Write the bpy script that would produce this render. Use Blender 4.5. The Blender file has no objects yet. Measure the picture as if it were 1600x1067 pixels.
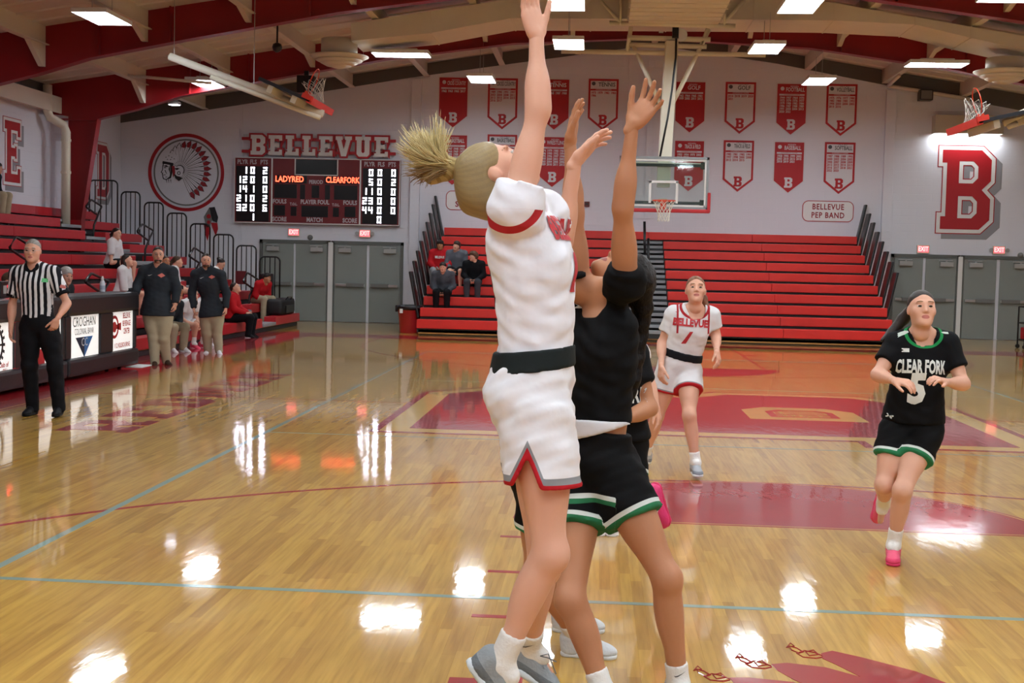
import bpy, bmesh, math, random, time
import numpy as np
from mathutils import Vector, Matrix, Euler
from mathutils.geometry import tessellate_polygon
from mathutils.bvhtree import BVHTree
T00 = time.time()
random.seed(7)
C = bpy.context.scene.collection
S = bpy.context.scene
PI = math.pi

# ---------------------------------------------------------------- camera, world, exposure
FPX = 2030.7
CAM = np.array([-1.3114, -2.7924, 1.7010])
YAW, PITCH, ROLL = 0.06405, -0.05969, 0.0240
cy, sy, cp, sp = math.cos(YAW), math.sin(YAW), math.cos(PITCH), math.sin(PITCH)
cd = np.array([-sy*cp, cy*cp, sp]); r0 = np.array([cy, sy, 0.]); u0 = np.cross(r0, cd)
cr = math.cos(ROLL)*r0+math.sin(ROLL)*u0; cu = -math.sin(ROLL)*r0+math.cos(ROLL)*u0
cam_data = bpy.data.cameras.new('camera'); cam = bpy.data.objects.new('camera', cam_data); C.objects.link(cam)
cam_data.sensor_width = 36; cam_data.lens = FPX/1600*36; cam_data.clip_end = 200
cam.matrix_world = Matrix(((cr[0], cu[0], -cd[0], CAM[0]), (cr[1], cu[1], -cd[1], CAM[1]), (cr[2], cu[2], -cd[2], CAM[2]), (0, 0, 0, 1)))
S.camera = cam
w = bpy.data.worlds.new('world'); S.world = w; w.use_nodes = True
w.node_tree.nodes['Background'].inputs[0].default_value = (0.02, 0.02, 0.022, 1)
S.view_settings.view_transform = 'Standard'; S.view_settings.look = 'None'
S.view_settings.exposure = 0.34; S.view_settings.gamma = 1.0; S.view_settings.use_curve_mapping = False
LAMP = 34.0           # emission of the gym's LED panels
S.cycles.max_bounces = 7; S.cycles.diffuse_bounces = 4; S.cycles.glossy_bounces = 4
S.cycles.transparent_max_bounces = 12; S.cycles.sample_clamp_indirect = 6.0

def at(px, py, axis, val):
    """the point of the plane axis=val that the photograph shows at pixel (px, py)"""
    v = cd*FPX+cr*(px-800)+cu*(533.5-py); i = 'XYZ'.index(axis)
    return Vector(CAM+v*((val-CAM[i])/v[i]))
def P(px, py, y): return at(px, py, 'Y', y)

# ---------------------------------------------------------------- materials
MATS = {}
def lin(c):
    if isinstance(c, str):
        c = [int(c[i:i+2], 16)/255 for i in (0, 2, 4)]
        c = [x/12.92 if x <= .04045 else ((x+.055)/1.055)**2.4 for x in c]
    return (c[0], c[1], c[2], 1)
def mat(name, col, rough=.5, metal=0., emit=0., noise=0., nscale=20., bump=0., bscale=60., spec=.5, coat=0., alpha=1., sss=0.):
    if name in MATS: return MATS[name]
    m = bpy.data.materials.new(name); m.use_nodes = True; MATS[name] = m
    nt = m.node_tree; b = nt.nodes['Principled BSDF']; col = lin(col)
    b.inputs['Base Color'].default_value = col; b.inputs['Roughness'].default_value = rough
    b.inputs['Metallic'].default_value = metal; b.inputs['Specular IOR Level'].default_value = spec
    b.inputs['Coat Weight'].default_value = coat; b.inputs['Alpha'].default_value = alpha
    if sss:
        b.inputs['Subsurface Weight'].default_value = sss; b.inputs['Subsurface Radius'].default_value = (.012, .005, .003); b.inputs['Subsurface Scale'].default_value = 1
    if emit:
        b.inputs['Emission Color'].default_value = col; b.inputs['Emission Strength'].default_value = emit
    tc = None
    if noise or bump:
        tc = nt.nodes.new('ShaderNodeTexCoord')
    if noise:
        n = nt.nodes.new('ShaderNodeTexNoise'); n.inputs['Scale'].default_value = nscale; n.inputs['Detail'].default_value = 4
        nt.links.new(tc.outputs['Object'], n.inputs['Vector'])
        mx = nt.nodes.new('ShaderNodeMixRGB'); mx.blend_type = 'MULTIPLY'; mx.inputs[0].default_value = noise
        mx.inputs[1].default_value = col
        rr = nt.nodes.new('ShaderNodeValToRGB'); rr.color_ramp.elements[0].position = .3; rr.color_ramp.elements[1].position = .7
        rr.color_ramp.elements[0].color = (.45, .45, .45, 1)
        nt.links.new(n.outputs['Fac'], rr.inputs[0]); nt.links.new(rr.outputs[0], mx.inputs[2]); nt.links.new(mx.outputs[0], b.inputs['Base Color'])
    if bump:
        n = nt.nodes.new('ShaderNodeTexNoise'); n.inputs['Scale'].default_value = bscale; n.inputs['Detail'].default_value = 3
        nt.links.new(tc.outputs['Object'], n.inputs['Vector'])
        bp = nt.nodes.new('ShaderNodeBump'); bp.inputs['Strength'].default_value = bump; bp.inputs['Distance'].default_value = .01
        nt.links.new(n.outputs['Fac'], bp.inputs['Height']); nt.links.new(bp.outputs[0], b.inputs['Normal'])
    return m
M_RED = mat('painted_red', 'a8101c', .45, noise=.12, nscale=3)
M_STEELRED = mat('red_steel_paint', '8e0d16', .4, noise=.15, nscale=2)
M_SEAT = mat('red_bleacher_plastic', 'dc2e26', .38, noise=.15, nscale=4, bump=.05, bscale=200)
M_SEATL = mat('dark_red_bleacher_plastic', 'b81c26', .34, noise=.15, nscale=4, bump=.05, bscale=200)  # same red plastic, darkened to stand for dim light on the left
M_WHITE = mat('white_paint', 'dcdcda', .6)
M_SIGNW = mat('white_vinyl', 'e2e2e0', .5)
M_BLACK = mat('black_metal', '0c0c0e', .35)
M_BLKPAD = mat('black_vinyl_pad', '17151a', .42, bump=.15, bscale=90)
M_GREY = mat('grey_paint', '70706e', .6)
M_LGREY = mat('light_grey_metal', 'a8a8a6', .4, metal=.3)
M_CREAM = mat('cream_paint', 'd8d0c0', .6, noise=.12, nscale=1.5)
M_CREAM2 = mat('cream_deck', 'd8d3c8', .65, noise=.12, nscale=.8)
M_DKGREY = mat('dark_grey_liner', '5c5956', .7, noise=.15, nscale=1)
M_PIPE = mat('cream_pipe_paint', 'd9d2be', .4)
M_DOOR = mat('grey_door_paint', '868c88', .5, noise=.08, nscale=2)
M_FRAMED = mat('grey_door_frame', '5e625e', .5)
M_CHROME = mat('brushed_chrome', 'b8b8b8', .3, metal=.9)
M_TEAL = mat('teal_line_paint', '7f9c96', .45, coat=.6)
M_FRED = mat('floor_red_paint', '9c1a20', .4, noise=.12, nscale=2, spec=.3)
M_WOODEDGE = mat('varnished_plywood', 'b98a4a', .4, noise=.4, nscale=6)
M_LED = mat('led_panel_glow', (.84, .93, 1.0), .5, emit=LAMP)
M_NET = mat('white_net_cord', 'd8d4c8', .8)
M_RIM = mat('orange_rim_paint', 'd8401c', .4)
M_GLASS = None
def glass():
    m = bpy.data.materials.new('backboard_glass'); m.use_nodes = True; nt = m.node_tree; b = nt.nodes['Principled BSDF']
    nt.nodes.remove(b); out = nt.nodes['Material Output']
    tr = nt.nodes.new('ShaderNodeBsdfTransparent'); tr.inputs[0].default_value = (.90, .96, .94, 1)
    gl = nt.nodes.new('ShaderNodeBsdfGlossy'); gl.inputs['Roughness'].default_value = .03
    fr = nt.nodes.new('ShaderNodeFresnel'); mx = nt.nodes.new('ShaderNodeMixShader')
    nt.links.new(fr.outputs[0], mx.inputs[0]); nt.links.new(tr.outputs[0], mx.inputs[1]); nt.links.new(gl.outputs[0], mx.inputs[2])
    nt.links.new(mx.outputs[0], out.inputs[0]); return m
M_GLASS = glass()

# ---------------------------------------------------------------- mesh builder
class MB:
    def __init__(s): s.v = []; s.f = []; s.mi = []; s.cur = 0
    def add(s, vs, fs):
        o = len(s.v); s.v += [tuple(v) for v in vs]; s.f += [tuple(i+o for i in f) for f in fs]; s.mi += [s.cur]*len(fs); return s
    def box(s, lo, hi, m=None):
        x0, y0, z0 = lo; x1, y1, z1 = hi
        vs = [(x0, y0, z0), (x1, y0, z0), (x1, y1, z0), (x0, y1, z0), (x0, y0, z1), (x1, y0, z1), (x1, y1, z1), (x0, y1, z1)]
        if m is not None: vs = [m @ Vector(v) for v in vs]
        return s.add(vs, [(0, 3, 2, 1), (4, 5, 6, 7), (0, 1, 5, 4), (1, 2, 6, 5), (2, 3, 7, 6), (3, 0, 4, 7)])
    def bbox(s, lo, hi, b=.01):
        """box with chamfered edges"""
        lo = Vector(lo); hi = Vector(hi); c = (lo+hi)/2; h = (hi-lo)/2; b = min(b, min(h)*.8)
        bm = bmesh.new(); bmesh.ops.create_cube(bm, size=2)
        for v in bm.verts: v.co = Vector((v.co.x*h.x, v.co.y*h.y, v.co.z*h.z))+c
        bmesh.ops.bevel(bm, geom=bm.edges[:], offset=b, segments=2, affect='EDGES', profile=.6)
        bm.verts.index_update()
        s.add([v.co for v in bm.verts], [[v.index for v in f.verts] for f in bm.faces]); bm.free(); return s
    def tube(s, pts, r, n=8, cap=True, closed=False):
        pts = [Vector(p) for p in pts]; rs = r if isinstance(r, (list, tuple)) else [r]*len(pts)
        o = len(s.v); N = len(pts); up = None; rings = []
        for i, p in enumerate(pts):
            if closed: t = (pts[(i+1) % N]-pts[i-1])
            else: t = (pts[min(i+1, N-1)]-pts[max(i-1, 0)])
            t.normalize()
            if up is None:
                up = Vector((0, 0, 1)) if abs(t.z) < .9 else Vector((1, 0, 0))
            a = up-t*up.dot(t)
            if a.length < 1e-4: a = t.orthogonal()
            a.normalize(); b = t.cross(a); up = a
            rings.append([p+(a*math.cos(2*PI*k/n)+b*math.sin(2*PI*k/n))*rs[i] for k in range(n)])
        vs = [v for g in rings for v in g]; fs = []
        for i in range(N if closed else N-1):
            j = (i+1) % N
            for k in range(n): fs.append((i*n+k, i*n+(k+1) % n, j*n+(k+1) % n, j*n+k))
        if cap and not closed:
            fs.append(tuple(range(n))[::-1]); fs.append(tuple((N-1)*n+k for k in range(n)))
        return s.add(vs, fs)
    def lathe(s, prof, c, n=24, axis='Z'):
        c = Vector(c); vs = []; fs = []
        for r, z in prof:
            for k in range(n):
                a = 2*PI*k/n; d = Vector((r*math.cos(a), r*math.sin(a), z))
                if axis == 'Y': d = Vector((d.x, d.z, d.y))
                vs.append(c+d)
        for i in range(len(prof)-1):
            for k in range(n): fs.append((i*n+k, i*n+(k+1) % n, (i+1)*n+(k+1) % n, (i+1)*n+k))
        fs.append(tuple(range(n))[::-1]); fs.append(tuple((len(prof)-1)*n+k for k in range(n)))
        return s.add(vs, fs)
    def plate(s, loops, M, th=.01):
        """flat outline (with holes) in the xy plane of M, extruded by th along its z"""
        loops = [[Vector((p[0], p[1], 0)) for p in l] for l in loops]
        flat = [p for l in loops for p in l]
        tris = tessellate_polygon(loops)
        n = len(flat); vs = [M @ Vector((p.x, p.y, th)) for p in flat]+[M @ p for p in flat]
        fs = []
        for t in tris:
            a, b, c = (flat[i] for i in t)
            if (b-a).cross(c-a).z < 0: t = t[::-1]
            fs.append(tuple(t))
        o = 0
        for l in loops:
            for i in range(len(l)):
                j = (i+1) % len(l); fs.append((o+i, o+j, n+o+j, n+o+i))
            o += len(l)
        return s.add(vs, fs)
def obj(name, mb, m, parent=None, smooth=False, off=None):
    me = bpy.data.meshes.new(name)
    vs = mb.v
    o3 = OFF.get(parent.name) if parent is not None else off
    if o3 is not None: vs = [(a[0]-o3[0], a[1]-o3[1], a[2]-o3[2]) for a in vs]
    me.from_pydata(vs, [], mb.f); me.validate(verbose=False)
    for q in (m if isinstance(m, (list, tuple)) else [m]): me.materials.append(q)
    if isinstance(m, (list, tuple)) and len(me.polygons) == len(mb.mi): me.polygons.foreach_set('material_index', mb.mi)
    if smooth: me.polygons.foreach_set('use_smooth', [True]*len(me.polygons))
    me.update()
    o = bpy.data.objects.new(name, me); C.objects.link(o)
    if parent is not None: o.parent = parent
    OFF[o.name] = o3
    if off is not None: o.location = off
    return o
OFF = {}
def tag(o, label=None, cat=None, group=None, kind=None):
    if label: o['label'] = label
    if cat: o['category'] = cat
    if group: o['group'] = group
    if kind: o['kind'] = kind
    return o
def thing(name, label, cat, loc=(0, 0, 0), group=None):
    o = bpy.data.objects.new(name, None); C.objects.link(o); o.location = loc; o.empty_display_size = .1
    OFF[o.name] = tuple(loc); return tag(o, label, cat, group)
def struct(name, mb, m, parent=None):
    o = obj(name, mb, m, parent)
    if parent is None: o['kind'] = 'structure'
    return o
def copy_tree(o, loc=None, label=None, rotz=None):
    c = o.copy(); C.objects.link(c)
    if loc is not None: c.location = loc
    if rotz is not None: c.rotation_euler = (0, 0, rotz)
    if label: c['label'] = label
    for ch in o.children:
        d = ch.copy(); C.objects.link(d); d.parent = c
        for g in ch.children:
            e = g.copy(); C.objects.link(e); e.parent = d
    return c
def wallM(x, y, z, face='far'):
    """frame whose xy plane lies on a wall, z pointing into the room"""
    if face == 'far': r = Matrix(((1, 0, 0), (0, 0, -1), (0, 1, 0)))
    elif face == 'left': r = Matrix(((0, 0, 1), (1, 0, 0), (0, 1, 0)))
    elif face == 'table': r = Matrix(((0, 0, 1), (1, 0, 0), (0, 1, 0)))
    return Matrix.Translation((x, y, z)) @ r.to_4x4()
FONTC = {}
def text_geo(s, size, align='CENTER', bold=0., width=1., line=1.0, space=1.):
    k = (s, size, align, bold, width, line, space)
    if k in FONTC: return FONTC[k]
    cu_ = bpy.data.curves.new('t', 'FONT'); cu_.body = s; cu_.size = size; cu_.align_x = align; cu_.align_y = 'CENTER'
    cu_.offset = bold; cu_.resolution_u = 2; cu_.space_line = line; cu_.space_character = space
    o = bpy.data.objects.new('t', cu_); C.objects.link(o)
    dg = bpy.context.evaluated_depsgraph_get(); me = o.evaluated_get(dg).to_mesh()
    vs = [(v.co.x*width, v.co.y) for v in me.vertices]; fs = [tuple(p.vertices) for p in me.polygons]
    o.evaluated_get(dg).to_mesh_clear(); bpy.data.objects.remove(o); bpy.data.curves.remove(cu_)
    FONTC[k] = (vs, fs); return FONTC[k]
def add_text(mb, s, size, M, d=.004, **kw):
    vs, fs = text_geo(s, size, **kw)
    return mb.add([M @ Vector((x, y, d)) for x, y in vs], fs)
def off_loop(l, d):
    """offset a closed outline outwards by d (outer loops run counter-clockwise, holes clockwise)"""
    n = len(l); out = []
    for i in range(n):
        p0, p1, p2 = (Vector(l[(i+k) % n]) for k in (-1, 0, 1))
        a = (p1-p0).normalized(); b = (p2-p1).normalized()
        na = Vector((a.y, -a.x)); nb = Vector((b.y, -b.x)); m = na+nb
        if m.length < 1e-6: m = na
        m.normalize(); out.append(tuple(p1+m*(d/max(.35, m.dot(na)))))
    return out
def ccw(l, want=True):
    A = sum(l[i-1][0]*l[i][1]-l[i][0]*l[i-1][1] for i in range(len(l)))
    return l if (A > 0) == want else l[::-1]
G = {
 'B': [[(0, 0), (.52, 0), (.66, .13), (.66, .40), (.56, .5), (.66, .60), (.66, .87), (.52, 1), (0, 1), (0, .80), (.06, .80), (.06, .20), (0, .20)],
       [(.26, .18), (.40, .18), (.45, .23), (.45, .35), (.40, .40), (.26, .40)], [(.26, .60), (.40, .60), (.45, .65), (.45, .77), (.40, .82), (.26, .82)]],
 'E': [[(0, 0), (.62, 0), (.62, .27), (.48, .27), (.48, .18), (.28, .18), (.28, .41), (.38, .41), (.38, .38), (.48, .38), (.48, .62), (.38, .62), (.38, .59), (.28, .59), (.28, .82), (.48, .82), (.48, .73), (.62, .73), (.62, 1), (0, 1), (0, .82), (.08, .82), (.08, .18), (0, .18)]],
 'L': [[(0, 0), (.6, 0), (.6, .34), (.46, .34), (.46, .18), (.30, .18), (.30, .82), (.38, .82), (.38, 1), (0, 1), (0, .82), (.08, .82), (.08, .18), (0, .18)]],
 'V': [[(.24, 0), (.46, 0), (.66, .82), (.72, .82), (.72, 1), (.40, 1), (.40, .82), (.46, .82), (.35, .36), (.24, .82), (.30, .82), (.30, 1), (-.02, 1), (-.02, .82), (.04, .82)]],
 'U': [[(.16, 0), (.54, 0), (.64, .12), (.64, .82), (.70, .82), (.70, 1), (.36, 1), (.36, .82), (.42, .82), (.42, .24), (.37, .18), (.33, .18), (.28, .24), (.28, .82), (.34, .82), (.34, 1), (0, 1), (0, .82), (.06, .82), (.06, .12)]],
 'D': [[(0, 0), (.5, 0), (.64, .14), (.64, .86), (.5, 1), (0, 1), (0, .82), (.08, .82), (.08, .18), (0, .18)], [(.28, .18), (.40, .18), (.44, .23), (.44, .77), (.40, .82), (.28, .82)]],
 'R': [[(0, 0), (.34, 0), (.34, .18), (.28, .18), (.28, .36), (.34, .36), (.42, .18), (.42, 0), (.68, 0), (.68, .18), (.60, .18), (.54, .36), (.64, .48), (.64, .87), (.5, 1), (0, 1), (0, .82), (.08, .82), (.08, .18), (0, .18)], [(.28, .54), (.42, .54), (.44, .58), (.44, .78), (.42, .82), (.28, .82)]],
 'N': [[(0, 0), (.32, 0), (.32, .18), (.26, .18), (.26, .62), (.5, 0), (.66, 0), (.66, .82), (.72, .82), (.72, 1), (.42, 1), (.42, .82), (.48, .82), (.48, .42), (.24, 1), (0, 1), (0, .82), (.08, .82), (.08, .18), (0, .18)]],
 'M': [[(0, 0), (.32, 0), (.32, .18), (.26, .18), (.26, .62), (.40, .2), (.50, .2), (.64, .62), (.64, .18), (.58, .18), (.58, 0), (.9, 0), (.9, .18), (.84, .18), (.84, .82), (.9, .82), (.9, 1), (.62, 1), (.45, .5), (.28, 1), (0, 1), (0, .82), (.06, .82), (.06, .18), (0, .18)]]}
def glyph(ch, h, d=0., sx=1.):
    out = []
    for i, l in enumerate(G[ch]):
        l = ccw([(x*h*sx, y*h) for x, y in l], i == 0); out.append(off_loop(l, d) if d else l)
    return out
def gwidth(ch): return max(p[0] for p in G[ch][0])
def circle(cx, cy_, r, n=48): return [(cx+r*math.cos(2*PI*k/n), cy_+r*math.sin(2*PI*k/n)) for k in range(n)]
def arc(cx, cy_, r, a0, a1, n=24): return [(cx+r*math.cos(a0+(a1-a0)*k/n), cy_+r*math.sin(a0+(a1-a0)*k/n)) for k in range(n+1)]
# ---------------------------------------------------------------- the setting
YW = 32.35; XW = 14.45; YN = -8.0; FARB = 25.39; MID = FARB/2
def deck(x): return 8.0-.16*abs(x)
def node_wood(pl=False):
    """glossy maple strips: a tone per strip, grain along it, a clear coat with faint waviness"""
    m = bpy.data.materials.new('maple_strip_varnished' if pl else 'maple_floor_varnished'); m.use_nodes = True; nt = m.node_tree; b = nt.nodes['Principled BSDF']
    N = nt.nodes.new; L = nt.links.new
    geo = N('ShaderNodeNewGeometry'); sep = N('ShaderNodeSeparateXYZ'); L(geo.outputs['Position'], sep.inputs[0])
    def math_(op, a, bb=None):
        n = N('ShaderNodeMath'); n.operation = op
        for i, q in enumerate((a, bb)):
            if q is None: continue
            if isinstance(q, (int, float)): n.inputs[i].default_value = q
            else: L(q, n.inputs[i])
        return n.outputs[0]
    Wd = .057
    col = math_('FLOOR', math_('DIVIDE', sep.outputs[0], Wd))
    wn = N('ShaderNodeTexWhiteNoise'); wn.noise_dimensions = '1D'; L(col, wn.inputs['W'])
    row = math_('FLOOR', math_('DIVIDE', math_('ADD', sep.outputs[1], math_('MULTIPLY', wn.outputs['Value'], 3.)), .9))
    cmb = N('ShaderNodeCombineXYZ'); L(col, cmb.inputs[0]); L(row, cmb.inputs[1])
    wn2 = N('ShaderNodeTexWhiteNoise'); wn2.noise_dimensions = '3D'; L(cmb.outputs[0], wn2.inputs['Vector'])
    tone = wn2.outputs['Value']
    if pl:
        oi = N('ShaderNodeAttribute'); oi.attribute_name = 'tone'; tone = oi.outputs['Fac']
    rp = N('ShaderNodeValToRGB'); L(tone, rp.inputs[0]); e = rp.color_ramp.elements
    e[0].position = 0; e[0].color = lin('b58a3e'); e[1].position = 1; e[1].color = lin('d2a84f')
    x = rp.color_ramp.elements.new(.12); x.color = lin('be9243'); x = rp.color_ramp.elements.new(.6); x.color = lin('cba04a')
    mp = N('ShaderNodeMapping'); mp.inputs['Scale'].default_value = (40, 2.2, 1); L(geo.outputs['Position'], mp.inputs[0])
    gr = N('ShaderNodeTexNoise'); gr.inputs['Scale'].default_value = 1; gr.inputs['Detail'].default_value = 5; L(mp.outputs[0], gr.inputs[0])
    gp = N('ShaderNodeValToRGB'); gp.color_ramp.elements[0].position = .3; gp.color_ramp.elements[0].color = (.72, .66, .58, 1); gp.color_ramp.elements[1].position = .6; L(gr.outputs[0], gp.inputs[0])
    mx = N('ShaderNodeMixRGB'); mx.blend_type = 'MULTIPLY'; mx.inputs[0].default_value = .8; L(rp.outputs[0], mx.inputs[1]); L(gp.outputs[0], mx.inputs[2])
    ml = N('ShaderNodeTexNoise'); ml.inputs['Scale'].default_value = .5; L(geo.outputs['Position'], ml.inputs[0])
    mr = N('ShaderNodeValToRGB'); mr.color_ramp.elements[0].position = .35; mr.color_ramp.elements[0].color = (.86, .80, .72, 1); mr.color_ramp.elements[1].position = .65; L(ml.outputs[0], mr.inputs[0])
    mx2 = N('ShaderNodeMixRGB'); mx2.blend_type = 'MULTIPLY'; mx2.inputs[0].default_value = .7; L(mx.outputs[0], mx2.inputs[1]); L(mr.outputs[0], mx2.inputs[2])
    L(mx2.outputs[0], b.inputs['Base Color'])
    floor_coat(nt, b, geo)
    return m
def floor_coat(nt, b, geo):
    N = nt.nodes.new; L = nt.links.new
    b.inputs['Roughness'].default_value = .45; b.inputs['Specular IOR Level'].default_value = .15
    b.inputs['Coat Weight'].default_value = 1.; b.inputs['Coat Roughness'].default_value = .055; b.inputs['Coat IOR'].default_value = 1.55
    mp = N('ShaderNodeMapping'); mp.inputs['Scale'].default_value = (9, 3.0, 1); L(geo.outputs['Position'], mp.inputs[0])
    n = N('ShaderNodeTexNoise'); n.inputs['Scale'].default_value = 1.2; n.inputs['Detail'].default_value = 3; L(mp.outputs[0], n.inputs[0])
    bp = N('ShaderNodeBump'); bp.inputs['Strength'].default_value = .07; bp.inputs['Distance'].default_value = .01; L(n.outputs[0], bp.inputs['Height'])
    L(bp.outputs[0], b.inputs['Coat Normal'])
M_WOOD = node_wood(); M_PLANK = node_wood(True)
def floor_paint(name, col):
    m = mat(name, col, .45, spec=.15, noise=.2, nscale=1.5); nt = m.node_tree; g = nt.nodes.new('ShaderNodeNewGeometry'); floor_coat(nt, nt.nodes['Principled BSDF'], g); return m
M_FRED = floor_paint('floor_red_varnished', 'a01c24'); M_TEAL = floor_paint('floor_teal_varnished', '88a29a'); M_GOLD = floor_paint('floor_bare_maple', 'd2aa5c')
def node_wall(name, col):
    """painted concrete block: joints as shallow relief"""
    m = mat(name, col, .62); nt = m.node_tree; b = nt.nodes['Principled BSDF']; N = nt.nodes.new; L = nt.links.new
    g = N('ShaderNodeNewGeometry'); sp_ = N('ShaderNodeSeparateXYZ'); L(g.outputs['Position'], sp_.inputs[0])
    ad = N('ShaderNodeMath'); L(sp_.outputs[0], ad.inputs[0]); L(sp_.outputs[1], ad.inputs[1])
    cm = N('ShaderNodeCombineXYZ'); L(ad.outputs[0], cm.inputs[0]); L(sp_.outputs[2], cm.inputs[1])
    br = N('ShaderNodeTexBrick'); br.inputs['Scale'].default_value = 1; br.inputs['Brick Width'].default_value = .4; br.inputs['Row Height'].default_value = .2; br.inputs['Mortar Size'].default_value = .008; br.inputs['Mortar Smooth'].default_value = .5
    L(cm.outputs[0], br.inputs[0])
    bp = N('ShaderNodeBump'); bp.invert = True; bp.inputs['Strength'].default_value = .35; bp.inputs['Distance'].default_value = .006; L(br.outputs['Fac'], bp.inputs['Height']); L(bp.outputs[0], b.inputs['Normal'])
    return m
M_WALL = node_wall('white_painted_block', 'd9dae2')

mb = MB(); mb.box((-XW, YN, -.2), (XW, YW, -.012)); mb.box((-XW, 8, -.012), (XW, YW, 0)); mb.box((-XW, YN, -.012), (-6, 8, 0)); mb.box((6, YN, -.012), (XW, 8, 0)); mb.box((-6, YN, -.012), (6, 1.6, 0))
FLOOR = struct('floor', mb, M_WOOD)
# maple strips laid singly where they show widest, joined further off
cells = []
k0 = int(-6/.057)
for k in range(k0, int(6/.057)+1):
    y = 1.6-random.random()*.8
    while y < 8:
        y1 = min(8, y+random.uniform(.5, 1.3)); cells.append((max(-6, k*.057), max(1.6, y), min(6, (k+1)*.057), y1)); y = y1
def seen(c):
    x, y = (c[0]+c[2])/2, (c[1]+c[3])/2; v = np.array([x, y, 0.])-CAM; d = v @ cd
    px, py = 800+FPX*(v @ cr)/d, 533.5-FPX*(v @ cu)/d
    return (-60 < px < 1660 and py < 1110), py
cells.sort(key=lambda c: (not seen(c)[0], -seen(c)[1]))
rest = MB(); rtone = []
for i, c in enumerate(cells):
    g_ = .00015; t_ = random.random()
    if i < 295:
        m_ = MB(); m_.box((c[0]+g_, c[1]+g_, -.012), (c[2]-g_, c[3]-g_, 0)); o = obj('floor_strip', m_, M_PLANK, FLOOR)
        a = o.data.attributes.new('tone', 'FLOAT', 'POINT'); a.data.foreach_set('value', [t_]*8)
    else:
        rest.box((c[0]+g_, c[1]+g_, -.012), (c[2]-g_, c[3]-g_, 0)); rtone += [t_]*8
o = obj('floor_strips_beyond', rest, M_PLANK, FLOOR); o['kind'] = 'stuff'
a = o.data.attributes.new('tone', 'FLOAT', 'POINT'); a.data.foreach_set('value', rtone)

mb = MB(); mb.plate([[(-XW, 0), (XW, 0), (XW, deck(XW)), (0, deck(0)), (-XW, deck(XW))]], wallM(0, YW+.2, 0), .2); WALLF = struct('wall_far', mb, M_WALL)
mb = MB(); mb.plate([[(-XW, 0), (XW, 0), (XW, deck(XW)), (0, deck(0)), (-XW, deck(XW))]], wallM(0, YN, 0), .2); struct('wall_near', mb, M_WALL)
mb = MB(); mb.box((-XW-.2, YN, 0), (-XW, YW, deck(XW))); WALLL = struct('wall_left', mb, M_WALL)
mb = MB(); mb.box((XW, YN, 0), (XW+.2, YW, deck(XW))); struct('wall_right', mb, M_WALL)
# grey insulated liner on the gable over the white block, following the roof slope
mb = MB()
low = [(-XW, 5.30), (-11.2, 5.83), (-6.5, 6.64), (-3.7, 7.06), (0, 7.6), (3.3, 7.15), (6.3, 6.6), (XW, 5.2)]
mb.plate([low+[(XW, deck(XW)-.01), (0, deck(0)-.01), (-XW, deck(XW)-.01)]], wallM(0, YW, 0), .04); struct('trim_20', mb, M_DKGREY)
mb = MB()
for k in range(11):
    mb.box((-XW, YN+.1+k*3.4, 5.35), (-XW+.03, YN+.1+k*3.4+3.39, deck(XW)-.02))
obj('liner_panel', mb, M_DKGREY, WALLL)
mb = MB(); mb.box((-XW, YN, 5.05), (-XW+.32, 29.0, 5.33)); mb.box((-XW+.3, YN, 5.0), (-XW+.34, 29.0, 5.38)); struct('trim_1', mb, M_CREAM)
mb = MB(); mb.bbox((-6.42, YW-.12, 0), (-6.16, YW+.01, 6.6), .01); struct('trim_2', mb, M_WALL)
mb = MB(); mb.bbox((6.15, YW-.12, 0), (6.4, YW+.01, 6.5), .01); struct('trim_3', mb, M_WALL)
mb = MB(); mb.box((-11.1, YW-.03, 2.16), (-11.05, YW, 5.8)); mb.box((-.6, YW-.06, 3.0), (-.35, YW, 7.4)); mb.box((-.1, YW-.06, 3.0), (.05, YW, 7.4)); struct('trim_4', mb, M_WALL)

# roof deck with its purlins
mb = MB()
for s_ in (-1, 1):
    vs = [(0, YN, deck(0)), (s_*XW, YN, deck(XW)), (s_*XW, YW, deck(XW)), (0, YW, deck(0))]
    vs += [(a, b_, c+.1) for a, b_, c in vs]
    mb.add(vs, [(0, 1, 2, 3) if s_ < 0 else (3, 2, 1, 0), (4, 5, 6, 7), (0, 1, 5, 4), (1, 2, 6, 5), (2, 3, 7, 6), (3, 0, 4, 7)])
CEIL = struct('ceiling', mb, M_CREAM2)
FR = [27.6-5.6*k for k in range(7)]
BOT = [(0, 6.95), (3.4, 6.78), (6.35, 6.38), (9.35, 5.82), (11.2, 5.45), (12.2, 5.14), (13.2, 4.88)]
def bot(x):
    x = abs(x)
    for (a, b_), (c, d) in zip(BOT, BOT[1:]):
        if a <= x <= c: return b_+(d-b_)*(x-a)/(c-a)
    return 4.8
for k in range(-6, 7):
    x = 2.02*k; z = deck(x)-.02*(k == 0)
    mb = MB(); mb.box((x-.04, YN, z-.34), (x+.04, YW-.04, z+.02)); mb.box((x-.04, YN, z-.36), (x+.12, YW-.04, z-.34))
    for y in FR:                                   # haunch plate down to the frame's flange
        zb = bot(x)+.12
        for sgn in (-1, 1):
            mb.add([(x-.05, y+sgn*.02, z), (x-.05, y+sgn*.02, zb), (x-.05, y+sgn*.13, zb), (x-.05, y+sgn*.75, z-.35), (x+.05, y+sgn*.02, z), (x+.05, y+sgn*.02, zb), (x+.05, y+sgn*.13, zb), (x+.05, y+sgn*.75, z-.35)],
               [(0, 1, 2, 3), (7, 6, 5, 4), (1, 5, 6, 2), (2, 6, 7, 3), (0, 4, 5, 1)])
    obj('purlin', mb, M_CREAM, CEIL)
mb = MB()                                          # standing seams of the deck
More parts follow.
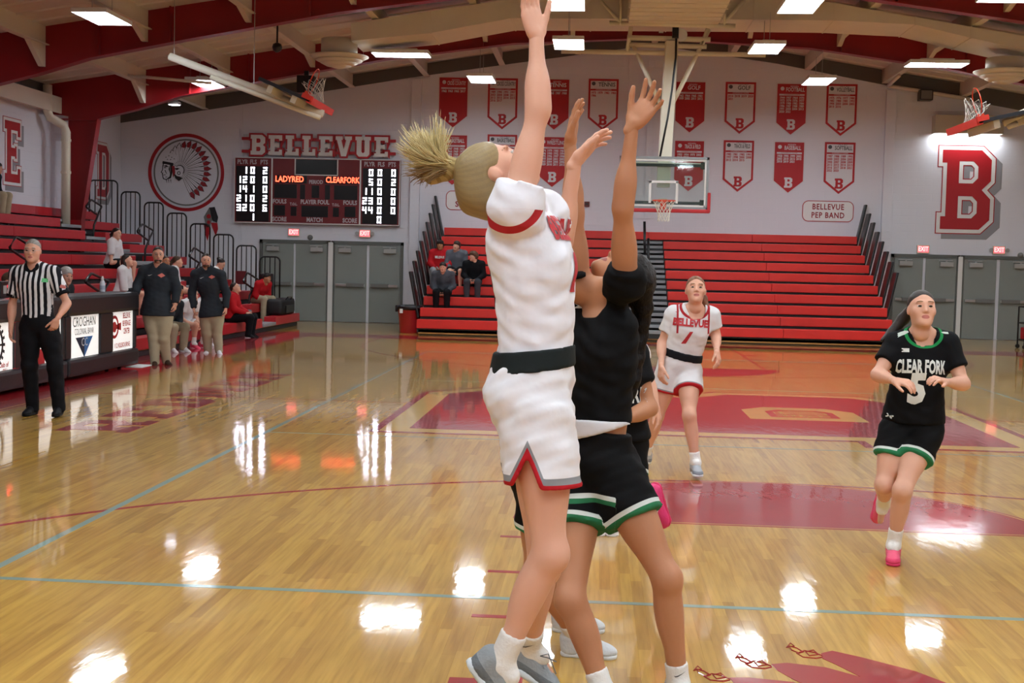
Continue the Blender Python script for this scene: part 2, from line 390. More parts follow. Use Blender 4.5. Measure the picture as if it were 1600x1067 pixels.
for k in range(60):
    y = YN+.7*k
    for s_ in (-1, 1):
        mb.add([(0, y, deck(0)), (0, y+.05, deck(0)), (s_*XW, y+.05, deck(XW)), (s_*XW, y, deck(XW)), (0, y+.02, deck(0)-.03), (s_*XW, y+.02, deck(XW)-.03)], [(0, 4, 5, 3), (1, 2, 5, 4)])
o = obj('deck_seam', mb, M_CREAM2, CEIL)
# rigid frames of red steel: one thing each
for i, y in enumerate(FR):
    lab = ['red tapered steel roof frame nearest the end wall, behind the cross duct', 'red tapered steel roof frame crossing in front of the cross duct'][i] if i < 2 else None
    t = thing('steel_frame', lab or 'red tapered steel roof frame over the near court, out of view', 'beam', (0, y, 0), 'red steel roof frames')
    for s_ in (-1, 1):
        mb = MB(); inner = [(s_*a, b_) for a, b_ in BOT]; col = [(s_*13.2, 4.88), (s_*13.58, 2.5), (s_*13.64, 0.0)]
        outl = inner+col[1:]+[(s_*13.95, 0), (s_*13.95, 4.95), (s_*14.42, 5.0), (s_*14.42, deck(14.42)), (0, deck(0))]
        mb.plate([outl], Matrix(((1, 0, 0, 0), (0, 0, -1, y+.008), (0, 1, 0, 0), (0, 0, 0, 1))), .016)
        obj('web', mb, M_STEELRED, t)
        mb = MB(); path = inner+col[1:]
        for (x0, z0), (x1, z1) in zip(path, path[1:]):
            n = Vector((z1-z0, x0-x1)).normalized()*.02
            q = [(x0, z0), (x1, z1), (x1+n.x, z1+n.y), (x0+n.x, z0+n.y)]
            mb.add([(a, y-.12, b_) for a, b_ in q]+[(a, y+.12, b_) for a, b_ in q], [(0, 1, 2, 3), (7, 6, 5, 4), (0, 4, 5, 1), (1, 5, 6, 2), (2, 6, 7, 3), (3, 7, 4, 0)])
        obj('flange', mb, M_STEELRED, t)
        for xs in (4.1, 6.9, 9.6, 11.0):
            mb = MB(); mb.box((s_*xs-.012, y-.11, bot(xs)), (s_*xs+.012, y+.11, deck(xs))); obj('stiffener', mb, M_STEELRED, t)
        mb = MB(); mb.box((min(s_*13.2, s_*14.42), y-.11, 4.85), (max(s_*13.2, s_*14.42), y+.11, 4.88)); obj('stiffener', mb, M_STEELRED, t)

# court markings, each a thin coat on the boards
def flatM(z=.0012): return Matrix.Translation((0, 0, z))
PT = [0]
def paint(loops, m, name='court_line', z=.0012):
    mb = MB()
    for l in loops: mb.plate(l, Matrix.Translation((0, 0, 0)), z)
    return struct_paint(name, mb, m)
def struct_paint(name, mb, m): return obj(name, mb, m, FLOOR)
def rect(x0, y0, x1, y1): return [[(x0, y0), (x1, y0), (x1, y1), (x0, y1)]]
def ring(c, r, wd, a0, a1, n=60): return [arc(c[0], c[1], r, a0, a1, n)+arc(c[0], c[1], r-wd, a1, a0, n)]
for fb, s_ in ((0, 1), (FARB, -1)):
    Yf = lambda d: fb+s_*d
    a0, a1 = (0, PI) if s_ > 0 else (PI, 2*PI)
    paint([ring((0, Yf(1.6)), 6.05, .05, a0, a1), rect(-6.05, min(Yf(0), Yf(1.6)), -6.0, max(Yf(0), Yf(1.6))), rect(6.0, min(Yf(0), Yf(1.6)), 6.05, max(Yf(0), Yf(1.6)))], M_FRED, 'three_point_line')
    paint([[arc(0, Yf(5.83), 1.83, a0, a1, 50)]], M_FRED, 'free_throw_semicircle', .0010)
    paint([ring((0, Yf(5.83)), 1.80, .012, a0, a1), rect(-1.8, Yf(5.83)-.022 if s_ < 0 else 5.83+.03, 1.8, Yf(5.83)-.01 if s_ < 0 else 5.842+.03)], M_GOLD, 'free_throw_inner_line', .0016)
    for xx in (-1.62, 1.57):
        paint([rect(xx, min(Yf(0), Yf(5.83)), xx+.05, max(Yf(0), Yf(5.83)))], M_FRED, 'lane_line')
    for d, wd in ((2.13, .30), (3.35, .05), (4.27, .05), (5.20, .05)):
        for x0, x1 in ((-1.87, -1.62), (1.62, 1.87)):
            paint([rect(x0, min(Yf(d), Yf(d+wd)), x1, max(Yf(d), Yf(d+wd)))], M_FRED, 'lane_mark')
paint([rect(-7.62, MID-.025, 7.62, MID+.025)], M_FRED, 'half_court_line', .0009)
for x0, x1 in ((-4.525, -4.475), (4.475, 4.525)): paint([rect(x0, MID-9, x1, MID+9)], M_TEAL, 'volleyball_side_line', .0014)
for y in (MID-9, MID+8.95): paint([rect(-4.5, y, 4.5, y+.05)], M_TEAL, 'volleyball_end_line', .0013)
for y in (MID-3.03, MID+3.0): paint([rect(-4.5, y, 4.5, y+.028)], M_TEAL, 'volleyball_attack_line', .0013)
# red apron all round, with its thin parallel line
for x0, x1, y0, y1 in ((-9.2, -7.62, -1.4, 26.9), (7.62, 9.2, -1.4, 26.9), (-7.62, 7.62, 25.39, 26.75), (-7.62, 7.62, -1.4, 0)):
    paint([rect(x0, y0, x1, y1)], M_FRED, 'red_border', .0011)
for x0, x1 in ((-7.70, -7.685), (7.685, 7.70)): paint([rect(x0, 0, x1, FARB)], M_GOLD, 'border_gap_line', .0016)
# big letter at centre court, top towards -x, read from the right-hand side
def centre(h, d, name, m, z, keep=None):
    g = glyph('B', 6.1, d, 1.14)
    ls = [[(3.0-y-.08, 10.3+x) for x, y in l] for l in g]
    if keep is not None: ls = [ls[i] for i in keep]
    mb = MB(); mb.plate(ls, Matrix.Translation((0, 0, 0)), z); return obj(name, mb, m, FLOOR)
centre(6.1, .36, 'centre_letter_outline', M_FRED, .0017)
centre(6.1, .27, 'centre_letter_gap', M_GOLD, .0020)
centre(6.1, .0, 'centre_letter_face', M_FRED, .0023)
# lettering inside the left side line
mb = MB(); y = 9.3
for ch in 'REDMEN':
    wd = gwidth(ch)*1.36; mb.plate([[(-5.75-yy*.72, y+xx*1.36) for xx, yy in l] for l in G[ch]], Matrix.Translation((0, 0, 0)), .0018); y += wd+.22
obj('side_lettering', mb, M_FRED, FLOOR)
# red feathers of the lane emblem, only their tips in view
mb = MB(); mg = MB()
def feather(mb, p0, p1, wd, m=None, z=.0018, n=10):
    p0, p1 = Vector(p0), Vector(p1); d = p1-p0; nrm = Vector((-d.y, d.x)).normalized(); L_, R_ = [], []
    for k in range(n+1):
        t_ = k/n; ww = wd*(math.sin(PI*min(1, .12+t_*.88))**.6)*(.35+.65*t_) if t_ < 1 else 0
        c = p0+d*t_; L_.append(tuple(c+nrm*ww)); R_.append(tuple(c-nrm*ww))
    loop = L_+R_[::-1][1:]
    mb.plate([ccw(loop)], m or Matrix.Translation((0, 0, 0)), z)
def fl(px, py): q = at(px, py, 'Z', 0); return (q.x, q.y)
paint([[[fl(1283, 1021), fl(1300, 1017), fl(1345, 1027), fl(1430, 1049), fl(1480, 1068), fl(1380, 1080), fl(1345, 1058), fl(1305, 1038), fl(1285, 1029)]]], M_FRED, 'emblem_feather', .0018)
paint([[[fl(1205, 1038), fl(1230, 1036), fl(1290, 1043), fl(1345, 1058), fl(1380, 1080), fl(1290, 1085), fl(1240, 1062), fl(1215, 1048)]]], M_FRED, 'emblem_feather', .0018)
paint([[[fl(1140, 1059), fl(1170, 1059), fl(1240, 1066), fl(1290, 1085), fl(1160, 1085)]]], M_FRED, 'emblem_feather', .0018)
tips = MB()
for base in ((1285, 1025), (1205, 1041), (1140, 1061)):
    for pts in (((0, 0), (-12, -5), (-28, -8), (-40, -4), (-30, 2), (-10, 4), (0, 2)), ((-30, -6), (-40, -12), (-52, -15), (-48, -9), (-36, -4)), ((-20, 0), (-26, -6), (-14, -9), (-6, -2)), ((-44, -15), (-50, -20), (-56, -13))):
        tips.tube([tuple(fl(base[0]+a, base[1]+b_))+(0.001,) for a, b_ in pts], .0035, 5, closed=True)
obj('emblem_feather_tip', tips, M_FRED, FLOOR)

# doors in the end wall
dn = [1]
def door_bank(xs, z1, closed_left=True):
    x0, x1 = xs[0][0], xs[-1][1]
    mb = MB(); y = YW
    mb.box((x0-.08, y-.05, 0), (x0, y+.02, z1+.09)); mb.box((x1, y-.05, 0), (x1+.08, y+.02, z1+.09)); mb.box((x0-.08, y-.05, z1), (x1+.08, y+.02, z1+.09))
    struct('trim_%d' % (10+dn[0]), mb, M_FRAMED)
    for i, (a, b_) in enumerate(xs):
        mb = MB(); mb.bbox((a+.012, y-.03, .01), (b_-.012, y+.01, z1-.005), .004); d = struct('door_%d' % dn[0], mb, M_DOOR); dn[0] += 1
        lft = i % 2 == 0
        hx = a+.06; mb = MB(); mb.bbox((a+.05, y-.11, .98), (b_-.05, y-.085, 1.05), .006)
        mb.box((a+.08, y-.09, .99), (a+.12, y-.03, 1.04)); mb.box((b_-.12, y-.09, .99), (b_-.08, y-.03, 1.04)); q = obj('push_bar', mb, M_CHROME, d)
        mb = MB(); e0, e1 = ((b_-.55, b_-.06) if lft else (a+.06, a+.55)); mb.bbox((e0, y-.125, .965), (e1, y-.04, 1.065), .01); obj('latch_case', mb, M_GREY, d)
        c = b_-.28 if not lft else a+.30
        mb = MB(); mb.bbox((c-.17, y-.13, z1-.22), (c+.17, y-.03, z1-.10), .01); mb.box((c-.02, y-.09, z1-.1), (c+.02, y-.06, z1-.05)); mb.box((c-.2, y-.085, z1-.07), (c+.16, y-.065, z1-.045)); obj('door_closer', mb, M_LGREY, d)
def X(px, py): return at(px, py, 'Y', YW).x
zt = 2.12
door_bank([(X(410, 450), X(459, 450)), (X(461, 450), X(511, 450))], zt)
door_bank([(X(522, 450), X(573, 450)), (X(576, 450), X(625, 450))], zt)
door_bank([(X(1394, 470), X(1440, 470)), (X(1443, 470), X(1492, 470))], zt)
door_bank([(X(1503, 470), X(1555, 470)), (X(1559, 470), X(1608, 470))], zt)
mb = MB(); mb.bbox((X(512.5, 450), YW-.06, 0), (X(520, 450), YW, zt+.05)); struct('trim_6', mb, M_WHITE)
mb = MB(); mb.bbox((X(1494, 470), YW-.06, 0), (X(1501, 470), YW, zt+.05)); struct('trim_7', mb, M_WHITE)
mb = MB(); mb.box((-XW, 1, 0), (-XW+.02, 31, .12)); struct('baseboard_left', mb, M_BLACK)
# ---------------------------------------------------------------- ceiling lamps
def lamp_proto(hl=.62):
    t = thing('ceiling_light', 'x', 'light', (0, 0, 0), 'LED panel lights under the roof')
    mb = MB(); mb.bbox((-.31, -.61, .0), (.31, .61, .055), .012); mb.bbox((-.12, -.35, .05), (.12, .35, .11), .01)
    for a, b_ in (((-.31, -.61), (-.297, .61)), ((.297, -.61), (.31, .61)), ((-.31, -.61), (.31, -.597)), ((-.31, .597), (.31, .61))): mb.box((a[0], a[1], -.022), (b_[0], b_[1], .01))
    obj('housing', mb, M_WHITE, t)
    mb = MB(); mb.box((-.295, -.595, -.004), (.295, .595, .002)); obj('diffuser', mb, M_LED, t)
    mb = MB()
    for y in (-.45, .45): mb.tube([(0, y, .05), (0, y, hl)], .006, 5)
    obj('hanger', mb, M_LGREY, t)
    return t
LP = lamp_proto(); LP2 = None
LAMPS = [(-9.93, 19.35, 5.76, 0, 'LED panel light high over the left bleachers'), (-5.6, 25.0, 6.1, 1, 'LED panel light lying crosswise beside the left duct diffuser'),
 (-4.2, 28.5, 6.1, 0, 'LED panel light hung over the left cross country banner'), (-2.0, 23.4, 6.1, 0, 'LED panel light left of the hoop mast, beyond the duct'),
 (-1.95, 19.35, 6.1, 0, 'LED panel light cut by the top edge, left of the hoop mast'), (1.92, 23.6, 6.1, 0, 'LED panel light right of the hoop mast, beyond the duct'),
 (1.93, 19.35, 6.1, 0, 'LED panel light near the top edge, right of the hoop mast'), (3.68, 28.0, 6.1, 0, 'LED panel light hung over the football banner'),
 (5.68, 25.35, 6.1, 1, 'LED panel light lying crosswise left of the right duct diffuser'), (5.25, 18.55, 6.1, 1, 'LED panel light cut by the top right corner of the photo')]
LAMPS += [(-10.45, 27.0, 5.7, 0, 'LED panel light half hidden behind the boom of the left folded hoop')]
HID = 'LED panel light over the near half of the court, out of view'  # unseen panels added for brightness; the rearmost brighten cloth facing the camera
for x, y in ((-1.95, 15), (1.95, 15), (-1.95, 11), (1.95, 11), (-1.95, 6.5), (1.95, 6.5), (-1.95, 2), (1.95, 2), (-1.95, -3), (1.95, -3), (-5.4, 13), (5.4, 13), (5.4, 7), (-5.4, 7), (-5.4, .5), (5.4, .5), (-5.4, -4.5), (5.4, -4.5), (-2.4, -6.3), (2.4, -6.3), (-3.8, -1.5), (3.8, -1.5), (10.6, 26), (10.6, 21), (10.6, 15), (10.6, 9), (10.6, 3)):
    LAMPS.append((x, y, 6.12, 0, HID))
for i, (x, y, z, r, lab) in enumerate(LAMPS):
    if i == 1: LP2 = lamp_proto(.09)
    o = LP if i == 0 else LP2 if i == 1 else copy_tree(LP2 if i == 8 else LP)
    o.location = (x, y, z); o.rotation_euler = (0, 0, PI/2*r); o['label'] = lab; o['group'] = 'LED panel lights under the roof'

t = thing('flood_light', 'small round flood light hung under the dark corner left of the round wall emblem', 'light', (-11.5, 27.95, 5.3))
mb = MB(); mb.lathe([(.03, .35), (.03, .12), (.15, .06), (.16, .0), (.14, .0)], (-11.5, 27.95, 5.3), 18); obj('housing', mb, M_LGREY, t, True)
mb = MB(); mb.lathe([(.13, -.008), (.13, .004)], (-11.5, 27.95, 5.3), 18); obj('diffuser', mb, mat('flood_glow', (.8, .85, 1.), .5, emit=12), t)
mb = MB(); mb.tube([(-11.5, 27.95, 5.6), (-11.3, 28.6, 5.62)], .03, 8); obj('arm', mb, M_CREAM, t)
# ---------------------------------------------------------------- duct with round diffusers
t = thing('air_duct', 'cream rectangular air duct spanning the roof with round diffusers at both ends', 'duct', (0, 24.6, 7))
prof = [(-6.55, 6.28), (-4.6, 6.45), (-3.4, 6.72), (3.4, 6.72), (4.9, 6.46), (6.9, 6.02), (8.3, 5.75)]
prof = [(-6.35, 6.22), (-4.75, 6.42), (-3.15, 6.70), (3.3, 6.74), (5.4, 6.66), (7.6, 6.25)]
y0, y1 = 24.0, 25.4
def duct_seg(a, b_):
    mb = MB(); hh = .95
    vs = []
    for x, z in (a, b_):
        vs += [(x, y0, z), (x, y1, z), (x, y1, min(z+hh, deck(x)-.40)), (x, y0, min(z+hh, deck(x)-.40))]
    mb.add(vs, [(3, 2, 1, 0), (4, 5, 6, 7), (0, 1, 5, 4), (1, 2, 6, 5), (2, 3, 7, 6), (3, 0, 4, 7)]); return mb
PTS = [(-6.5, 6.20), (-4.85, 6.38), (-3.2, 6.70), (-1.6, 6.71), (0, 6.72), (1.7, 6.73), (3.3, 6.73), (4.9, 6.67), (6.0, 6.42), (7.9, 6.02)]
for a, b_ in zip(PTS, PTS[1:]): obj('duct_section', duct_seg(a, b_), M_CREAM, t)
for x, z in PTS[1:-1]:
    mb = MB(); mb.box((x-.012, y0-.012, z-.012), (x+.012, y1+.012, min(z+.94, deck(x)-.39))); obj('duct_flange', mb, M_CREAM, t)
mb = MB(); mb.bbox((-.82, -4, 6.60), (.98, 23.98, 6.92), .01); obj('trunk_section', mb, M_CREAM, t)
for k in range(30): mb = MB(); mb.box((-.85, 23.9-.42*k, 6.585), (1.01, 23.93-.42*k, 6.925)); obj('trunk_seam', mb, M_CREAM, t)
for s_, (px, py, cyy, zt_) in ((-1, (530, 91, 24.45, 6.3)), (1, (1570, 115, 24.5, 6.1))):
    q = at(px, py, 'Y', cyy); cx, cz = q.x, q.z
    mb = MB(); mb.lathe([(.38, zt_-cz), (.38, .03), (.34, .03)], (cx, cyy, cz), 32); dr = obj('diffuser_drum', mb, M_CREAM, t, True)
    for k, (r1, r2, za, zb) in enumerate(((.62, .44, .03, -.06), (.49, .35, -.055, -.115), (.39, .27, -.105, -.165), (.29, .06, -.155, -.215))):
        mb = MB(); mb.lathe([(r2, zb+.02), (r1-.005, za+.014), (r1, za), (r2, zb), (r2-.02, zb+.012)], (cx, cyy, cz), 32); obj('cone_ring', mb, M_CREAM, dr, True)
    mb = MB(); mb.lathe([(.42, .0), (.34, -.08), (.25, -.14), (.1, -.18)], (cx, cyy, cz), 24); obj('dark_throat', mb, mat('dark_duct_throat', '3a362c', .8), dr)  # dark cone added inside, its colour stands in for shade between rings

# ---------------------------------------------------------------- end wall: scoreboard
def F(px, py): q = at(px, py, 'Y', YW-.15); return q
tl, br = F(366.5, 246), F(624, 352); x0, x1 = tl.x, br.x; z1 = (F(366, 245).z+F(626, 250).z)/2; z0 = (F(366, 347).z+F(623, 354).z)/2
W_, H_ = x1-x0, z1-z0
yb = YW-.02; yf = YW-.15
sb = thing('scoreboard', 'dark red electronic scoreboard with lit white player digits and red team names', 'scoreboard', (x0+W_/2, yb, z0))
mb = MB(); mb.bbox((x0, yf, z0), (x1, yb, z1), .01); obj('cabinet', mb, mat('scoreboard_red', '6e1018', .45), sb)
def SM(u, v): return wallM(x0+u*W_, yf, z0+(1-v)*H_)
def sbox(mb, u0, v0, u1, v1, d0=0., d1=.008): mb.box((x0+u0*W_, yf-d1, z0+(1-v1)*H_), (x0+u1*W_, yf-d0, z0+(1-v0)*H_))
mb = MB()                                          # white frame lines
e = .0045
for u0, v0, u1, v1 in ((0, 0, 1, .012), (0, .985, 1, 1), (0, 0, e, 1), (1-e, 0, 1, 1), (.224, 0, .233, 1), (.757, 0, .766, 1), (.365, 0, .371, .26), (.621, 0, .627, .26), (.365, .245, .627, .26)): sbox(mb, u0, v0, u1, v1, 0, .012)
obj('frame_line', mb, M_WHITE, sb)
mb = MB()
for r in ((.013, .135, .212, .975), (.776, .135, .987, .975), (.372, .02, .620, .243), (.243, .40, .38, .61), (.40, .40, .43, .62), (.47, .41, .515, .60), (.55, .40, .58, .62), (.605, .40, .745, .62), (.243, .72, .31, .88), (.345, .74, .38, .88), (.41, .72, .57, .89), (.60, .74, .635, .88), (.67, .72, .735, .88), (.25, .265, .44, .385), (.545, .265, .75, .385)):
    sbox(mb, *r)
obj('digit_window', mb, mat('scoreboard_black', '08080c', .3), sb)
mb = MB()
M_SBL = mat('scoreboard_lettering', 'b9aeb4', .5)
def ctext(s, u, v, sz, wd=.8):
    mb = MB(); add_text(mb, s, sz, SM(u, v), .010, bold=.006*sz/.16, width=wd); obj('lettering', mb, M_SBL, sb)
for s, u in (('PLYR', .05), ('FLS', .115), ('PTS', .18)): ctext(s, u, .075, .165)
for s, u in (('PLYR', .815), ('FLS', .885), ('PTS', .95)): ctext(s, u, .075, .165)
ctext('PERIOD', .495, .36, .14)
for s, u, v in (('FOULS', .277, .665), ('FOULS', .702, .665), ('PLAYER FOUL', .49, .665), ('SCORE', .277, .935), ('SCORE', .702, .935), ('MATCH', .49, .935)): ctext(s, u, v, .16)
for u in (.362, .617): ctext('T.O.L.', u, .70, .10)
SEG = {'0': 'abcdef', '1': 'bc', '2': 'abged', '3': 'abgcd', '4': 'fgbc', '5': 'afgcd', '6': 'afgedc', '8': 'abcdefg'}
M_DIG = mat('white_led_digit', (.93, .92, 1.), .5, emit=3.0); M_REDLED = mat('red_led_letters', (1., .07, .03), .5, emit=5.)
def digit(mb, ch, u, v):
    mb = MB(); w2, h2, th = .056, .092, .034; M = SM(u, v)
    bars = {'a': (-w2, h2-th, w2, h2), 'd': (-w2, -h2, w2, -h2+th), 'g': (-w2, -th/2, w2, th/2), 'f': (-w2, 0, -w2+th, h2), 'b': (w2-th, 0, w2, h2), 'e': (-w2, -h2, -w2+th, 0), 'c': (w2-th, -h2, w2, 0)}
    for s_ in SEG[ch]:
        a, b_, c, d = bars[s_]; mb.box((a, b_, .009), (c, d, .014), M)
    obj('lit_digit', mb, M_DIG, sb)
mb = MB()
rowsL = [('1', '0', '2'), ('12', '0', '0'), ('14', '1', '0'), ('21', '0', '2'), ('32', '0', '6'), ('', '1', '')]
rowsR = [('0', '0', '0'), ('5', '0', '2'), ('11', '0', '0'), ('23', '0', '0'), ('44', '0', '0'), ('', '0', '')]
for rows, us in ((rowsL, (.065, .111, .195)), (rowsR, (.825, .878, .968))):
    for r, (a, b_, c) in enumerate(rows):
        v = .20+r*.142
        for k, ch in enumerate(reversed(a)): digit(mb, ch, us[0]-.036*k, v)
        for ch in b_: digit(mb, ch, us[1], v)
        for ch in c: digit(mb, ch, us[2]-.008, v)
mb = MB(); add_text(mb, 'LADYRED', .22, SM(.335, .325), .011, bold=.004, width=.82); obj('lit_team_name', mb, M_REDLED, sb); mb = MB(); add_text(mb, 'CLEARFORK', .22, SM(.655, .325), .011, bold=.004, width=.76); obj('lit_team_name', mb, M_REDLED, sb)

# sign over the scoreboard: letters on two rails
a, b_ = F(392, 209), F(606, 245); hl = F(392, 209).z-F(392, 240).z
sg = thing('letter_sign', 'white block letters reading BELLEVUE on red rails above the scoreboard', 'sign', (0, YW, F(500, 245).z))
zb = (F(392, 241).z+F(606, 246).z)/2; xs = a.x; total = sum(gwidth(c)+.16 for c in 'BELLEVUE')-.16; sc = (b_.x-a.x)/(total*hl)
mb = MB()
for dz in (.14, .78): mb.box((F(377, 230).x, YW-.11, zb+dz*hl-.02), (F(618, 230).x, YW-.07, zb+dz*hl+.06))
for xx in (-10, -8.5, -7.2): mb.box((xx, YW-.07, zb), (xx+.05, YW, zb+hl))
obj('rail', mb, M_RED, sg)
x = xs
for ch in 'BELLEVUE':
    mb = MB(); mb.plate(glyph(ch, hl, .05, sc), wallM(x, YW-.11, zb), .04); bk = obj('letter', mb, M_RED, sg)
    mb = MB(); mb.plate(glyph(ch, hl, 0, sc), wallM(x, YW-.15, zb), .012); obj('letter_face', mb, M_WHITE, bk)
    x += (gwidth(ch)+.16)*hl*sc

# wall emblem: ring with a feathered head
cE = at(291, 269.5, 'Y', YW); R_ = 1.06
em = thing('wall_emblem', 'round wall emblem with red ring and a feathered headdress profile', 'emblem', tuple(cE))
EM = wallM(cE.x, YW, cE.z)
mb = MB(); mb.plate([circle(0, 0, R_, 64), ccw(circle(0, 0, R_-.09, 64), False)], EM, .02); obj('red_ring', mb, M_RED, em)
mb = MB(); mb.plate([circle(0, 0, R_-.15, 64), ccw(circle(0, 0, R_-.19, 64), False)], EM, .012); obj('grey_ring', mb, M_GREY, em)
mbk, mwh, mrd = MB(), MB(), MB(); M_INK = mat('emblem_black', '17161a', .6)
c0 = Vector((-.19, .06))
for k in range(18):
    t_ = k/17; a = PI*(.68-1.02*t_)                  # fan from above the brow round to the lower right
    ln = .50+.42*min(1, t_/.33)**.8-.02*t_; st = c0+Vector((math.cos(a), math.sin(a)))*.12; en = c0+Vector((math.cos(a), math.sin(a)))*ln
    d = en-st; n = Vector((-d.y, d.x)).normalized(); cv = n*(.05*(1-t_))
    def fe(w0, w1, s0, s1): return ccw([tuple(st+d*s0-n*w0), tuple(st+d*.55*s1-n*w1*.9+cv*.7), tuple(st+d*.85*s1-n*w1+cv*.4), tuple(st+d*s1), tuple(st+d*.85*s1+n*w1+cv*.4), tuple(st+d*.55*s1+n*w1*.9+cv*.7), tuple(st+d*s0+n*w0)])
    mbk.plate([fe(.018, .064, 0, 1.0)], EM, .006+.0003*k); mwh.plate([fe(.008, .050, .03, .965)], EM, .0085+.0003*k)
    mbk.plate([ccw([tuple(st+d*.15-n*.003), tuple(st+d*.8-n*.003+cv*.5), tuple(st+d*.8+n*.003+cv*.5), tuple(st+d*.15+n*.003)])], EM, .0090+.0003*k)
    if k > 3: mrd.plate([ccw([tuple(st+d*.72-n*.042+cv*.4), tuple(st+d*.85-n*.05+cv*.3), tuple(st+d*.975), tuple(st+d*.85+n*.05+cv*.3), tuple(st+d*.72+n*.042+cv*.4)])], EM, .0094+.0003*k)
face = [(-.64, .24), (-.655, .14), (-.66, .06), (-.70, -.01), (-.66, -.035), (-.665, -.07), (-.65, -.09), (-.655, -.12), (-.63, -.19), (-.56, -.21), (-.42, -.16), (-.38, -.02), (-.36, .24)]
mbk.plate([ccw([(x*1.012-.002, y*1.01) for x, y in face])], EM, .0150); mwh.plate([ccw([(-.62, .22), (-.64, .14), (-.645, .06), (-.682, -.005), (-.645, -.03), (-.65, -.065), (-.635, -.09), (-.64, -.115), (-.615, -.175), (-.55, -.19), (-.46, -.12), (-.44, .0), (-.45, .22)])], EM, .0165)
for q in ([(-.64, .17), (-.55, .19), (-.48, .14), (-.56, .14)], [(-.625, .13), (-.565, .135), (-.545, .11), (-.61, .105)], [(-.65, -.07), (-.58, -.065), (-.56, -.085), (-.62, -.085)], [(-.60, .05), (-.55, -.05), (-.535, -.045), (-.58, .06)], [(-.60, -.135), (-.52, -.12), (-.54, -.145)], [(-.66, -.02), (-.63, -.015), (-.64, -.03)], [(-.49, .08), (-.44, -.06), (-.46, .2)]): mbk.plate([ccw(q)], EM, .0180)
mwh.plate([ccw([(-.66, .29), (-.40, .24), (-.24, .30), (-.26, .46), (-.44, .52), (-.60, .46)])], EM, .0160); mbk.plate([ccw([(-.665, .23), (-.36, .18), (-.36, .25), (-.655, .30)])], EM, .0180)
for q in ((-.56, .40), (-.48, .44), (-.40, .40), (-.33, .36), (-.52, .34), (-.43, .34)): mbk.plate([[(q[0]-.02, q[1]-.012), (q[0]+.02, q[1]), (q[0]-.01, q[1]+.02)]], EM, .0180)
mwh.plate([circle(-.20, -.02, .11, 18)], EM, .0175); mbk.plate([circle(-.20, -.02, .05, 12), ccw(circle(-.20, -.02, .03, 12), False)], EM, .019); mbk.plate([ccw([(-.34, .10), (-.24, .12), (-.18, .10), (-.26, .06)])], EM, .019)
mbk.plate([ccw([(-.36, .0), (-.30, -.16), (-.20, -.24), (-.10, -.16), (-.16, -.12), (-.26, -.10)])], EM, .0185); mrd.plate([ccw([(-.40, .16), (-.33, .18), (-.30, -.02), (-.36, -.14)])], EM, .0190)
for x in (-.56, -.50, -.44): mbk.plate([[(x, -.20), (x+.02, -.195), (x+.02, -.30)]], EM, .012)
obj('black_linework', mbk, M_INK, em); obj('white_feather', mwh, M_WALL, em); tag(obj('red_feather_tip', mrd, mat('emblem_red', '94202a', .55), em), kind='stuff')
# hanging feather ornament
hf = thing('feather_ornament', 'grey, red and black feather ornament hanging below the round emblem', 'ornament', tuple(at(330, 345, 'Y', YW)))
HM = wallM(hf.location.x, YW-.02, hf.location.z)
for col, pts in (('grey_feather', [(-.2, .1), (-.05, .36), (.05, .1), (-.02, -.15), (-.12, -.2)]), ('red_feather', [(-.2, -.08), (-.1, -.12), (-.04, -.12), (-.03, -.3), (-.09, -.55), (-.16, -.35)]), ('black_feather', [(-.05, .36), (.1, .38), (.2, .1), (.17, -.05), (.05, .0)]), ('red_feather', [(.0, -.05), (.18, -.05), (.2, -.22), (.14, -.42), (.05, -.2)])):
    mb = MB(); mb.plate([ccw(pts)], HM, .012); obj(col, mb, {'g': M_GREY, 'r': M_RED, 'b': M_INK}[col[0]], hf)
mb = MB(); mb.plate([circle(-.06, .12, .06, 12)], HM, .02); mb.plate([circle(-.06, -.04, .05, 12)], HM, .02); obj('red_bead', mb, M_RED, hf)

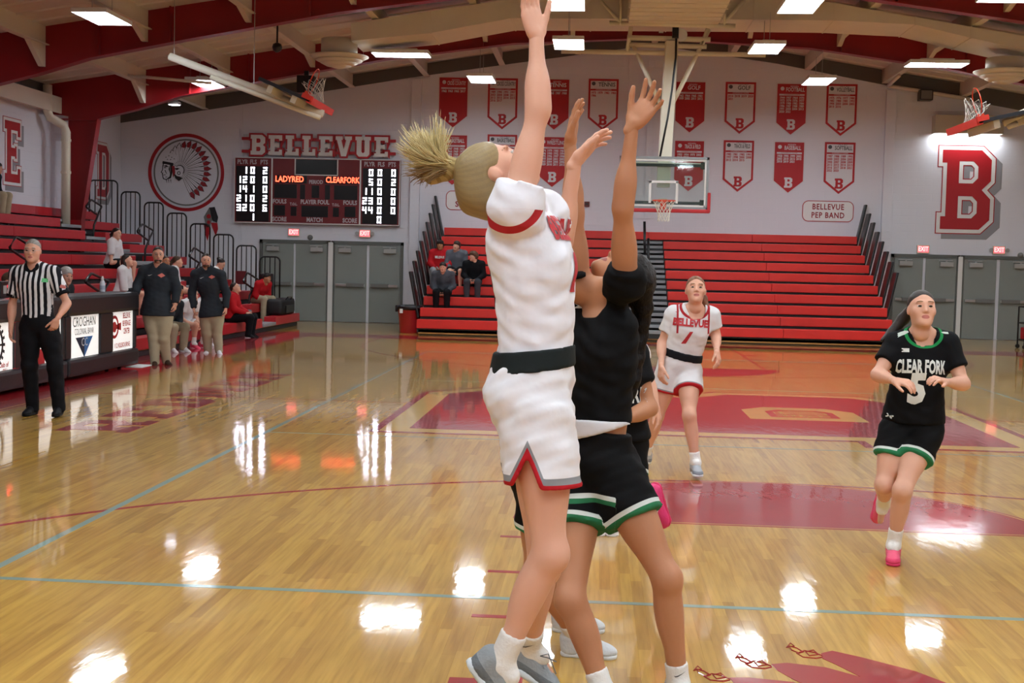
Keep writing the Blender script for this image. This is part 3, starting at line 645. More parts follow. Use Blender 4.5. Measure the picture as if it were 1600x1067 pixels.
# ---------------------------------------------------------------- banners
def banner(pxl, pyt, kind, head, sport, years, row, lab, nm='banner'):
    p = at(pxl, pyt, 'Y', YW); w_, h_, hs = .765, 1.33, 1.02
    if kind == 'white': w_, h_, hs = .80, 1.36, 1.04
    t = thing('pennant_banner', lab, 'banner', (p.x+w_/2, YW-.004, p.z-h_), 'team banners on the end wall')
    M = wallM(p.x, YW-.004, p.z-h_); sh = [(0, h_), (0, h_-hs), (w_/2, 0), (w_, h_-hs), (w_, h_)]
    sh = ccw(sh)
    M_BW = mat('banner_white', 'd6d6da', .6); M_BR = mat('banner_red', 'b01a22', .6); M_BD = mat('banner_dark_print', '4a4a50', .6)
    if kind == 'red':
        mb = MB(); mb.plate([off_loop(sh, .03)], M, .008); obj('white_edge', mb, M_BW, t)
        mb = MB(); mb.plate([sh], M, .016); obj('panel', mb, M_BR, t); ink, ink2 = M_BW, M_BW
    else:
        mb = MB(); mb.plate([sh], M, .012); obj('border', mb, M_BR, t)
        mb = MB(); mb.plate([off_loop(sh, -.055)], M, .018); obj('panel', mb, M_BW, t); ink, ink2 = M_BR, M_BD
    mb = MB(); MM = lambda x, y: M @ Matrix.Translation((x*w_, h_-y*h_, .02))
    mb.plate([[(x-.11, y-.135) for x, y in l] for l in glyph('B', .27, 0, 1.2)], MM(.5, .80), .004)
    obj('letter', mb, M_BW if kind == 'red' else M_BR, t)
    mb = MB(); add_text(mb, head, .055, MM(.58, .05), .003); wd = min(.9, .40/(len(sport)*.075)); add_text(mb, sport, .15, MM(.61, .115), .003, bold=.003, width=wd); obj('sport_name', mb, ink2, t)
    mb = MB(); hh = .045
    mb.box((-.43*w_, -hh/2, 0), (.43*w_, hh/2, .002), MM(.5, .215)); st = obj('title_stripe', mb, ink, t)
    mb = MB(); add_text(mb, 'CONFERENCE CHAMPS', .045, MM(.5, .215), .004, width=.9); obj('title_lettering', mb, M_BR if kind == 'red' else M_BW, st)
    if years:
        mb = MB()
        for i, yv in enumerate(years):
            add_text(mb, yv, .082, MM(.17+.22*(i % 4), .275+.055*(i//4)), .003, bold=.003, width=.85)
        tag(obj('year_list', mb, ink, t), kind='stuff')
    mb = MB()
    cx, cyy = M @ Vector((.17*w_, h_-.095*h_, .02)), 0
    mb.lathe([(.052, -.004), (.052, 0)], (cx.x, cx.y-.002, cx.z), 14, 'Y'); obj('sport_symbol', mb, ink2, t)
    return t
yl = lambda s: s.split()
Yc = yl('1962 1963 1965 2017'); Yt = yl('1973 1979 1982 1983 1986')
banner(687, 121, 'red', 'REDMEN', 'CROSS COUNTRY', Yc, 0, 'red cross country banner, top row, farthest left')
banner(763, 122, 'white', 'LADY RED', 'CROSS COUNTRY', yl('1989 1990 1991 1997 2003 2004 2008 2011 2012 2013 2014 2015 2016 2017'), 0, 'white red-edged cross country banner, top row, partly behind the raised arm')
banner(845, 124, 'red', 'REDMEN', 'TENNIS', yl('1963 1965 1987 1988'), 0, 'red tennis banner, top row, just right of the raised arm')
banner(920, 123, 'white', 'LADY RED', 'TENNIS', Yt, 0, 'white red-edged tennis banner, top row')
banner(1057, 128, 'red', 'REDMEN', 'GOLF', yl('1962 1964 1965 1981 1999 2005 2011 2012'), 0, 'red golf banner, top row, right of the hoop mast')
banner(1134, 128, 'white', 'LADY RED', 'GOLF', yl('2014 2018 2019 2020 2021'), 0, 'white red-edged golf banner, top row')
banner(1215, 131, 'red', 'REDMEN', 'FOOTBALL', yl('1944 1957 1964 1970 1973 1974 1976 1977 1979 1980 1982 1984 1986 1987 1988 1989 1991 2003 2004 2013 2020 2021'), 0, 'red football banner with many years, top row')
banner(1292, 131, 'white', 'LADY RED', 'VOLLEYBALL', yl('1975 1976 1977 1980 1982 1984 1985 1993 1994 2003 2004 2005 2013 2016'), 0, 'white red-edged volleyball banner, top row, farthest right')
banner(686, 211, 'red', 'REDMEN', 'BASKETBALL', yl('1945 1947 1948 1953 1962 1964 1969 1972 1983 1985 1988 1991 1995 1996 1998 1999'), 1, 'red basketball banner behind the flying ponytail')
banner(762, 210, 'white', 'LADY RED', 'BASKETBALL', yl('1984 1985 1990 1994 2003'), 1, 'white red-edged banner behind the head of the jumping player')
banner(842, 214, 'red', 'REDMEN', 'WRESTLING', yl('1974 1979 1980 1981 1986 1990 1992 1994 1995 1996 1997 1998 1999 2000 2001 2002 2003 2004 2005 2006 2009 2010 2011 2012'), 1, 'red wrestling banner behind the lifted hands')
banner(1055, 220, 'red', 'REDMEN', 'TRACK & FIELD', yl('1953 1954 1975 2005 2012 2013'), 1, 'red track and field banner partly behind the backboard glass')
banner(1131, 219, 'white', 'LADY RED', 'TRACK & FIELD', yl('1980 1981 1982 1993 1997 1998 2000 2008 2012 2014 2015'), 1, 'white red-edged track and field banner, lower row')
banner(1211, 222, 'red', 'REDMEN', 'BASEBALL', yl('1958 1995 1999 2002 2003 2010 2012 2015 2018 2019 2021'), 1, 'red baseball banner, lower row')
banner(1289, 222, 'white', 'LADY RED', 'SOFTBALL', yl('1987 1988 1989 1995 2000 2003 2004 2005 2006 2007 2008 2009 2012 2013 2014 2015 2016 2017 2018 2021 2022 2023'), 1, 'white red-edged softball banner above the pep band sign')

def wall_sign(pl, pr, lines, lab):
    a, b_ = at(*pl, 'Y', YW), at(*pr, 'Y', YW); w_, h_ = b_.x-a.x, a.z-b_.z; r = .16
    def rr(d): 
        x0, y0, x1, y1 = d, d, w_-d, h_-d; q = r-d; o = []
        for cx, cy2, a0 in ((x1-q, y0+q, -PI/2), (x1-q, y1-q, 0), (x0+q, y1-q, PI/2), (x0+q, y0+q, PI)): o += arc(cx, cy2, q, a0, a0+PI/2, 6)
        return o
    t = thing('wall_sign', lab, 'sign', (a.x+w_/2, YW, b_.z)); M = wallM(a.x, YW, b_.z)
    mb = MB(); mb.plate([rr(0)], M, .012); obj('border', mb, M_RED, t)
    mb = MB(); mb.plate([rr(.02)], M, .016); obj('panel', mb, M_SIGNW, t)
    mb = MB()
    for i, s in enumerate(lines):
        add_text(mb, s, .21, M @ Matrix.Translation((w_/2, h_*(.70-.40*i), .017)), .003, bold=.005, width=(w_*.80)/(len(s)*.165), space=1.15)
    obj('lettering', mb, mat('sign_red', '8e1a22', .6), t)
wall_sign((1254, 313), (1333, 347.5), ['BELLEVUE', 'PEP BAND'], 'white rounded sign reading BELLEVUE PEP BAND')
wall_sign((697, 297.5), (790, 330), ['BELLEVUE', 'STUDENTS'], 'white rounded sign half hidden behind the jumping player, over the seated boys')

# painted letter B with its grey drop shadow, and the letters on the left wall
def big_letter(ch, M, h, sx, lab, sh=(.16, -.14)):
    t = thing('wall_letter', lab, 'letter', tuple(M.translation))
    g = lambda d: glyph(ch, h, d, sx)
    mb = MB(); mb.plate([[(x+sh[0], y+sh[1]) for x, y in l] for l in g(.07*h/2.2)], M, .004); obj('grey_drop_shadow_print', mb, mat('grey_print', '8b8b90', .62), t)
    mb = MB(); mb.plate(g(.075*h/2.2*1.0), M, .007); obj('red_outline', mb, M_RED, t)
    mb = MB(); mb.plate(g(.05*h/2.2), M, .010); obj('white_line', mb, M_WHITE, t)
    mb = MB(); mb.plate(g(-.05*h/2.2), M, .013); obj('red_face', mb, M_RED, t)
p0 = at(1460, 364, 'Y', YW); p1 = at(1463, 227, 'Y', YW)
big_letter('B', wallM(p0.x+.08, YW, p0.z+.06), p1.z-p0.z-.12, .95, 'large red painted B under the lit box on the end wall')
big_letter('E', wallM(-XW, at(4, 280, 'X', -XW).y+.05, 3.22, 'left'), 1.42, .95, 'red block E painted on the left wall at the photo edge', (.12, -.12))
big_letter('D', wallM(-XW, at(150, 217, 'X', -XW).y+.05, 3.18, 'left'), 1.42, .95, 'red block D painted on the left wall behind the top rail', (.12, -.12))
# lit box above the B
a, b_ = at(1460, 205, 'Y', YW-.3), at(1567, 183, 'Y', YW-.3)
t = thing('light_box', 'cream wall box washing white light down over the big B', 'light', (a.x, YW, a.z))
mb = MB(); mb.bbox((a.x, YW-.35, a.z), (b_.x+.02, YW-.002, b_.z+.03), .01); mb.box((a.x, YW-.35, a.z-.05), (b_.x+.02, YW-.335, a.z+.01)); mb.box((a.x, YW-.35, a.z-.05), (a.x+.015, YW-.01, a.z+.01)); mb.box((b_.x+.005, YW-.35, a.z-.05), (b_.x+.02, YW-.01, a.z+.01)); obj('housing', mb, mat('box_paint', 'b9ae98', .6), t)
mb = MB(); mb.box((a.x+.02, YW-.33, a.z-.004), (b_.x, YW-.06, a.z+.002)); obj('diffuser', mb, mat('wall_wash_glow', (.9, .96, 1), .5, emit=LAMP*.55), t)

# exit signs, small wall boxes
def exit_sign(px, py, lab, ears):
    p = at(px, py, 'Y', YW-.05); t = thing('exit_sign', lab, 'sign', (p.x, YW, p.z-.1), 'exit signs over the doors')
    mb = MB(); mb.bbox((p.x-.16, YW-.06, p.z-.11), (p.x+.16, YW-.005, p.z+.11), .008); obj('case', mb, mat('exit_case', 'c9c0ae', .5), t)
    mb = MB(); mb.box((p.x-.135, YW-.066, p.z-.075), (p.x+.135, YW-.06, p.z+.085)); obj('lit_face', mb, mat('exit_red_glow', (1, .10, .13), .5, emit=1.6), t)
    mb = MB(); add_text(mb, 'EXIT', .17, wallM(p.x, YW-.066, p.z+.005), .003, bold=.003, width=.75); obj('lettering', mb, mat('exit_letters', (1, .55, .5), .5, emit=1.2), t)
    if ears:
        mb = MB()
        for s_ in (-1, 1): mb.lathe([(.03, .02), (.055, -.03), (.055, -.05)], (p.x+s_*.21, YW-.04, p.z), 12, 'Y'); mb.box((p.x+s_*.14, YW-.045, p.z-.02), (p.x+s_*.2, YW-.02, p.z+.02)) if s_ > 0 else mb.box((p.x-.2, YW-.045, p.z-.02), (p.x-.14, YW-.02, p.z+.02))
        obj('emergency_lamp', mb, M_LGREY, t)
exit_sign(459, 363, 'red lit exit sign over the left pair of doors, under the scoreboard', 0)
exit_sign(570, 365, 'red lit exit sign with lamp ears, under the scoreboard on the right', 1)
exit_sign(1442.5, 389.5, 'dim red exit sign with readable letters, below the big B', 0)
exit_sign(1561, 391, 'red lit exit sign with lamp ears, at the right photo edge', 1)
for px, py, lab in ((485, 371, 'small round grey camera on the wall between exit signs'), (1594, 399, 'small round grey camera on the wall at the right photo edge')):
    p = at(px, py, 'Y', YW); t = thing('wall_camera', lab, 'camera', tuple(p)); mb = MB(); mb.lathe([(.075, .0), (.075, -.04), (.05, -.08), (.01, -.095)], (p.x, YW, p.z), 16, 'Y'); obj('dome', mb, M_GREY, t, True); mb = MB(); mb.lathe([(.09, .0), (.09, -.02)], (p.x, YW, p.z), 16, 'Y'); obj('base', mb, M_WHITE, t)
p = at(917, 319, 'Y', YW); t = thing('alarm_box', 'small dark red fire alarm box on the wall between the lifted arms', 'alarm', tuple(p)); mb = MB(); mb.bbox((p.x-.07, YW-.05, p.z-.07), (p.x+.07, YW, p.z+.07)); obj('case', mb, mat('alarm_red', '5a1216', .5), t); mb = MB(); mb.box((p.x-.04, YW-.056, p.z-.02), (p.x+.04, YW-.05, p.z+.03)); obj('grille', mb, M_BLACK, t)
# pipe on the left wall
q = at(103, 260, 'Y', 27.3); xp = q.x; t = thing('drain_pipe', 'cream drain pipe bending down the left wall beside the red column', 'pipe', (xp, 27.3, 2.3))
mb = MB(); mb.tube([(xp-.32, 27.0, 5.6), (xp-.32, 27.0, 5.0), (xp-.28, 27.05, 4.86), (xp-.05, 27.28, 4.70), (xp, 27.3, 4.55), (xp, 27.3, 2.3)], .105, 14); obj('pipe_run', mb, M_PIPE, t, True)
for z in (4.35, 3.6): mb = MB(); mb.lathe([(.12, -.03), (.12, .03)], (xp, 27.3, z), 16); obj('collar', mb, M_PIPE, t)
# ---------------------------------------------------------------- main hoop at the far end
YB = 24.17
t = thing('basketball_hoop', 'ceiling-hung glass backboard with orange rim and white net at the far end', 'hoop', (0, YB, 2.9))
mb = MB(); mb.box((-.89, YB+.012, 2.93), (.89, YB+.024, 3.94)); gl = obj('glass_board', mb, M_GLASS, t)
mb = MB()
for a, b_ in (((-.915, 2.90), (.915, 2.95)), ((-.915, 3.92), (.915, 3.97)), ((-.915, 2.9), (-.87, 3.97)), ((.87, 2.9), (.915, 3.97))): mb.box((a[0], YB, a[1]), (b_[0], YB+.04, b_[1]))
obj('frame', mb, mat('backboard_frame', '8a8c8e', .4, metal=.5), t)
mb = MB()
for a, b_ in (((-.30, 3.02), (-.25, 3.47)), ((.25, 3.02), (.30, 3.47)), ((-.30, 3.43), (.30, 3.48)), ((-.86, 2.95), (.86, 2.985)), ((-.86, 3.88), (.86, 3.915)), ((-.865, 2.95), (-.83, 3.9)), ((.83, 2.95), (.865, 3.9))): mb.box((a[0], YB+.006, a[1]), (b_[0], YB+.012, b_[1]))
obj('white_target_line', mb, M_WHITE, gl)
mb = MB(); mb.bbox((-.955, YB-.03, 2.83), (.955, YB+.07, 2.905), .02); mb.bbox((.90, YB-.03, 2.84), (.965, YB+.07, 3.25), .02); mb.bbox((-.965, YB-.03, 2.84), (-.90, YB+.07, 3.25), .02); obj('red_edge_pad', mb, mat('red_pad', 'b5202a', .5), t)
mb = MB()
for z in (3.03, 3.80): mb.bbox((-.84, YB+.05, z-.03), (.84, YB+.10, z+.03), .006)
for x in (-.8, .8):
    for z in (3.03, 3.8): mb.box((x-.05, YB+.04, z-.07), (x+.05, YB+.12, z+.07))
obj('dark_mounting_bar', mb, mat('dark_green_steel', '2b3532', .5), t)
mb = MB(); mb.bbox((-.83, YB+.1, 3.78), (.83, YB+.16, 3.86), .006); mb.bbox((-.13, YB+.1, 3.35), (.13, YB+.2, 3.8), .01); mb.bbox((-.09, YB+.05, 2.98), (.09, YB+.12, 3.12), .01); obj('white_bracket', mb, M_PIPE, t)
rc = Vector((0, 23.79, 3.05)); mb = MB(); mb.tube([rc+Vector((.2286*math.cos(a), .2286*math.sin(a), 0)) for a in [2*PI*k/32 for k in range(32)]], .0095, 8, closed=True)
mb.box((-.09, 23.99, 3.035), (.09, YB+.01, 3.06)); mb.box((-.06, YB-.05, 2.9), (.06, YB+.01, 3.06)); rim = obj('rim', mb, M_RIM, t)
def net(c, parent, ax=(0, 0, -1), n=12):
    """knotted cord net hanging from the rim"""
    ax = Vector(ax); e1 = ax.orthogonal().normalized(); e2 = ax.cross(e1); mb = MB(); R = [.22, .19, .16, .135, .12, .115, .12]; H = [0, .07, .14, .21, .28, .35, .41]
    def pt(i, k): a = 2*PI*(k+.5*(i % 2))/n; return c+e1*(R[i]*math.cos(a))+e2*(R[i]*math.sin(a))+ax*H[i]
    for i in range(6):
        for k in range(n):
            mb.tube([pt(i, k), pt(i+1, k if i % 2 == 0 else k+1)], .0045, 4, False); mb.tube([pt(i, k), pt(i+1, k-1 if i % 2 == 0 else k)], .0045, 4, False)
    return obj('net', mb, M_NET, parent)
net(rc+Vector((0, 0, -.01)), rim)
Q = lambda px, py, y=24.75: P(px, py, y)
mb = MB(); a = Q(1040, 245); b_ = Q(1051, 66); mb.add([(-.12, 24.55, 3.4), (.15, 24.55, 3.4), (.15, 24.8, 3.4), (-.12, 24.8, 3.4), (b_.x-.14, 24.55, b_.z), (b_.x+.11, 24.55, b_.z), (b_.x+.12, 24.8, b_.z), (b_.x-.16, 24.8, b_.z)], [(0, 1, 5, 4), (1, 2, 6, 5), (2, 3, 7, 6), (3, 0, 4, 7), (4, 5, 6, 7)]); obj('mast', mb, M_PIPE, t)
for a, b_ in (((990, 72), (1034, 168)), ((1108, 46), (1049, 166)), ((986, 42), (980, 82)), ((1106, 45), (1097, 70))):
    mb = MB(); mb.tube([Q(*a), Q(*b_)], .045, 10); obj('brace', mb, M_PIPE, t, True)
mb = MB(); mb.tube([Q(952, 36, 23.9), Q(1149, 41, 23.9)], .05, 10); obj('cross_pipe', mb, M_PIPE, t, True)
for a, b_, r in (((980, 59), (1110, 62), .055), ((983, 70), (1104, 73), .05), ((877, 80), (1196, 86), .05)):
    mb = MB(); mb.tube([Q(*a), Q(*b_)], r, 10); obj('cross_pipe', mb, M_PIPE, t, True)
for px in (969, 1132):
    mb = MB(); mb.tube([Q(px, 40, 23.88), Q(px+1, -25, 23.88)], .03, 8); mb.tube([Q(px, 36, 23.88), Q(px-38 if px < 1000 else px+38, -8, 23.88)], .03, 8); obj('hanger', mb, M_PIPE, t, True)
mb = MB(); mb.tube([Q(1056, 36, 24.5), Q(1069, -6, 23.2)], .075, 14); obj('lift_tube', mb, M_PIPE, t, True)
mb = MB(); mb.lathe([(.06, -.05), (.085, -.02), (.085, .04), (.05, .07)], tuple(Q(1068, 2, 23.2)), 14); mb.bbox(tuple(Q(1050, 60, 24.5)), tuple(Q(1061, 34, 24.42)), .01); obj('black_motor', mb, M_BLACK, t)
mb = MB(); mb.tube([Q(1057, 40, 24.5), Q(1056, 90, 24.5), Q(1050, 140, 24.45), Q(1043, 185, 24.4), Q(1031, 246, 24.3)], .022, 6); obj('black_strap', mb, M_BLACK, t, True)
mb = MB(); mb.lathe([(.13, -.05), (.13, .05)], tuple(Q(1064, 55, 24.6)), 16, 'Y'); obj('winch_drum', mb, M_WHITE, t)

# side hoops folded up under the roof, seen edge on
def side_hoop(spts, y, lab, mirror):
    """boom start/end, board start/end, in image coordinates at depth y"""
    (b0, b1), (d0, d1), nt_ = spts
    b0, b1, d0, d1 = P(*b0, y+.9), P(*b1, y+.9), P(*d0, y), P(*d1, y)
    t = thing('folded_hoop', lab, 'hoop', tuple(d1), 'side hoops folded under the roof')
    mb = MB(); mb.tube([b0, b1], .07, 12); obj('boom', mb, M_CREAM, t, True)
    mb = MB(); dv = (b1-b0).normalized(); off_ = Vector((0, -.25, -.10)); mb.tube([b0+off_+dv*.9, b1+off_], .045, 10); obj('boom', mb, M_PIPE, t, True)
    for q in (b0+(b1-b0)*.03, b0+(b1-b0)*.55):
        mb = MB(); mb.tube([q, Vector((q.x, q.y, deck(q.x)+.02))], .007, 5); obj('hanger_cable', mb, M_LGREY, t)
    d = (d1-d0).normalized(); n = Vector((0, 1, 0)).cross(d); 
    if n.z < 0: n = -n
    M = Matrix((( d.x, 0, n.x, d0.x), (d.y, 1, n.y, d0.y), (d.z, 0, n.z, d0.z), (0, 0, 0, 1)))
    L = (d1-d0).length
    mb = MB(); mb.box((0, 0, -.03), (L, 1.8, .03), M); obj('board', mb, mat('dark_board_edge', '23252c', .4), t)
    mb = MB(); mb.box((L-.16, -.03, .0), (L+.03, .06, .085), M); mb.box((L-.06, 0, -.05), (L+.04, 1.83, .07), M); obj('red_edge_pad', mb, mat('red_orange_pad', 'd2301e', .5), t)
    mb = MB()
    for u in (.18, L-.35): mb.box((u, .1, -.16), (u+.1, 1.6, -.03), M)
    obj('white_bracket', mb, M_PIPE, t)
    rc = M @ Vector((L-.30, .9, .38)); e1 = Vector((0, 1, 0))
    mb = MB(); mb.tube([rc+e1*(.2286*math.cos(a))+n*(.2286*math.sin(a)) for a in [2*PI*k/24 for k in range(24)]], .0095, 6, closed=True); mb.box((L-.36, .84, .0), (L-.25, .96, .16), M); rm = obj('rim', mb, M_RIM, t)
    net(rc, rm, tuple((d*.25+Vector((0, 0, -1))).normalized()), 10)
    return t
side_hoop((((265, 88), (505, 178)), ((404, 122), (484, 157)), None), 20.0, 'folded side hoop hanging edge-on on the left, above the feathered emblem', False)
side_hoop((((1660, 148), (1568, 192)), ((1650, 164), (1530, 190)), None), 19.0, 'folded side hoop with hanging net at the right photo edge', True)
t = thing('loudspeaker', 'dark wall loudspeaker high under the roof left of the lit box', 'speaker', tuple(at(1445, 150, 'Y', YW-.2))); p = at(1445, 150, 'Y', YW-.25)
mb = MB(); mb.bbox((p.x-.17, YW-.45, p.z-.13), (p.x+.17, YW-.15, p.z+.15), .02); obj('cabinet', mb, M_BLACK, t); mb = MB(); mb.box((p.x-.03, YW-.16, p.z-.03), (p.x+.03, YW, p.z+.03)); mb.box((p.x-.14, YW-.456, p.z-.1), (p.x+.14, YW-.45, p.z+.12)); obj('bracket', mb, M_GREY, t)
t = thing('loudspeaker', 'dark speaker box on the frame behind the left folded hoop', 'speaker', tuple(P(478, 132, 27.3))); p = P(478, 132, 27.3)
mb = MB(); mb.bbox((p.x-.2, 27.2, p.z-.2), (p.x+.2, 27.5, p.z+.2), .02); obj('cabinet', mb, M_BLACK, t); mb = MB(); mb.box((p.x-.05, 27.32, p.z+.2), (p.x+.05, 27.38, bot(p.x)+.02)); obj('bracket', mb, M_BLACK, t)
t = thing('ceiling_camera', 'black ball camera hanging from a purlin left of the round diffuser', 'camera', tuple(P(433, 74, 23))); p = P(433, 74, 23)
mb = MB(); mb.lathe([(.02, -.1), (.085, -.06), (.1, 0), (.085, .06), (.03, .09)], tuple(p), 14); obj('ball', mb, M_BLACK, t, True); mb = MB(); mb.tube([p+Vector((0, 0, .08)), p+Vector((0, 0, .6))], .02, 6); obj('stem', mb, M_BLACK, t)
mb = MB(); mb.tube([P(200, 118, 26), P(330, 130, 26)], .035, 8); t = thing('sway_pipe', 'thin cream sway pipe crossing behind the left boom', 'pipe', tuple(P(200, 118, 26))); obj('pipe_run', mb, M_CREAM, t, True)
mb = MB(); mb.tube([at(1388, 134, 'Y', YW-.2), at(1515, 155, 'Y', YW-.2)], .05, 8); mb.tube([at(1388, 134, 'Y', YW-.2), at(1405, 118, 'Y', 27.9)], .045, 8); t = thing('roof_conduit', 'cream conduit along the wall top over the speaker at right', 'pipe', tuple(at(1388, 134, 'Y', YW-.2))); obj('pipe_run', mb, M_CREAM, t, True)

# ---------------------------------------------------------------- far bleachers
t = thing('bleacher', 'red ten-row bleacher facing the camera at the far end', 'bleacher', (0, 27, 0))
FR0, FRUN, FZ0, FRISE = 27.05, .56, .366, .252
def frow(i): return FR0+FRUN*i, FZ0+FRISE*i
M_STEP = mat('grey_step_tread', '8b8d90', .55); M_STEPD = mat('dark_step_riser', '222326', .5)
for i in range(10):
    y, z = frow(i)
    segs = [(-5.45, 5.5)] if i == 9 else [(-5.45, -.95), (.40-.0*i, 5.5)]
    for x0, x1 in segs:
        n = 2 if x1-x0 < 8 else 4
        for k in range(n):
            a, b_ = x0+(x1-x0)*k/n, x0+(x1-x0)*(k+1)/n
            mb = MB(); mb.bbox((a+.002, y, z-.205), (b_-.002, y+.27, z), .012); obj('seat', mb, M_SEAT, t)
    mb = MB(); mb.box((-5.45, y+.06, z-.30), (5.5, y+FRUN+.04, z-.215)); mb.box((-5.45, y+.10, max(.15, z-.45)), (5.5, y+.12, z-.21)); obj('footboard', mb, M_STEPD, t)
    if i < 9:
        mb = MB(); mb.bbox((-.93, y-.02, z-.19), (.38, y+.30, z-.12), .008); obj('step_tread', mb, M_STEP, t)
        mb = MB(); mb.box((-.93, y, z-.30), (.38, y+.25, z-.19)); obj('step_riser', mb, M_STEPD, t)
        mb = MB(); mb.bbox((-.93, y+.30, z-.065), (.38, y+.56, z-.0), .008); obj('step_tread', mb, M_STEP, t)
mb = MB(); mb.bbox((-5.42, FR0+.06, .03), (5.48, FR0+.10, .135), .006); obj('kick_board', mb, M_WOODEDGE, t)
mb = MB(); mb.box((-5.4, FR0+.12, 0), (5.45, YW-.05, .10)); obj('under_frame', mb, M_BLACK, t)
for s_ in (-1, 1):
    for i in range(1, 10):
        y, z = frow(i); x = s_*5.5
        if i == 1 and s_ > 0: continue
        mb = MB(); M = Matrix.Translation((x, y+.05, z-.25)) @ Matrix.Rotation(s_*.2, 4, 'Y'); h = 1.12
        bm = MB(); bm.bbox((-.03, 0, 0), (.03, .42, h), .028); mb.add([M @ Vector(v) for v in bm.v], bm.f); obj('end_panel', mb, M_BLACK, t)
for a, b_, y in (((1007, 346), (1008, 420), 31.2), ((1013, 372), (1013, 442), 30.3), ((1018, 440), (1017, 505), 28.6)):
    mb = MB(); p, q = P(*a, y), P(*b_, y); mb.tube([p, q], .035, 8); obj('aisle_post', mb, M_BLACK, t, True)

# ---------------------------------------------------------------- left bleachers
t = thing('bleacher', 'red bleacher along the left wall behind the scorer table and bench', 'bleacher', (-8.87, 20, 0)); LB = t
LX0, LRUN, LZ0, LRISE = -8.87, .59, .315, .272
def lrow(i): return LX0-LRUN*i, LZ0+LRISE*i
AIS = (26.3, 27.5)
for i in range(10):
    x, z = lrow(i)
    segs = [(8, AIS[0]), (AIS[1], 30.0)] if i < 9 else [(8, 30.0)]
    for y0_, y1_ in segs:
        n = max(1, int((y1_-y0_)/3.2))
        for k in range(n):
            a, b_ = y0_+(y1_-y0_)*k/n, y0_+(y1_-y0_)*(k+1)/n
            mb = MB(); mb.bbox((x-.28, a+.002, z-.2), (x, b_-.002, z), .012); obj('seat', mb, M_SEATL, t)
    mb = MB(); mb.box((x-LRUN-.04, 8, z-.31), (x-.06, 30.0, z-.225)); mb.box((x-.12, 8, max(.15, z-.47)), (x-.10, 30.0, z-.22)); obj('footboard', mb, M_STEPD, t)
    if i < 9:
        mb = MB(); mb.bbox((x-.34, AIS[0]+.02, z-.19), (x+.02, AIS[1]-.02, z-.12), .008); obj('step_tread', mb, M_STEP, t)
        mb = MB(); mb.bbox((x-.58, AIS[0]+.1, z-.05), (x-.34, AIS[1]-.3, z+.01), .008); obj('step_tread', mb, M_STEP, t)
mb = MB(); mb.bbox((LX0-.12, 8, .02), (LX0-.08, 30.0, .115), .006); obj('kick_board', mb, M_WOODEDGE, t)
mb = MB(); mb.box((-XW+.05, 8, 0), (LX0-.15, 29.9, .10)); obj('under_frame', mb, M_BLACK, t)
RAILS = [(-14.42, -13.68, 3.59, 2.35), (-13.58, -13.09, 3.31, 2.1), (-12.97, -12.48, 3.05, 1.85), (-12.37, -11.87, 2.79, 1.55), (-11.76, -11.25, 2.53, 1.3), (-11.15, -10.64, 2.27, 1.0), (-10.55, -10.04, 2.0, .8), (-9.94, -9.42, 1.73, .45)]
for x0, x1, zt_, zb_ in RAILS:
    mb = MB(); r = .12; y = 30.08; pts = [(x0, y, zb_)]+[(x0+r-r*math.cos(a), y, zt_-r+r*math.sin(a)) for a in [PI/2*k/5 for k in range(6)]]+[(x1-r+r*math.sin(a), y, zt_-r+r*math.cos(a)) for a in [PI/2*k/5 for k in range(6)]]+[(x1, y, zb_)]
    mb.tube(pts, .021, 8); rl = obj('guard_rail', mb, M_BLACK, LB, True)
    n = 3 if x1-x0 < .6 else 4
    for k in range(1, n+1):
        mb = MB(); xx = x0+(x1-x0)*k/(n+1); mb.tube([(xx, y, zb_), (xx, y, zt_-.0)], .014, 6); obj('baluster', mb, M_BLACK, rl)
    mb = MB(); mb.tube([(x0, y, zb_+.02), (x1, y, zb_+.02)], .016, 6); mb.box((x0, y-.08, zb_-.08), (x1, y, zb_)); obj('baluster', mb, M_BLACK, rl)
# looped aisle hand rails, each standing on its step
def loop_rail(pts, base, X_):
    q = [at(*p, 'X', X_) for p in pts]; mb = MB(); n = len(q); path = []
    for i in range(n):
        a, b_, c = q[i-1], q[i], q[(i+1) % n]
        for k in (.25, .5, .75): path.append(((b_+(a-b_)*.18)*(1-k)+(b_+(c-b_)*.18)*k)*.75+b_*.25)
    mb.tube(path, .024, 8, closed=True); o = obj('loop_rail', mb, M_BLACK, LB, True)
    mb = MB(); mb.tube([at(*p, 'X', X_) for p in base], .026, 8); obj('post', mb, M_BLACK, o, True)
loop_rail([(142, 311), (160, 322), (153, 337), (133, 323)], [(154, 334), (147, 352), (145, 376)], -13.2)
loop_rail([(222, 349), (241, 360), (232, 377), (213, 362)], [(233, 374), (227, 390), (226, 412)], -11.9)
loop_rail([(303, 386), (322, 398), (312, 412), (294, 400)], [(313, 408), (304, 425), (302, 440)], -10.8)
loop_rail([(386, 425), (405, 437), (397, 453), (379, 440)], [(396, 450), (390, 462), (389, 482)], -9.7)
loop_rail([(24, 369), (46, 382), (42, 408), (13, 388)], [(42, 402), (40, 420), (40, 450)], -11.4)
loop_rail([(142, 426), (172, 440), (160, 460), (131, 440)], [(164, 452), (162, 470), (162, 490)], -9.9)
mb = MB(); p = at(377, 433, 'Y', 30.0); mb.bbox((p.x-.15, 29.98, p.z-.18), (p.x+.12, 30.04, p.z+.16), .01); obj('red_rail_plate', mb, mat('dark_red_plate', '5c1016', .5), LB)
mb = MB(); p = at(417, 455, 'Y', 29.6); mb.bbox((p.x-.17, 29.55, .42), (p.x+.17, 29.65, at(417, 427, 'Y', 29.6).z), .045); obj('end_panel', mb, M_BLACK, LB)

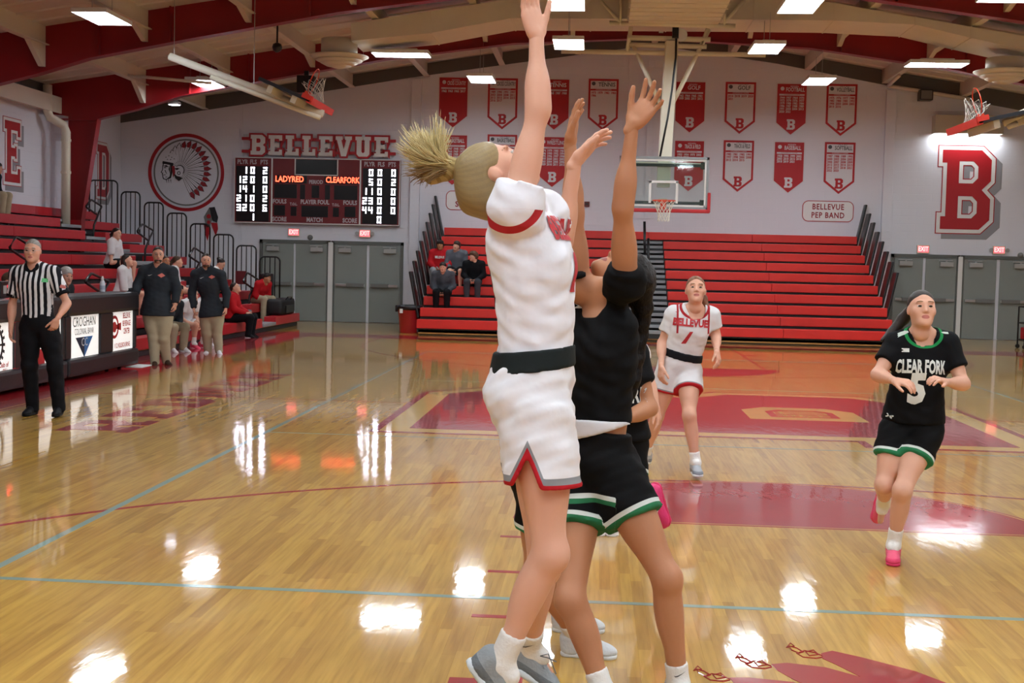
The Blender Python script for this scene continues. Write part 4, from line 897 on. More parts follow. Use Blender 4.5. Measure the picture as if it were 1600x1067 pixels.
# ---------------------------------------------------------------- scorer table
TX = -8.3; M_LITP = mat('backlit_white_panel', (.93, .92, .88), .35, emit=.42)
def TY(px, py=520): return at(px, py, 'X', TX).y
def table_seg(y0_, y1_, lab, panels, art):
    t = thing('scorer_table', lab, 'table', (TX-.4, (y0_+y1_)/2, 0), 'padded scorer table sections')
    mb = MB(); mb.bbox((TX-.42, y0_+.01, .86), (TX+.06, y1_-.01, 1.14), .05); obj('top_pad', mb, M_BLKPAD, t)
    mb = MB(); mb.bbox((TX-.30, y0_+.01, .05), (TX+.06, y1_-.01, .29), .05); obj('bottom_pad', mb, M_BLKPAD, t)
    mb = MB(); mb.box((TX-.45, y0_, .10), (TX-.30, y1_, .9)); mb.box((TX-.5, y0_, .74), (TX-.30, y1_, .78)); obj('cabinet', mb, M_BLACK, t)
    edges = [y0_]+[q for p in panels for q in p]+[y1_]
    for k in range(0, len(edges), 2):
        if edges[k+1]-edges[k] > .03: mb = MB(); mb.bbox((TX-.30, edges[k]+.005, .29), (TX+.015, edges[k+1]-.005, .86), .02); obj('post', mb, M_BLKPAD, t)
    for p in panels:
        mb = MB(); mb.box((TX-.08, p[0], .28), (TX-.02, p[1], .87)); obj('lit_panel', mb, M_LITP, t)
    for nm, m, fn in art:
        mb = MB(); fn(mb); obj(nm, mb, m, t)
    for yy in (y0_+.15, y1_-.15):
        mb = MB(); mb.lathe([(.03, 0), (.03, .06)], (TX-.2, yy, 0), 10); mb.lathe([(.03, 0), (.03, .12)], (TX-.4, yy, 0), 10); obj('caster', mb, M_BLACK, t)
    return t
def TM(y, z): return wallM(TX-.02, y, z, 'table')
a0, a1, b0, b1 = TY(110.5), TY(156), TY(176), TY(209)
M_INKT = mat('panel_black_print', '202024', .5); M_NAVY = mat('panel_navy_print', '12233c', .5); M_SKY = mat('panel_blue_print', '2f6aa6', .5); M_REDP = mat('panel_red_print', 'b01c22', .5)
ca = (a0+a1)/2; wa = a1-a0; cb = (b0+b1)/2; wb = b1-b0
def bank(mb): add_text(mb, 'CROGHAN', .19, TM(ca, .765), .003, width=wa*.72/(7*.125)); add_text(mb, 'COLONIAL BANK', .125, TM(ca, .635), .003, width=wa*.72/(13*.083))
def tri_l(mb): mb.plate([[(-.30, 0), (0, -.28), (0, .0)]], TM(ca, .56), .003)
def tri_r(mb): mb.plate([[(0, -.28), (.30, 0), (.0, 0)]], TM(ca, .56), .003)
def cc(mb): add_text(mb, 'CC', .16, TM(ca, .485), .006)
def bev(mb):
    for i, s in enumerate(('BELLEVUE', 'BEVERAGE', 'CENTER')): add_text(mb, s, .115, TM(cb+wb*.20, .79-.115*i), .003, bold=.003, width=.62)
    add_text(mb, '112 KILBOURNE', .10, TM(cb, .36), .003, bold=.002, width=.9)
    M = TM(cb-wb*.36, .64); mb.plate([circle(0, 0, .17, 28), ccw(circle(.0, 0, .125, 28), False)], M, .003); mb.plate([circle(0, 0, .08, 20)], M, .003); mb.plate([[(.08, -.03), (.26, -.06), (.26, .06), (.08, .03)]], M, .003)
table_seg(TY(101), TY(212.5), 'padded scorer table section with the bank and beverage panels', [(a0, a1), (b0, b1)],
          [('bank_lettering', M_INKT, bank), ('navy_triangle', M_NAVY, tri_l), ('blue_triangle', M_SKY, tri_r), ('monogram', M_WHITE, cc), ('beverage_lettering', M_REDP, bev)])
c0_, c1_ = TY(40), TY(100); g0, g1 = TY(-45), TY(22)
def gear(mb):
    M = TM(TY(-7), .60); mb.plate([circle(0, 0, .24, 32), ccw(circle(0, 0, .20, 32), False)], M, .003); mb.plate([circle(0, 0, .08, 20), ccw(circle(0, 0, .05, 20), False)], M, .003)
    for k in range(20): a = 2*PI*k/20; mb.box((.245, -.018, 0), (.285, .018, .003), M @ Matrix.Rotation(a, 4, 'Z'))
    for k in range(6): a = 2*PI*k/6; mb.box((.07, -.012, 0), (.21, .012, .003), M @ Matrix.Rotation(a, 4, 'Z'))
def redband(mb): mb.box((TX-.02, c0_, .50), (TX-.016, c1_, .545)); mb.plate([[(-.4, -.11), (.0, -.11), (0, .12), (-.4, .12)]], TM(TY(72), .36), .003)
def redtxt(mb): add_text(mb, 'Rotary Club of', .085, TM(TY(-5), .33), .003, bold=.002)
def redtxt(mb): add_text(mb, 'Club of', .085, TM(TY(8), .355), .003, bold=.002); add_text(mb, 'Bellevue, OH', .085, TM(TY(0), .27+.005), .003, bold=.002)
def redpost(mb): mb.box((TX-.02, TY(22.5), .29), (TX+.01, TY(29), .86))
table_seg(TY(-50), TY(100.5), 'padded scorer table section behind the referee, with the gear panel', [(g0, g1), (c0_, c1_-.06)], [('gear_print', M_INKT, gear), ('red_band', M_REDP, redband), ('red_lettering', M_REDP, redtxt), ('red_post', M_REDP, redpost)])
# things on the table
p = at(160, 457, 'X', TX-.25)
t = thing('water_bottle', 'clear white-capped spray bottle standing on the scorer table', 'bottle', (p.x, p.y, 1.14))
mb = MB(); mb.lathe([(.036, 0), (.040, .02), (.040, .13), (.028, .165), (.018, .175)], (p.x, p.y, 1.14), 16); obj('body', mb, mat('frosted_plastic', 'c9ccd4', .3), t, True)
mb = MB(); mb.lathe([(.022, .17), (.022, .205), (.012, .22), (.012, .235)], (p.x, p.y, 1.14), 12); obj('cap', mb, M_WHITE, t, True)
mb = MB(); mb.lathe([(.0412, .04), (.0412, .10)], (p.x, p.y, 1.14), 16); obj('label_band', mb, mat('bottle_label', '9aa0b4', .5), t)
p = at(8, 465, 'X', TX-.25)
t = thing('possession_box', 'black possession box with a lit red arrow on the scorer table', 'sign', (p.x, p.y, 1.14))
mb = MB(); mb.bbox((p.x-.08, p.y-.22, 1.14), (p.x+.05, p.y+.10, 1.34), .012); obj('case', mb, M_BLACK, t)
M = wallM(p.x+.05, p.y-.02, 1.24, 'table'); mb = MB(); mb.plate([[(-.03, -.055), (.05, -.055), (.05, -.09), (.115, 0), (.05, .09), (.05, .055), (-.03, .055)]], M, .006); obj('red_arrow', mb, mat('red_arrow_glow', (1, .04, .05), .5, emit=3), t)
mb = MB(); mb.box((-.14, -.05, 0), (-.05, .05, .004), M); obj('label_plate', mb, M_LGREY, t)
# trash can
p = at(640, 520, 'Z', 0); t = thing('trash_can', 'red plastic trash can with black liner by the double doors', 'trash can', (p.x, p.y, 0))
mb = MB(); mb.lathe([(.23, 0), (.235, .02), (.285, .58), (.30, .60), (.30, .64), (.275, .64), (.22, .04)], (p.x, p.y, 0), 28); obj('bin', mb, mat('red_bin_plastic', 'a01820', .4), t, True)
mb = MB(); mb.lathe([(.305, .55), (.315, .60), (.31, .66), (.28, .665), (.25, .5)], (p.x, p.y, 0), 28); mb.bbox((p.x-.34, p.y-.12, .5), (p.x-.28, p.y+.06, .66), .02); obj('liner', mb, mat('black_liner', '141318', .3, bump=.4, bscale=25), t, True)
mb = MB(); mb.box((p.x-.20, p.y-.32, .48), (p.x-.13, p.y-.285, .58)); obj('tag', mb, M_WHITE, t)
# bag on the first bench row
p = at(440, 488, 'Y', 29.0); t = thing('duffel_bag', 'black duffel bag on the front bleacher row by the doors', 'bag', (LX0-.15, 29.1, LZ0))
mb = MB(); mb.bbox((LX0-.42, 28.2, LZ0), (LX0-.02, 29.6, LZ0+.40), .09); obj('body', mb, mat('black_nylon', '101014', .6, bump=.3, bscale=40), t, True)
mb = MB(); mb.tube([(LX0-.05, 28.6, LZ0+.36), (LX0+.0, 28.7, LZ0+.44), (LX0+.0, 29.1, LZ0+.44), (LX0-.05, 29.2, LZ0+.36)], .014, 6); mb.bbox((LX0-.02, 28.5, LZ0+.05), (LX0+.02, 29.3, LZ0+.24), .015); obj('strap', mb, M_BLACK, t)
p = at(222, 572, 'Z', 0); t = thing('paper_sheet', 'white sheet lying on the red border beside the scorer table', 'paper', (p.x, p.y, 0)); mb = MB(); mb.box((p.x-.16, p.y-.3, .002), (p.x+.1, p.y+.25, .008)); obj('sheet', mb, M_SIGNW, t)
# ball cart at the right photo edge
p = at(1600, 545, 'Z', 0); t = thing('ball_cart', 'black wheeled cart with red load at the right photo edge', 'cart', (p.x+.1, p.y, 0))
mb = MB(); x0, x1 = at(1595, 540, 'Y', p.y).x, p.x+1.1
for xx in (x0, x1): 
    for yy in (p.y-.25, p.y+.25): mb.tube([(xx, yy, .08), (xx, yy, .98)], .02, 6)
for z in (.2, .6, .98):
    mb.tube([(x0, p.y-.25, z), (x1, p.y-.25, z), (x1, p.y+.25, z), (x0, p.y+.25, z)], .018, 6, closed=True)
obj('frame', mb, M_BLACK, t)
mb = MB(); mb.bbox((x0+.04, p.y-.22, .22), (x1-.05, p.y+.22, .5), .03); obj('red_load', mb, M_RED, t)
mb = MB()
for xx in (x0, x1): mb.lathe([(.05, -.02), (.05, .02)], (xx, p.y-.25, .05), 12, 'Y'); mb.lathe([(.05, -.02), (.05, .02)], (xx, p.y+.25, .05), 12, 'Y')
obj('wheel', mb, M_BLACK, t)
# ---------------------------------------------------------------- figures: smooth solids grown round a skeleton
def V3(v): return np.array(v, float)
def nrm(v): v = V3(v); return v/max(1e-9, np.linalg.norm(v))
def frame3(v):
    a = nrm(v); b = nrm(np.cross(a, V3((.3, .5, .8)))); return [a, b, np.cross(a, b)]
class Prim: pass
def rc(a, b, r1, r2, k=.03, cut=None, cut0=None, op='u'):
    """tapered capsule a->b; cut: (point, normal) keeps the side the normal points away from"""
    a, b = V3(a), V3(b); p = Prim(); ba = b-a; L2 = max(1e-9, ba @ ba)
    def f(q):
        pa = q-a; t = np.clip(pa @ ba/L2, 0, 1); d = np.sqrt(((pa-t[:, None]*ba)**2).sum(1))-(r1+(r2-r1)*t)
        for c in (cut, cut0):
            if c is not None: d = np.maximum(d, (q-V3(c[0])) @ V3(c[1]))
        return d
    p.f = f; p.c = (a+b)/2; p.r = math.sqrt(L2)/2+max(r1, r2); p.k = k; p.op = op; return p
def el(c, R, rad, k=.03, op='u', cut=None):
    c = V3(c); R = np.array(R, float); rad = V3(rad); p = Prim()
    def f(q):
        l = (q-c) @ R.T; k0 = np.sqrt(((l/rad)**2).sum(1)); k1 = np.sqrt(((l/rad**2)**2).sum(1))
        d = k0*(k0-1)/np.maximum(k1, 1e-6)
        if cut is not None: d = np.maximum(d, (q-V3(cut[0])) @ V3(cut[1]))
        return d
    p.f = f; p.c = c; p.r = rad.max(); p.k = k; p.op = op; return p
def bx(c, R, half, rnd=.01, k=.01, op='u'):
    c = V3(c); R = np.array(R, float); half = V3(half); p = Prim()
    def f(q):
        l = np.abs((q-c) @ R.T)-half+rnd
        return np.sqrt((np.maximum(l, 0)**2).sum(1))+np.minimum(l.max(1), 0)-rnd
    p.f = f; p.c = c; p.r = float(np.linalg.norm(half)); p.k = k; p.op = op; return p
def infl(p, e):
    q = Prim(); q.f = lambda x, f=p.f: f(x)-e; q.c = p.c; q.r = p.r+abs(e); q.k = p.k; q.op = p.op; return q
def cutp(p, pt, n):
    q = Prim(); pt, n = V3(pt), V3(n); q.f = lambda x, f=p.f: np.maximum(f(x), (x-pt) @ n); q.c = p.c; q.r = p.r; q.k = p.k; q.op = p.op; return q
def grow(prims, h, clip=None, wob=None):
    """mesh of the smooth union of prims on a grid of spacing h (surface nets)"""
    us = [p for p in prims if p.op == 'u']
    lo = np.min([p.c-p.r for p in us], 0)-2*h; hi = np.max([p.c+p.r for p in us], 0)+2*h
    B = 8; nb = np.maximum(1, np.ceil((hi-lo)/(h*B)).astype(int)); N = nb*B
    gi = np.stack(np.meshgrid(*[np.arange(n) for n in nb], indexing='ij'), -1).reshape(-1, 3)
    bc = lo+(gi+.5)*B*h; brad = .87*B*h
    off = np.stack(np.meshgrid(*[np.arange(B+1)]*3, indexing='ij'), -1).reshape(-1, 3)*h
    def ev(centers, rad, pts_of):
        nbk = len(centers); npnt = pts_of(np.array([0])).shape[1] if nbk else 1
        d = np.full((nbk, npnt), .5, np.float64)
        for p in prims:
            m = np.nonzero(((centers-p.c)**2).sum(1) < (p.r+rad+p.k+.02)**2)[0]
            if not len(m): continue
            q = pts_of(m); a = p.f(q.reshape(-1, 3)).reshape(len(m), -1); b = d[m]
            if p.op == 'u':
                hh = np.maximum(p.k-np.abs(a-b), 0)/p.k if p.k > 0 else 0; d[m] = np.minimum(a, b)-hh*hh*p.k/4
            else:
                a = -a; hh = np.maximum(p.k-np.abs(a-b), 0)/p.k; d[m] = np.maximum(a, b)+hh*hh*p.k/4
        return d
    dc = ev(bc, brad, lambda m: bc[m][:, None, :])[:, 0]
    act = np.nonzero(np.abs(dc) < brad*1.35+.01)[0]
    Fv = np.where(dc < 0, -1., 1.).reshape(nb)
    F_ = np.ones(N+1); F_[:-1, :-1, :-1] = np.repeat(np.repeat(np.repeat(Fv, B, 0), B, 1), B, 2)
    base = lo+gi[act]*B*h
    PT_ = lambda m: base[m][:, None, :]+off[None]
    d = ev(bc[act], brad, PT_)
    q = PT_(np.arange(len(act))).reshape(-1, 3)
    if wob is not None: d = (d.reshape(-1)+wob(q)).reshape(d.shape)
    if clip is not None: d = clip(q, d.reshape(-1)).reshape(d.shape)
    d = d.reshape(-1, B+1, B+1, B+1)
    for n, a in enumerate(act):
        i, j, k = gi[a]*B; F_[i:i+B+1, j:j+B+1, k:k+B+1] = d[n]
    if clip is not None and len(act) < len(gi): pass
    ins = F_ < 0
    cnt = np.zeros(N, np.int8)
    for i in (0, 1):
        for j in (0, 1):
            for k in (0, 1): cnt += ins[i:N[0]+i, j:N[1]+j, k:N[2]+k]
    cells = np.argwhere((cnt > 0) & (cnt < 8)); nid = np.full(N, -1, np.int32); nid[tuple(cells.T)] = np.arange(len(cells))
    cv = np.stack([F_[cells[:, 0]+i, cells[:, 1]+j, cells[:, 2]+k] for i in (0, 1) for j in (0, 1) for k in (0, 1)], 1)
    co = np.array([(i, j, k) for i in (0, 1) for j in (0, 1) for k in (0, 1)], float)
    acc = np.zeros((len(cells), 3)); w_ = np.zeros(len(cells))
    for a in range(8):
        for b in range(a+1, 8):
            if np.abs(co[a]-co[b]).sum() != 1: continue
            m = (cv[:, a] < 0) != (cv[:, b] < 0); t = cv[m, a]/(cv[m, a]-cv[m, b]); acc[m] += co[a]+(co[b]-co[a])*t[:, None]; w_[m] += 1
    vs = lo+(cells+acc/np.maximum(w_, 1)[:, None])*h
    faces = []
    for ax in range(3):
        o1, o2 = [(1, 2), (2, 0), (0, 1)][ax]
        s0 = [slice(None)]*3; s1 = [slice(None)]*3; s0[ax] = slice(0, -1); s1[ax] = slice(1, None)
        e = np.argwhere(ins[tuple(s0)] != ins[tuple(s1)])
        e = e[(e[:, o1] > 0) & (e[:, o2] > 0) & (e[:, o1] < N[o1]) & (e[:, o2] < N[o2])]
        if not len(e): continue
        fl_ = ins[tuple(e.T)]
        u1 = np.zeros(3, int); u1[o1] = 1; u2 = np.zeros(3, int); u2[o2] = 1
        c = [nid[tuple((e-x).T)] for x in (u1+u2, u2, 0*u1, u1)]
        qd = np.stack(c, 1); qd[~fl_] = qd[~fl_][:, ::-1]; faces.append(qd[(qd >= 0).all(1)])
    return vs, (np.concatenate(faces) if faces else np.zeros((0, 4), int))
def mesh_obj(name, parts, m, parent, attrs=None, relax=1):
    """parts: list of (verts, quads) joined into one mesh under parent"""
    vs = []; fs = []; o = 0
    for v, f in parts: vs.append(v); fs.append(f+o); o += len(v)
    vs = np.concatenate(vs); fs = np.concatenate(fs)
    for _ in range(relax):                              # light smoothing of the grid pattern
        acc = np.zeros_like(vs); n = np.zeros(len(vs))
        for a in range(4):
            for b in (1, 3): np.add.at(acc, fs[:, a], vs[fs[:, (a+b) % 4]]); np.add.at(n, fs[:, a], 1)
        vs = vs*.5+acc/np.maximum(n, 1)[:, None]*.5
    me = bpy.data.meshes.new(name); off = np.array(OFF[parent.name]) if OFF.get(parent.name) is not None else 0
    me.vertices.add(len(vs)); me.vertices.foreach_set('co', (vs-off).astype(np.float32).ravel())
    me.loops.add(fs.size); me.loops.foreach_set('vertex_index', fs.astype(np.int32).ravel())
    me.polygons.add(len(fs)); me.polygons.foreach_set('loop_start', (np.arange(len(fs))*4).astype(np.int32))
    me.polygons.foreach_set('use_smooth', np.ones(len(fs), bool))
    me.update(calc_edges=True); me.validate()
    for nm, fn in (attrs or {}).items():
        a = me.attributes.new(nm, 'FLOAT', 'POINT'); a.data.foreach_set('value', fn(vs).astype(np.float32))
    me.materials.append(m)
    ob = bpy.data.objects.new(name, me); C.objects.link(ob); ob.parent = parent; OFF[ob.name] = OFF.get(parent.name)
    ob_geo[ob.name] = (vs, fs); return ob
ob_geo = {}
def gmat(name, base, layers=(), rough=.8, bump=.25, bscale=14, sss=0., spec=.18):
    """cloth or skin: base colour plus bands where a vertex field lies between lo and hi (or stripes of a field)"""
    if name in MATS: return MATS[name]
    m = mat(name, base, rough, spec=spec, bump=bump, bscale=bscale, sss=sss); nt = m.node_tree; b = nt.nodes['Principled BSDF']; prev = None
    for at_, lo, hi, col in layers:
        a = nt.nodes.new('ShaderNodeAttribute'); a.attribute_name = at_; v = a.outputs['Fac']
        if lo == 'stripe':
            mu = nt.nodes.new('ShaderNodeMath'); mu.operation = 'MULTIPLY'; mu.inputs[1].default_value = hi; nt.links.new(v, mu.inputs[0])
            fr = nt.nodes.new('ShaderNodeMath'); fr.operation = 'FRACT'; nt.links.new(mu.outputs[0], fr.inputs[0]); v = fr.outputs[0]; lo, hi = .5, 2.
        g = nt.nodes.new('ShaderNodeMath'); g.operation = 'GREATER_THAN'; g.inputs[1].default_value = lo; nt.links.new(v, g.inputs[0])
        l = nt.nodes.new('ShaderNodeMath'); l.operation = 'LESS_THAN'; l.inputs[1].default_value = hi; nt.links.new(v, l.inputs[0])
        mu = nt.nodes.new('ShaderNodeMath'); mu.operation = 'MULTIPLY'; nt.links.new(g.outputs[0], mu.inputs[0]); nt.links.new(l.outputs[0], mu.inputs[1])
        mx = nt.nodes.new('ShaderNodeMixRGB'); nt.links.new(mu.outputs[0], mx.inputs[0])
        if prev is None: mx.inputs[1].default_value = lin(base)
        else: nt.links.new(prev, mx.inputs[1])
        mx.inputs[2].default_value = lin(col); prev = mx.outputs[0]
    if prev is not None: nt.links.new(prev, b.inputs['Base Color'])
    return m
def skin(name, base, lip, brow): return gmat('skin_'+name, base, [('lip', -1, 0, lip), ('brow', -1, 0, brow)], rough=.5, bump=.04, bscale=120, sss=.06, spec=.35)
SK_FAIR = skin('fair', 'd9a58c', 'b4685e', '8a6242'); SK_PINK = skin('ruddy', 'd19a82', 'a8605a', '8f8a84'); SK_TAN = skin('tan', 'b8805e', '94544a', '2a1c14'); SK_BROWN = skin('brown', '9c6844', '80463c', '221610')
SK_DARK = skin('deep', '7d5038', '6a3a34', '14100e')
SKINS = {'fair': SK_FAIR, 'ruddy': SK_PINK, 'tan': SK_TAN, 'brown': SK_BROWN, 'deep': SK_DARK}

def hand_prims(w, d, n, t, s=1., curl=(14, 20, 15), spread=7, thumb=40):
    """palm, four bent fingers and a thumb: wrist w, pointing d, palm facing n, thumb on side t"""
    d = nrm(d); n = nrm(V3(n)-d*(V3(n) @ d)); t = nrm(V3(t)-d*(V3(t) @ d)-n*(V3(t) @ n)); w = V3(w); P_ = []
    P_.append(rc(w-d*.015*s, w+d*.015*s, .0225*s, .0235*s, .02))
    P_.append(el(w+d*.052*s, [d, t, n], (.050*s, .037*s, .016*s), .012))
    cur = curl if isinstance(curl, (list, tuple)) else (curl, curl, curl)
    for i, (o, L, sp) in enumerate(((.029, .074, 1.3), (.0095, .082, .4), (-.0105, .075, -.45), (-.029, .058, -1.4))):
        a = math.radians(spread*sp); fd = nrm(d*math.cos(a)+t*math.sin(a)); k = w+d*(.086-.008*(i == 3)-.003*(i == 2))*s+t*o*s
        P_.append(rc(w+d*.02*s+t*o*.6*s, k, .0125*s, .0115*s, .012))
        ang = 0; p = k; r = .0098*s if i < 3 else .0085*s
        for j, fr in enumerate((.44, .32, .24)):
            ang += math.radians(cur[j]*(1+.12*i)); q = p+(fd*math.cos(ang)+n*math.sin(ang))*L*fr*s
            P_.append(rc(p, q, r*(1-.08*j), r*(.93-.09*j), .004)); p = q
    a = math.radians(thumb); b0 = w+d*.022*s+t*.024*s; td = nrm(t*math.sin(a)+d*math.cos(a)+n*.25)
    b1 = b0+td*.046*s; td2 = nrm(td+d*.35+n*.15); b2 = b1+td2*.032*s; b3 = b2+nrm(td2+d*.2)*.024*s
    P_.append(rc(w+d*.01*s+t*.012*s, b0, .016*s, .0150*s, .015)); P_.append(rc(b0, b1, .0145*s, .0115*s, .012)); P_.append(rc(b1, b2, .0110*s, .0098*s, .004)); P_.append(rc(b2, b3, .0098*s, .0082*s, .004))
    return P_
def head_prims(c, r, f, u, s=1., male=False):
    R = [r, f, u]; at_ = lambda x, y, z: c+(r*x+f*y+u*z)*s; sz = lambda a, b, d: (a*s, b*s, d*s)
    jw = 1.08 if male else 1.
    P_ = [el(at_(0, -.012, .032), R, sz(.076, .096, .088), .03), el(at_(0, .026, -.03), R, sz(.0625*jw, .067, .080), .05),
          el(at_(0, .042, -.082), R, sz(.042*jw, .048, .034), .04), el(at_(0, .078, -.100), R, sz(.022*jw, .019, .017), .03),
          rc(at_(0, -.02, -.06), at_(0, -.03, -.14), .052*s*jw, .054*s*jw, .03)]
    for sx in (-1, 1):
        P_ += [el(at_(sx*.038, .062, -.022), R, sz(.024, .022, .022), .03), el(at_(sx*.031, .088, .030), R, sz(.026, .010, .009), .015)]
        e = el(at_(sx*.032, .104, .006), R, sz(.019, .018, .013), .014, op='s'); P_.append(e)
        P_ += [el(at_(sx*.079, -.004, -.008), R, sz(.009, .018, .027), .008)]
        P_ += [el(at_(sx*.032, .0825, .0055), R, sz(.0150, .0095, .0095), .004)]
    P_ += [rc(at_(0, .090, .016), at_(0, .108, -.026), .0085*s, .0125*s, .014), el(at_(.011, .098, -.030), R, sz(.009, .010, .008), .008), el(at_(-.011, .098, -.030), R, sz(.009, .010, .008), .008),
           el(at_(0, .0925, -.056), R, sz(.022, .011, .0065), .007), el(at_(0, .0915, -.069), R, sz(.019, .011, .0075), .007), rc(at_(-.016, .104, -.0625), at_(.016, .104, -.0625), .002*s, .002*s, .006, op='s')]
    return P_
def figure(name, label, J, look, detail, skin_m, hair=None, top=None, bottom=None, shoes=None, hands=True, group=None, male=False, bulk=1., s=1., face=True, socks=None):
    """J: joints in world space. look=(forward, up) of the head. detail: grid step of the body"""
    J = {k: V3(v) for k, v in J.items()}
    foot = (J['anL']+J['anR'])/2; base = (float(J['pelvis'][0]), float(J['pelvis'][1]), float(min(J['anL'][2], J['anR'][2])-.09))
    t = thing(name, label, 'person', base, group)
    up = nrm(J['neck']-J['pelvis']); rC = nrm(J['shR']-J['shL']); rC = nrm(rC-up*(rC @ up)); fC = np.cross(up, rC)
    rP = nrm(J['hipR']-J['hipL']); rP = nrm(rP-up*(rP @ up)); fP = np.cross(up, rP)
    pel, nk = J['pelvis'], J['neck']; L = np.linalg.norm(nk-pel); k_ = s
    def sp(t_, f=0., r=0.): # point along the spine
        rr = nrm(rP*(1-t_)+rC*t_); ff = np.cross(up, rr); return pel+up*(L*t_)+ff*f*k_+rr*r*k_+J.get('bow', 0)*math.sin(PI*min(1, max(0, t_)))
    RP = [rP, fP, up]; RC = [rC, fC, up]; RM = [nrm(rP+rC), np.cross(up, nrm(rP+rC)), up]
    b = bulk; Z = lambda a, c, d: (a*k_*b, c*k_*b, d*k_)
    wide = 1.08 if male else 1.
    torso = [el(sp(-.02), RP, Z(.160, .112, .115), .06), el(sp(.26, .0), RM, Z(.130*wide, .098, .14), .08), el(sp(.60, .005), RC, Z(.146*wide, .108, .185), .08), el(sp(.82, -.005), RC, Z(.145*wide, .085, .09), .07)]
    if not male: torso += [el(sp(.66, .072, .062), RC, Z(.052, .045, .052), .05), el(sp(.66, .072, -.062), RC, Z(.052, .045, .052), .05)]
    else: torso += [el(sp(.70, .06), RC, Z(.125, .05, .07), .05)]
    if b > 1.12: torso += [el(sp(.24, .06*b), RM, Z(.125, .085, .15), .08)]
    for sd in (1, -1): torso.append(el(sp(-.06, -.055, .07*sd), RP, Z(.082, .075, .085), .05))
    sh = []
    for S_ in 'RL': sh += [rc(nk+up*.012, J['sh'+S_]+up*.008, .050*k_*wide, .05*k_*b, .06), el(J['sh'+S_], RC, Z(.056, .056, .056), .04)]
    hb = J['head']; f, u = nrm(look[0]), V3(look[1]); u = nrm(u-f*(u @ f)); r = np.cross(f, u); hs = s*1.0
    neck = [rc(nk+up*.0, hb-u*.075*hs-f*.025*hs, .054*k_*wide, .051*k_*wide, .035)]
    legs = {}; arms = {}
    for S_ in 'RL':
        h_, kn, an = J['hip'+S_], J['kn'+S_], J['an'+S_]; sh_d = nrm(an-kn); th_d = nrm(kn-h_)
        fw = nrm(J.get('toe'+S_, an+fP)-an); fr_ = nrm(th_d-sh_d+.3*nrm(fw-sh_d*(fw @ sh_d))); bt = -nrm(fr_-th_d*(fr_ @ th_d)); bs = -nrm(fr_-sh_d*(fr_ @ sh_d))
        legs[S_] = [rc(h_, kn, .086*k_*b, .054*k_, .04), el(h_+(kn-h_)*.35-bt*.012, [bt, np.cross(th_d, bt), th_d], Z(.075, .075, .17), .05), rc(kn, an, .050*k_, .036*k_, .03),
                    el(kn+(an-kn)*.30+bs*.020*k_, [bs, np.cross(sh_d, bs), sh_d], (.045*k_, .049*k_, .125*k_), .04), el(kn-bs*.010*k_, [bs, np.cross(sh_d, bs), sh_d], (.048*k_, .046*k_, .055*k_), .03),
                    rc(an, an+fw*.09*k_-V3((0, 0, .04*k_)), .030*k_, .020*k_, .02)]
        a, e, w = J['sh'+S_], J['el'+S_], J['wr'+S_]; k0_ = k_; k_ = k_*(1. if male else .93)
        arms[S_] = [rc(a, e, .050*k_*b, .037*k_, .035), el(a+(e-a)*.45, frame3(e-a), (.11*k_, .047*k_*b, .047*k_*b), .03), rc(e, w, .037*k_, .0255*k_, .03), el(e+(w-e)*.27, frame3(w-e), (.085*k_, .041*k_, .041*k_), .03)]; k_ = k0_
    body = torso+sh+neck+legs['R']+legs['L']+arms['R']+arms['L']
    parts = [grow(body, detail)]
    hd = min(detail, .0085 if detail < .012 else .0125)
    hp = head_prims(hb, r, f, u, hs, male); parts.append(grow(hp, .0062 if detail < .012 else hd))
    HP = J.get('hands', None)
    for S_ in 'RL':
        w, e = J['wr'+S_], J['el'+S_]; spec = (hands or {}).get(S_, {}) if isinstance(hands, dict) else {}
        d = nrm(spec.get('d', w-e)); n = spec.get('n', None)
        if n is None: n = (rC*(-1 if S_ == 'R' else 1))
        n = V3(n); tt = spec.get('t', None)
        if tt is None: tt = fC
        parts.append(grow(hand_prims(w, d, n, tt, s*spec.get('s', 1.), spec.get('curl', (25, 35, 25)), spec.get('spread', 4), spec.get('thumb', 35)), spec.get('h', .0045 if detail < .012 else min(detail, .0075))))
    lipf = lambda q: np.sqrt(((((q-hb) @ np.array([r, f, u]).T)/s-V3((0, .098, -.0625)))/V3((.024, .03, .0125)))**2 @ np.ones(3))-1
    def browf(q):
        l = (q-hb) @ np.array([r, f, u]).T/s; x = np.abs(l[:, 0]); return np.where(l[:, 1] > .03, np.sqrt(((x-.032)/.020)**2+((l[:, 2]-.0335+.10*np.abs(x-.032))/.0052)**2)-1, 1.)
    bo = mesh_obj('body', parts, skin_m, t, {'lip': lipf, 'brow': browf})
    if face:
        for sx in (-1, 1):
            c = hb+(r*sx*.032+f*.0862+u*.0045)*hs
            mb = MB()
            for (rad, m_i, fo) in ((.0128, 0, 0.),):
                n1, n2 = 10, 7; vs = []; fs = []
                for i in range(n2+1):
                    for j in range(n1):
                        a, ph = 2*PI*j/n1, PI*i/n2; vs.append(c+(r*math.sin(ph)*math.cos(a)*1.15+u*math.sin(ph)*math.sin(a)*.62+f*math.cos(ph)*.9)*rad*hs)
                for i in range(n2):
                    for j in range(n1): fs.append((i*n1+j, i*n1+(j+1) % n1, (i+1)*n1+(j+1) % n1, (i+1)*n1+j))
                mb.cur = 1; mb.add(vs[:3*n1], [q for q in fs if max(q) < 3*n1]); mb.cur = 0; o_ = 2*n1; mb.add(vs[2*n1:], [tuple(i-o_ for i in q) for q in fs if min(q) >= 2*n1])
            obj('eye', mb, (mat('eye_white', 'c9c2bc', .3), mat('eye_iris', '2e2019', .25)), t, True)
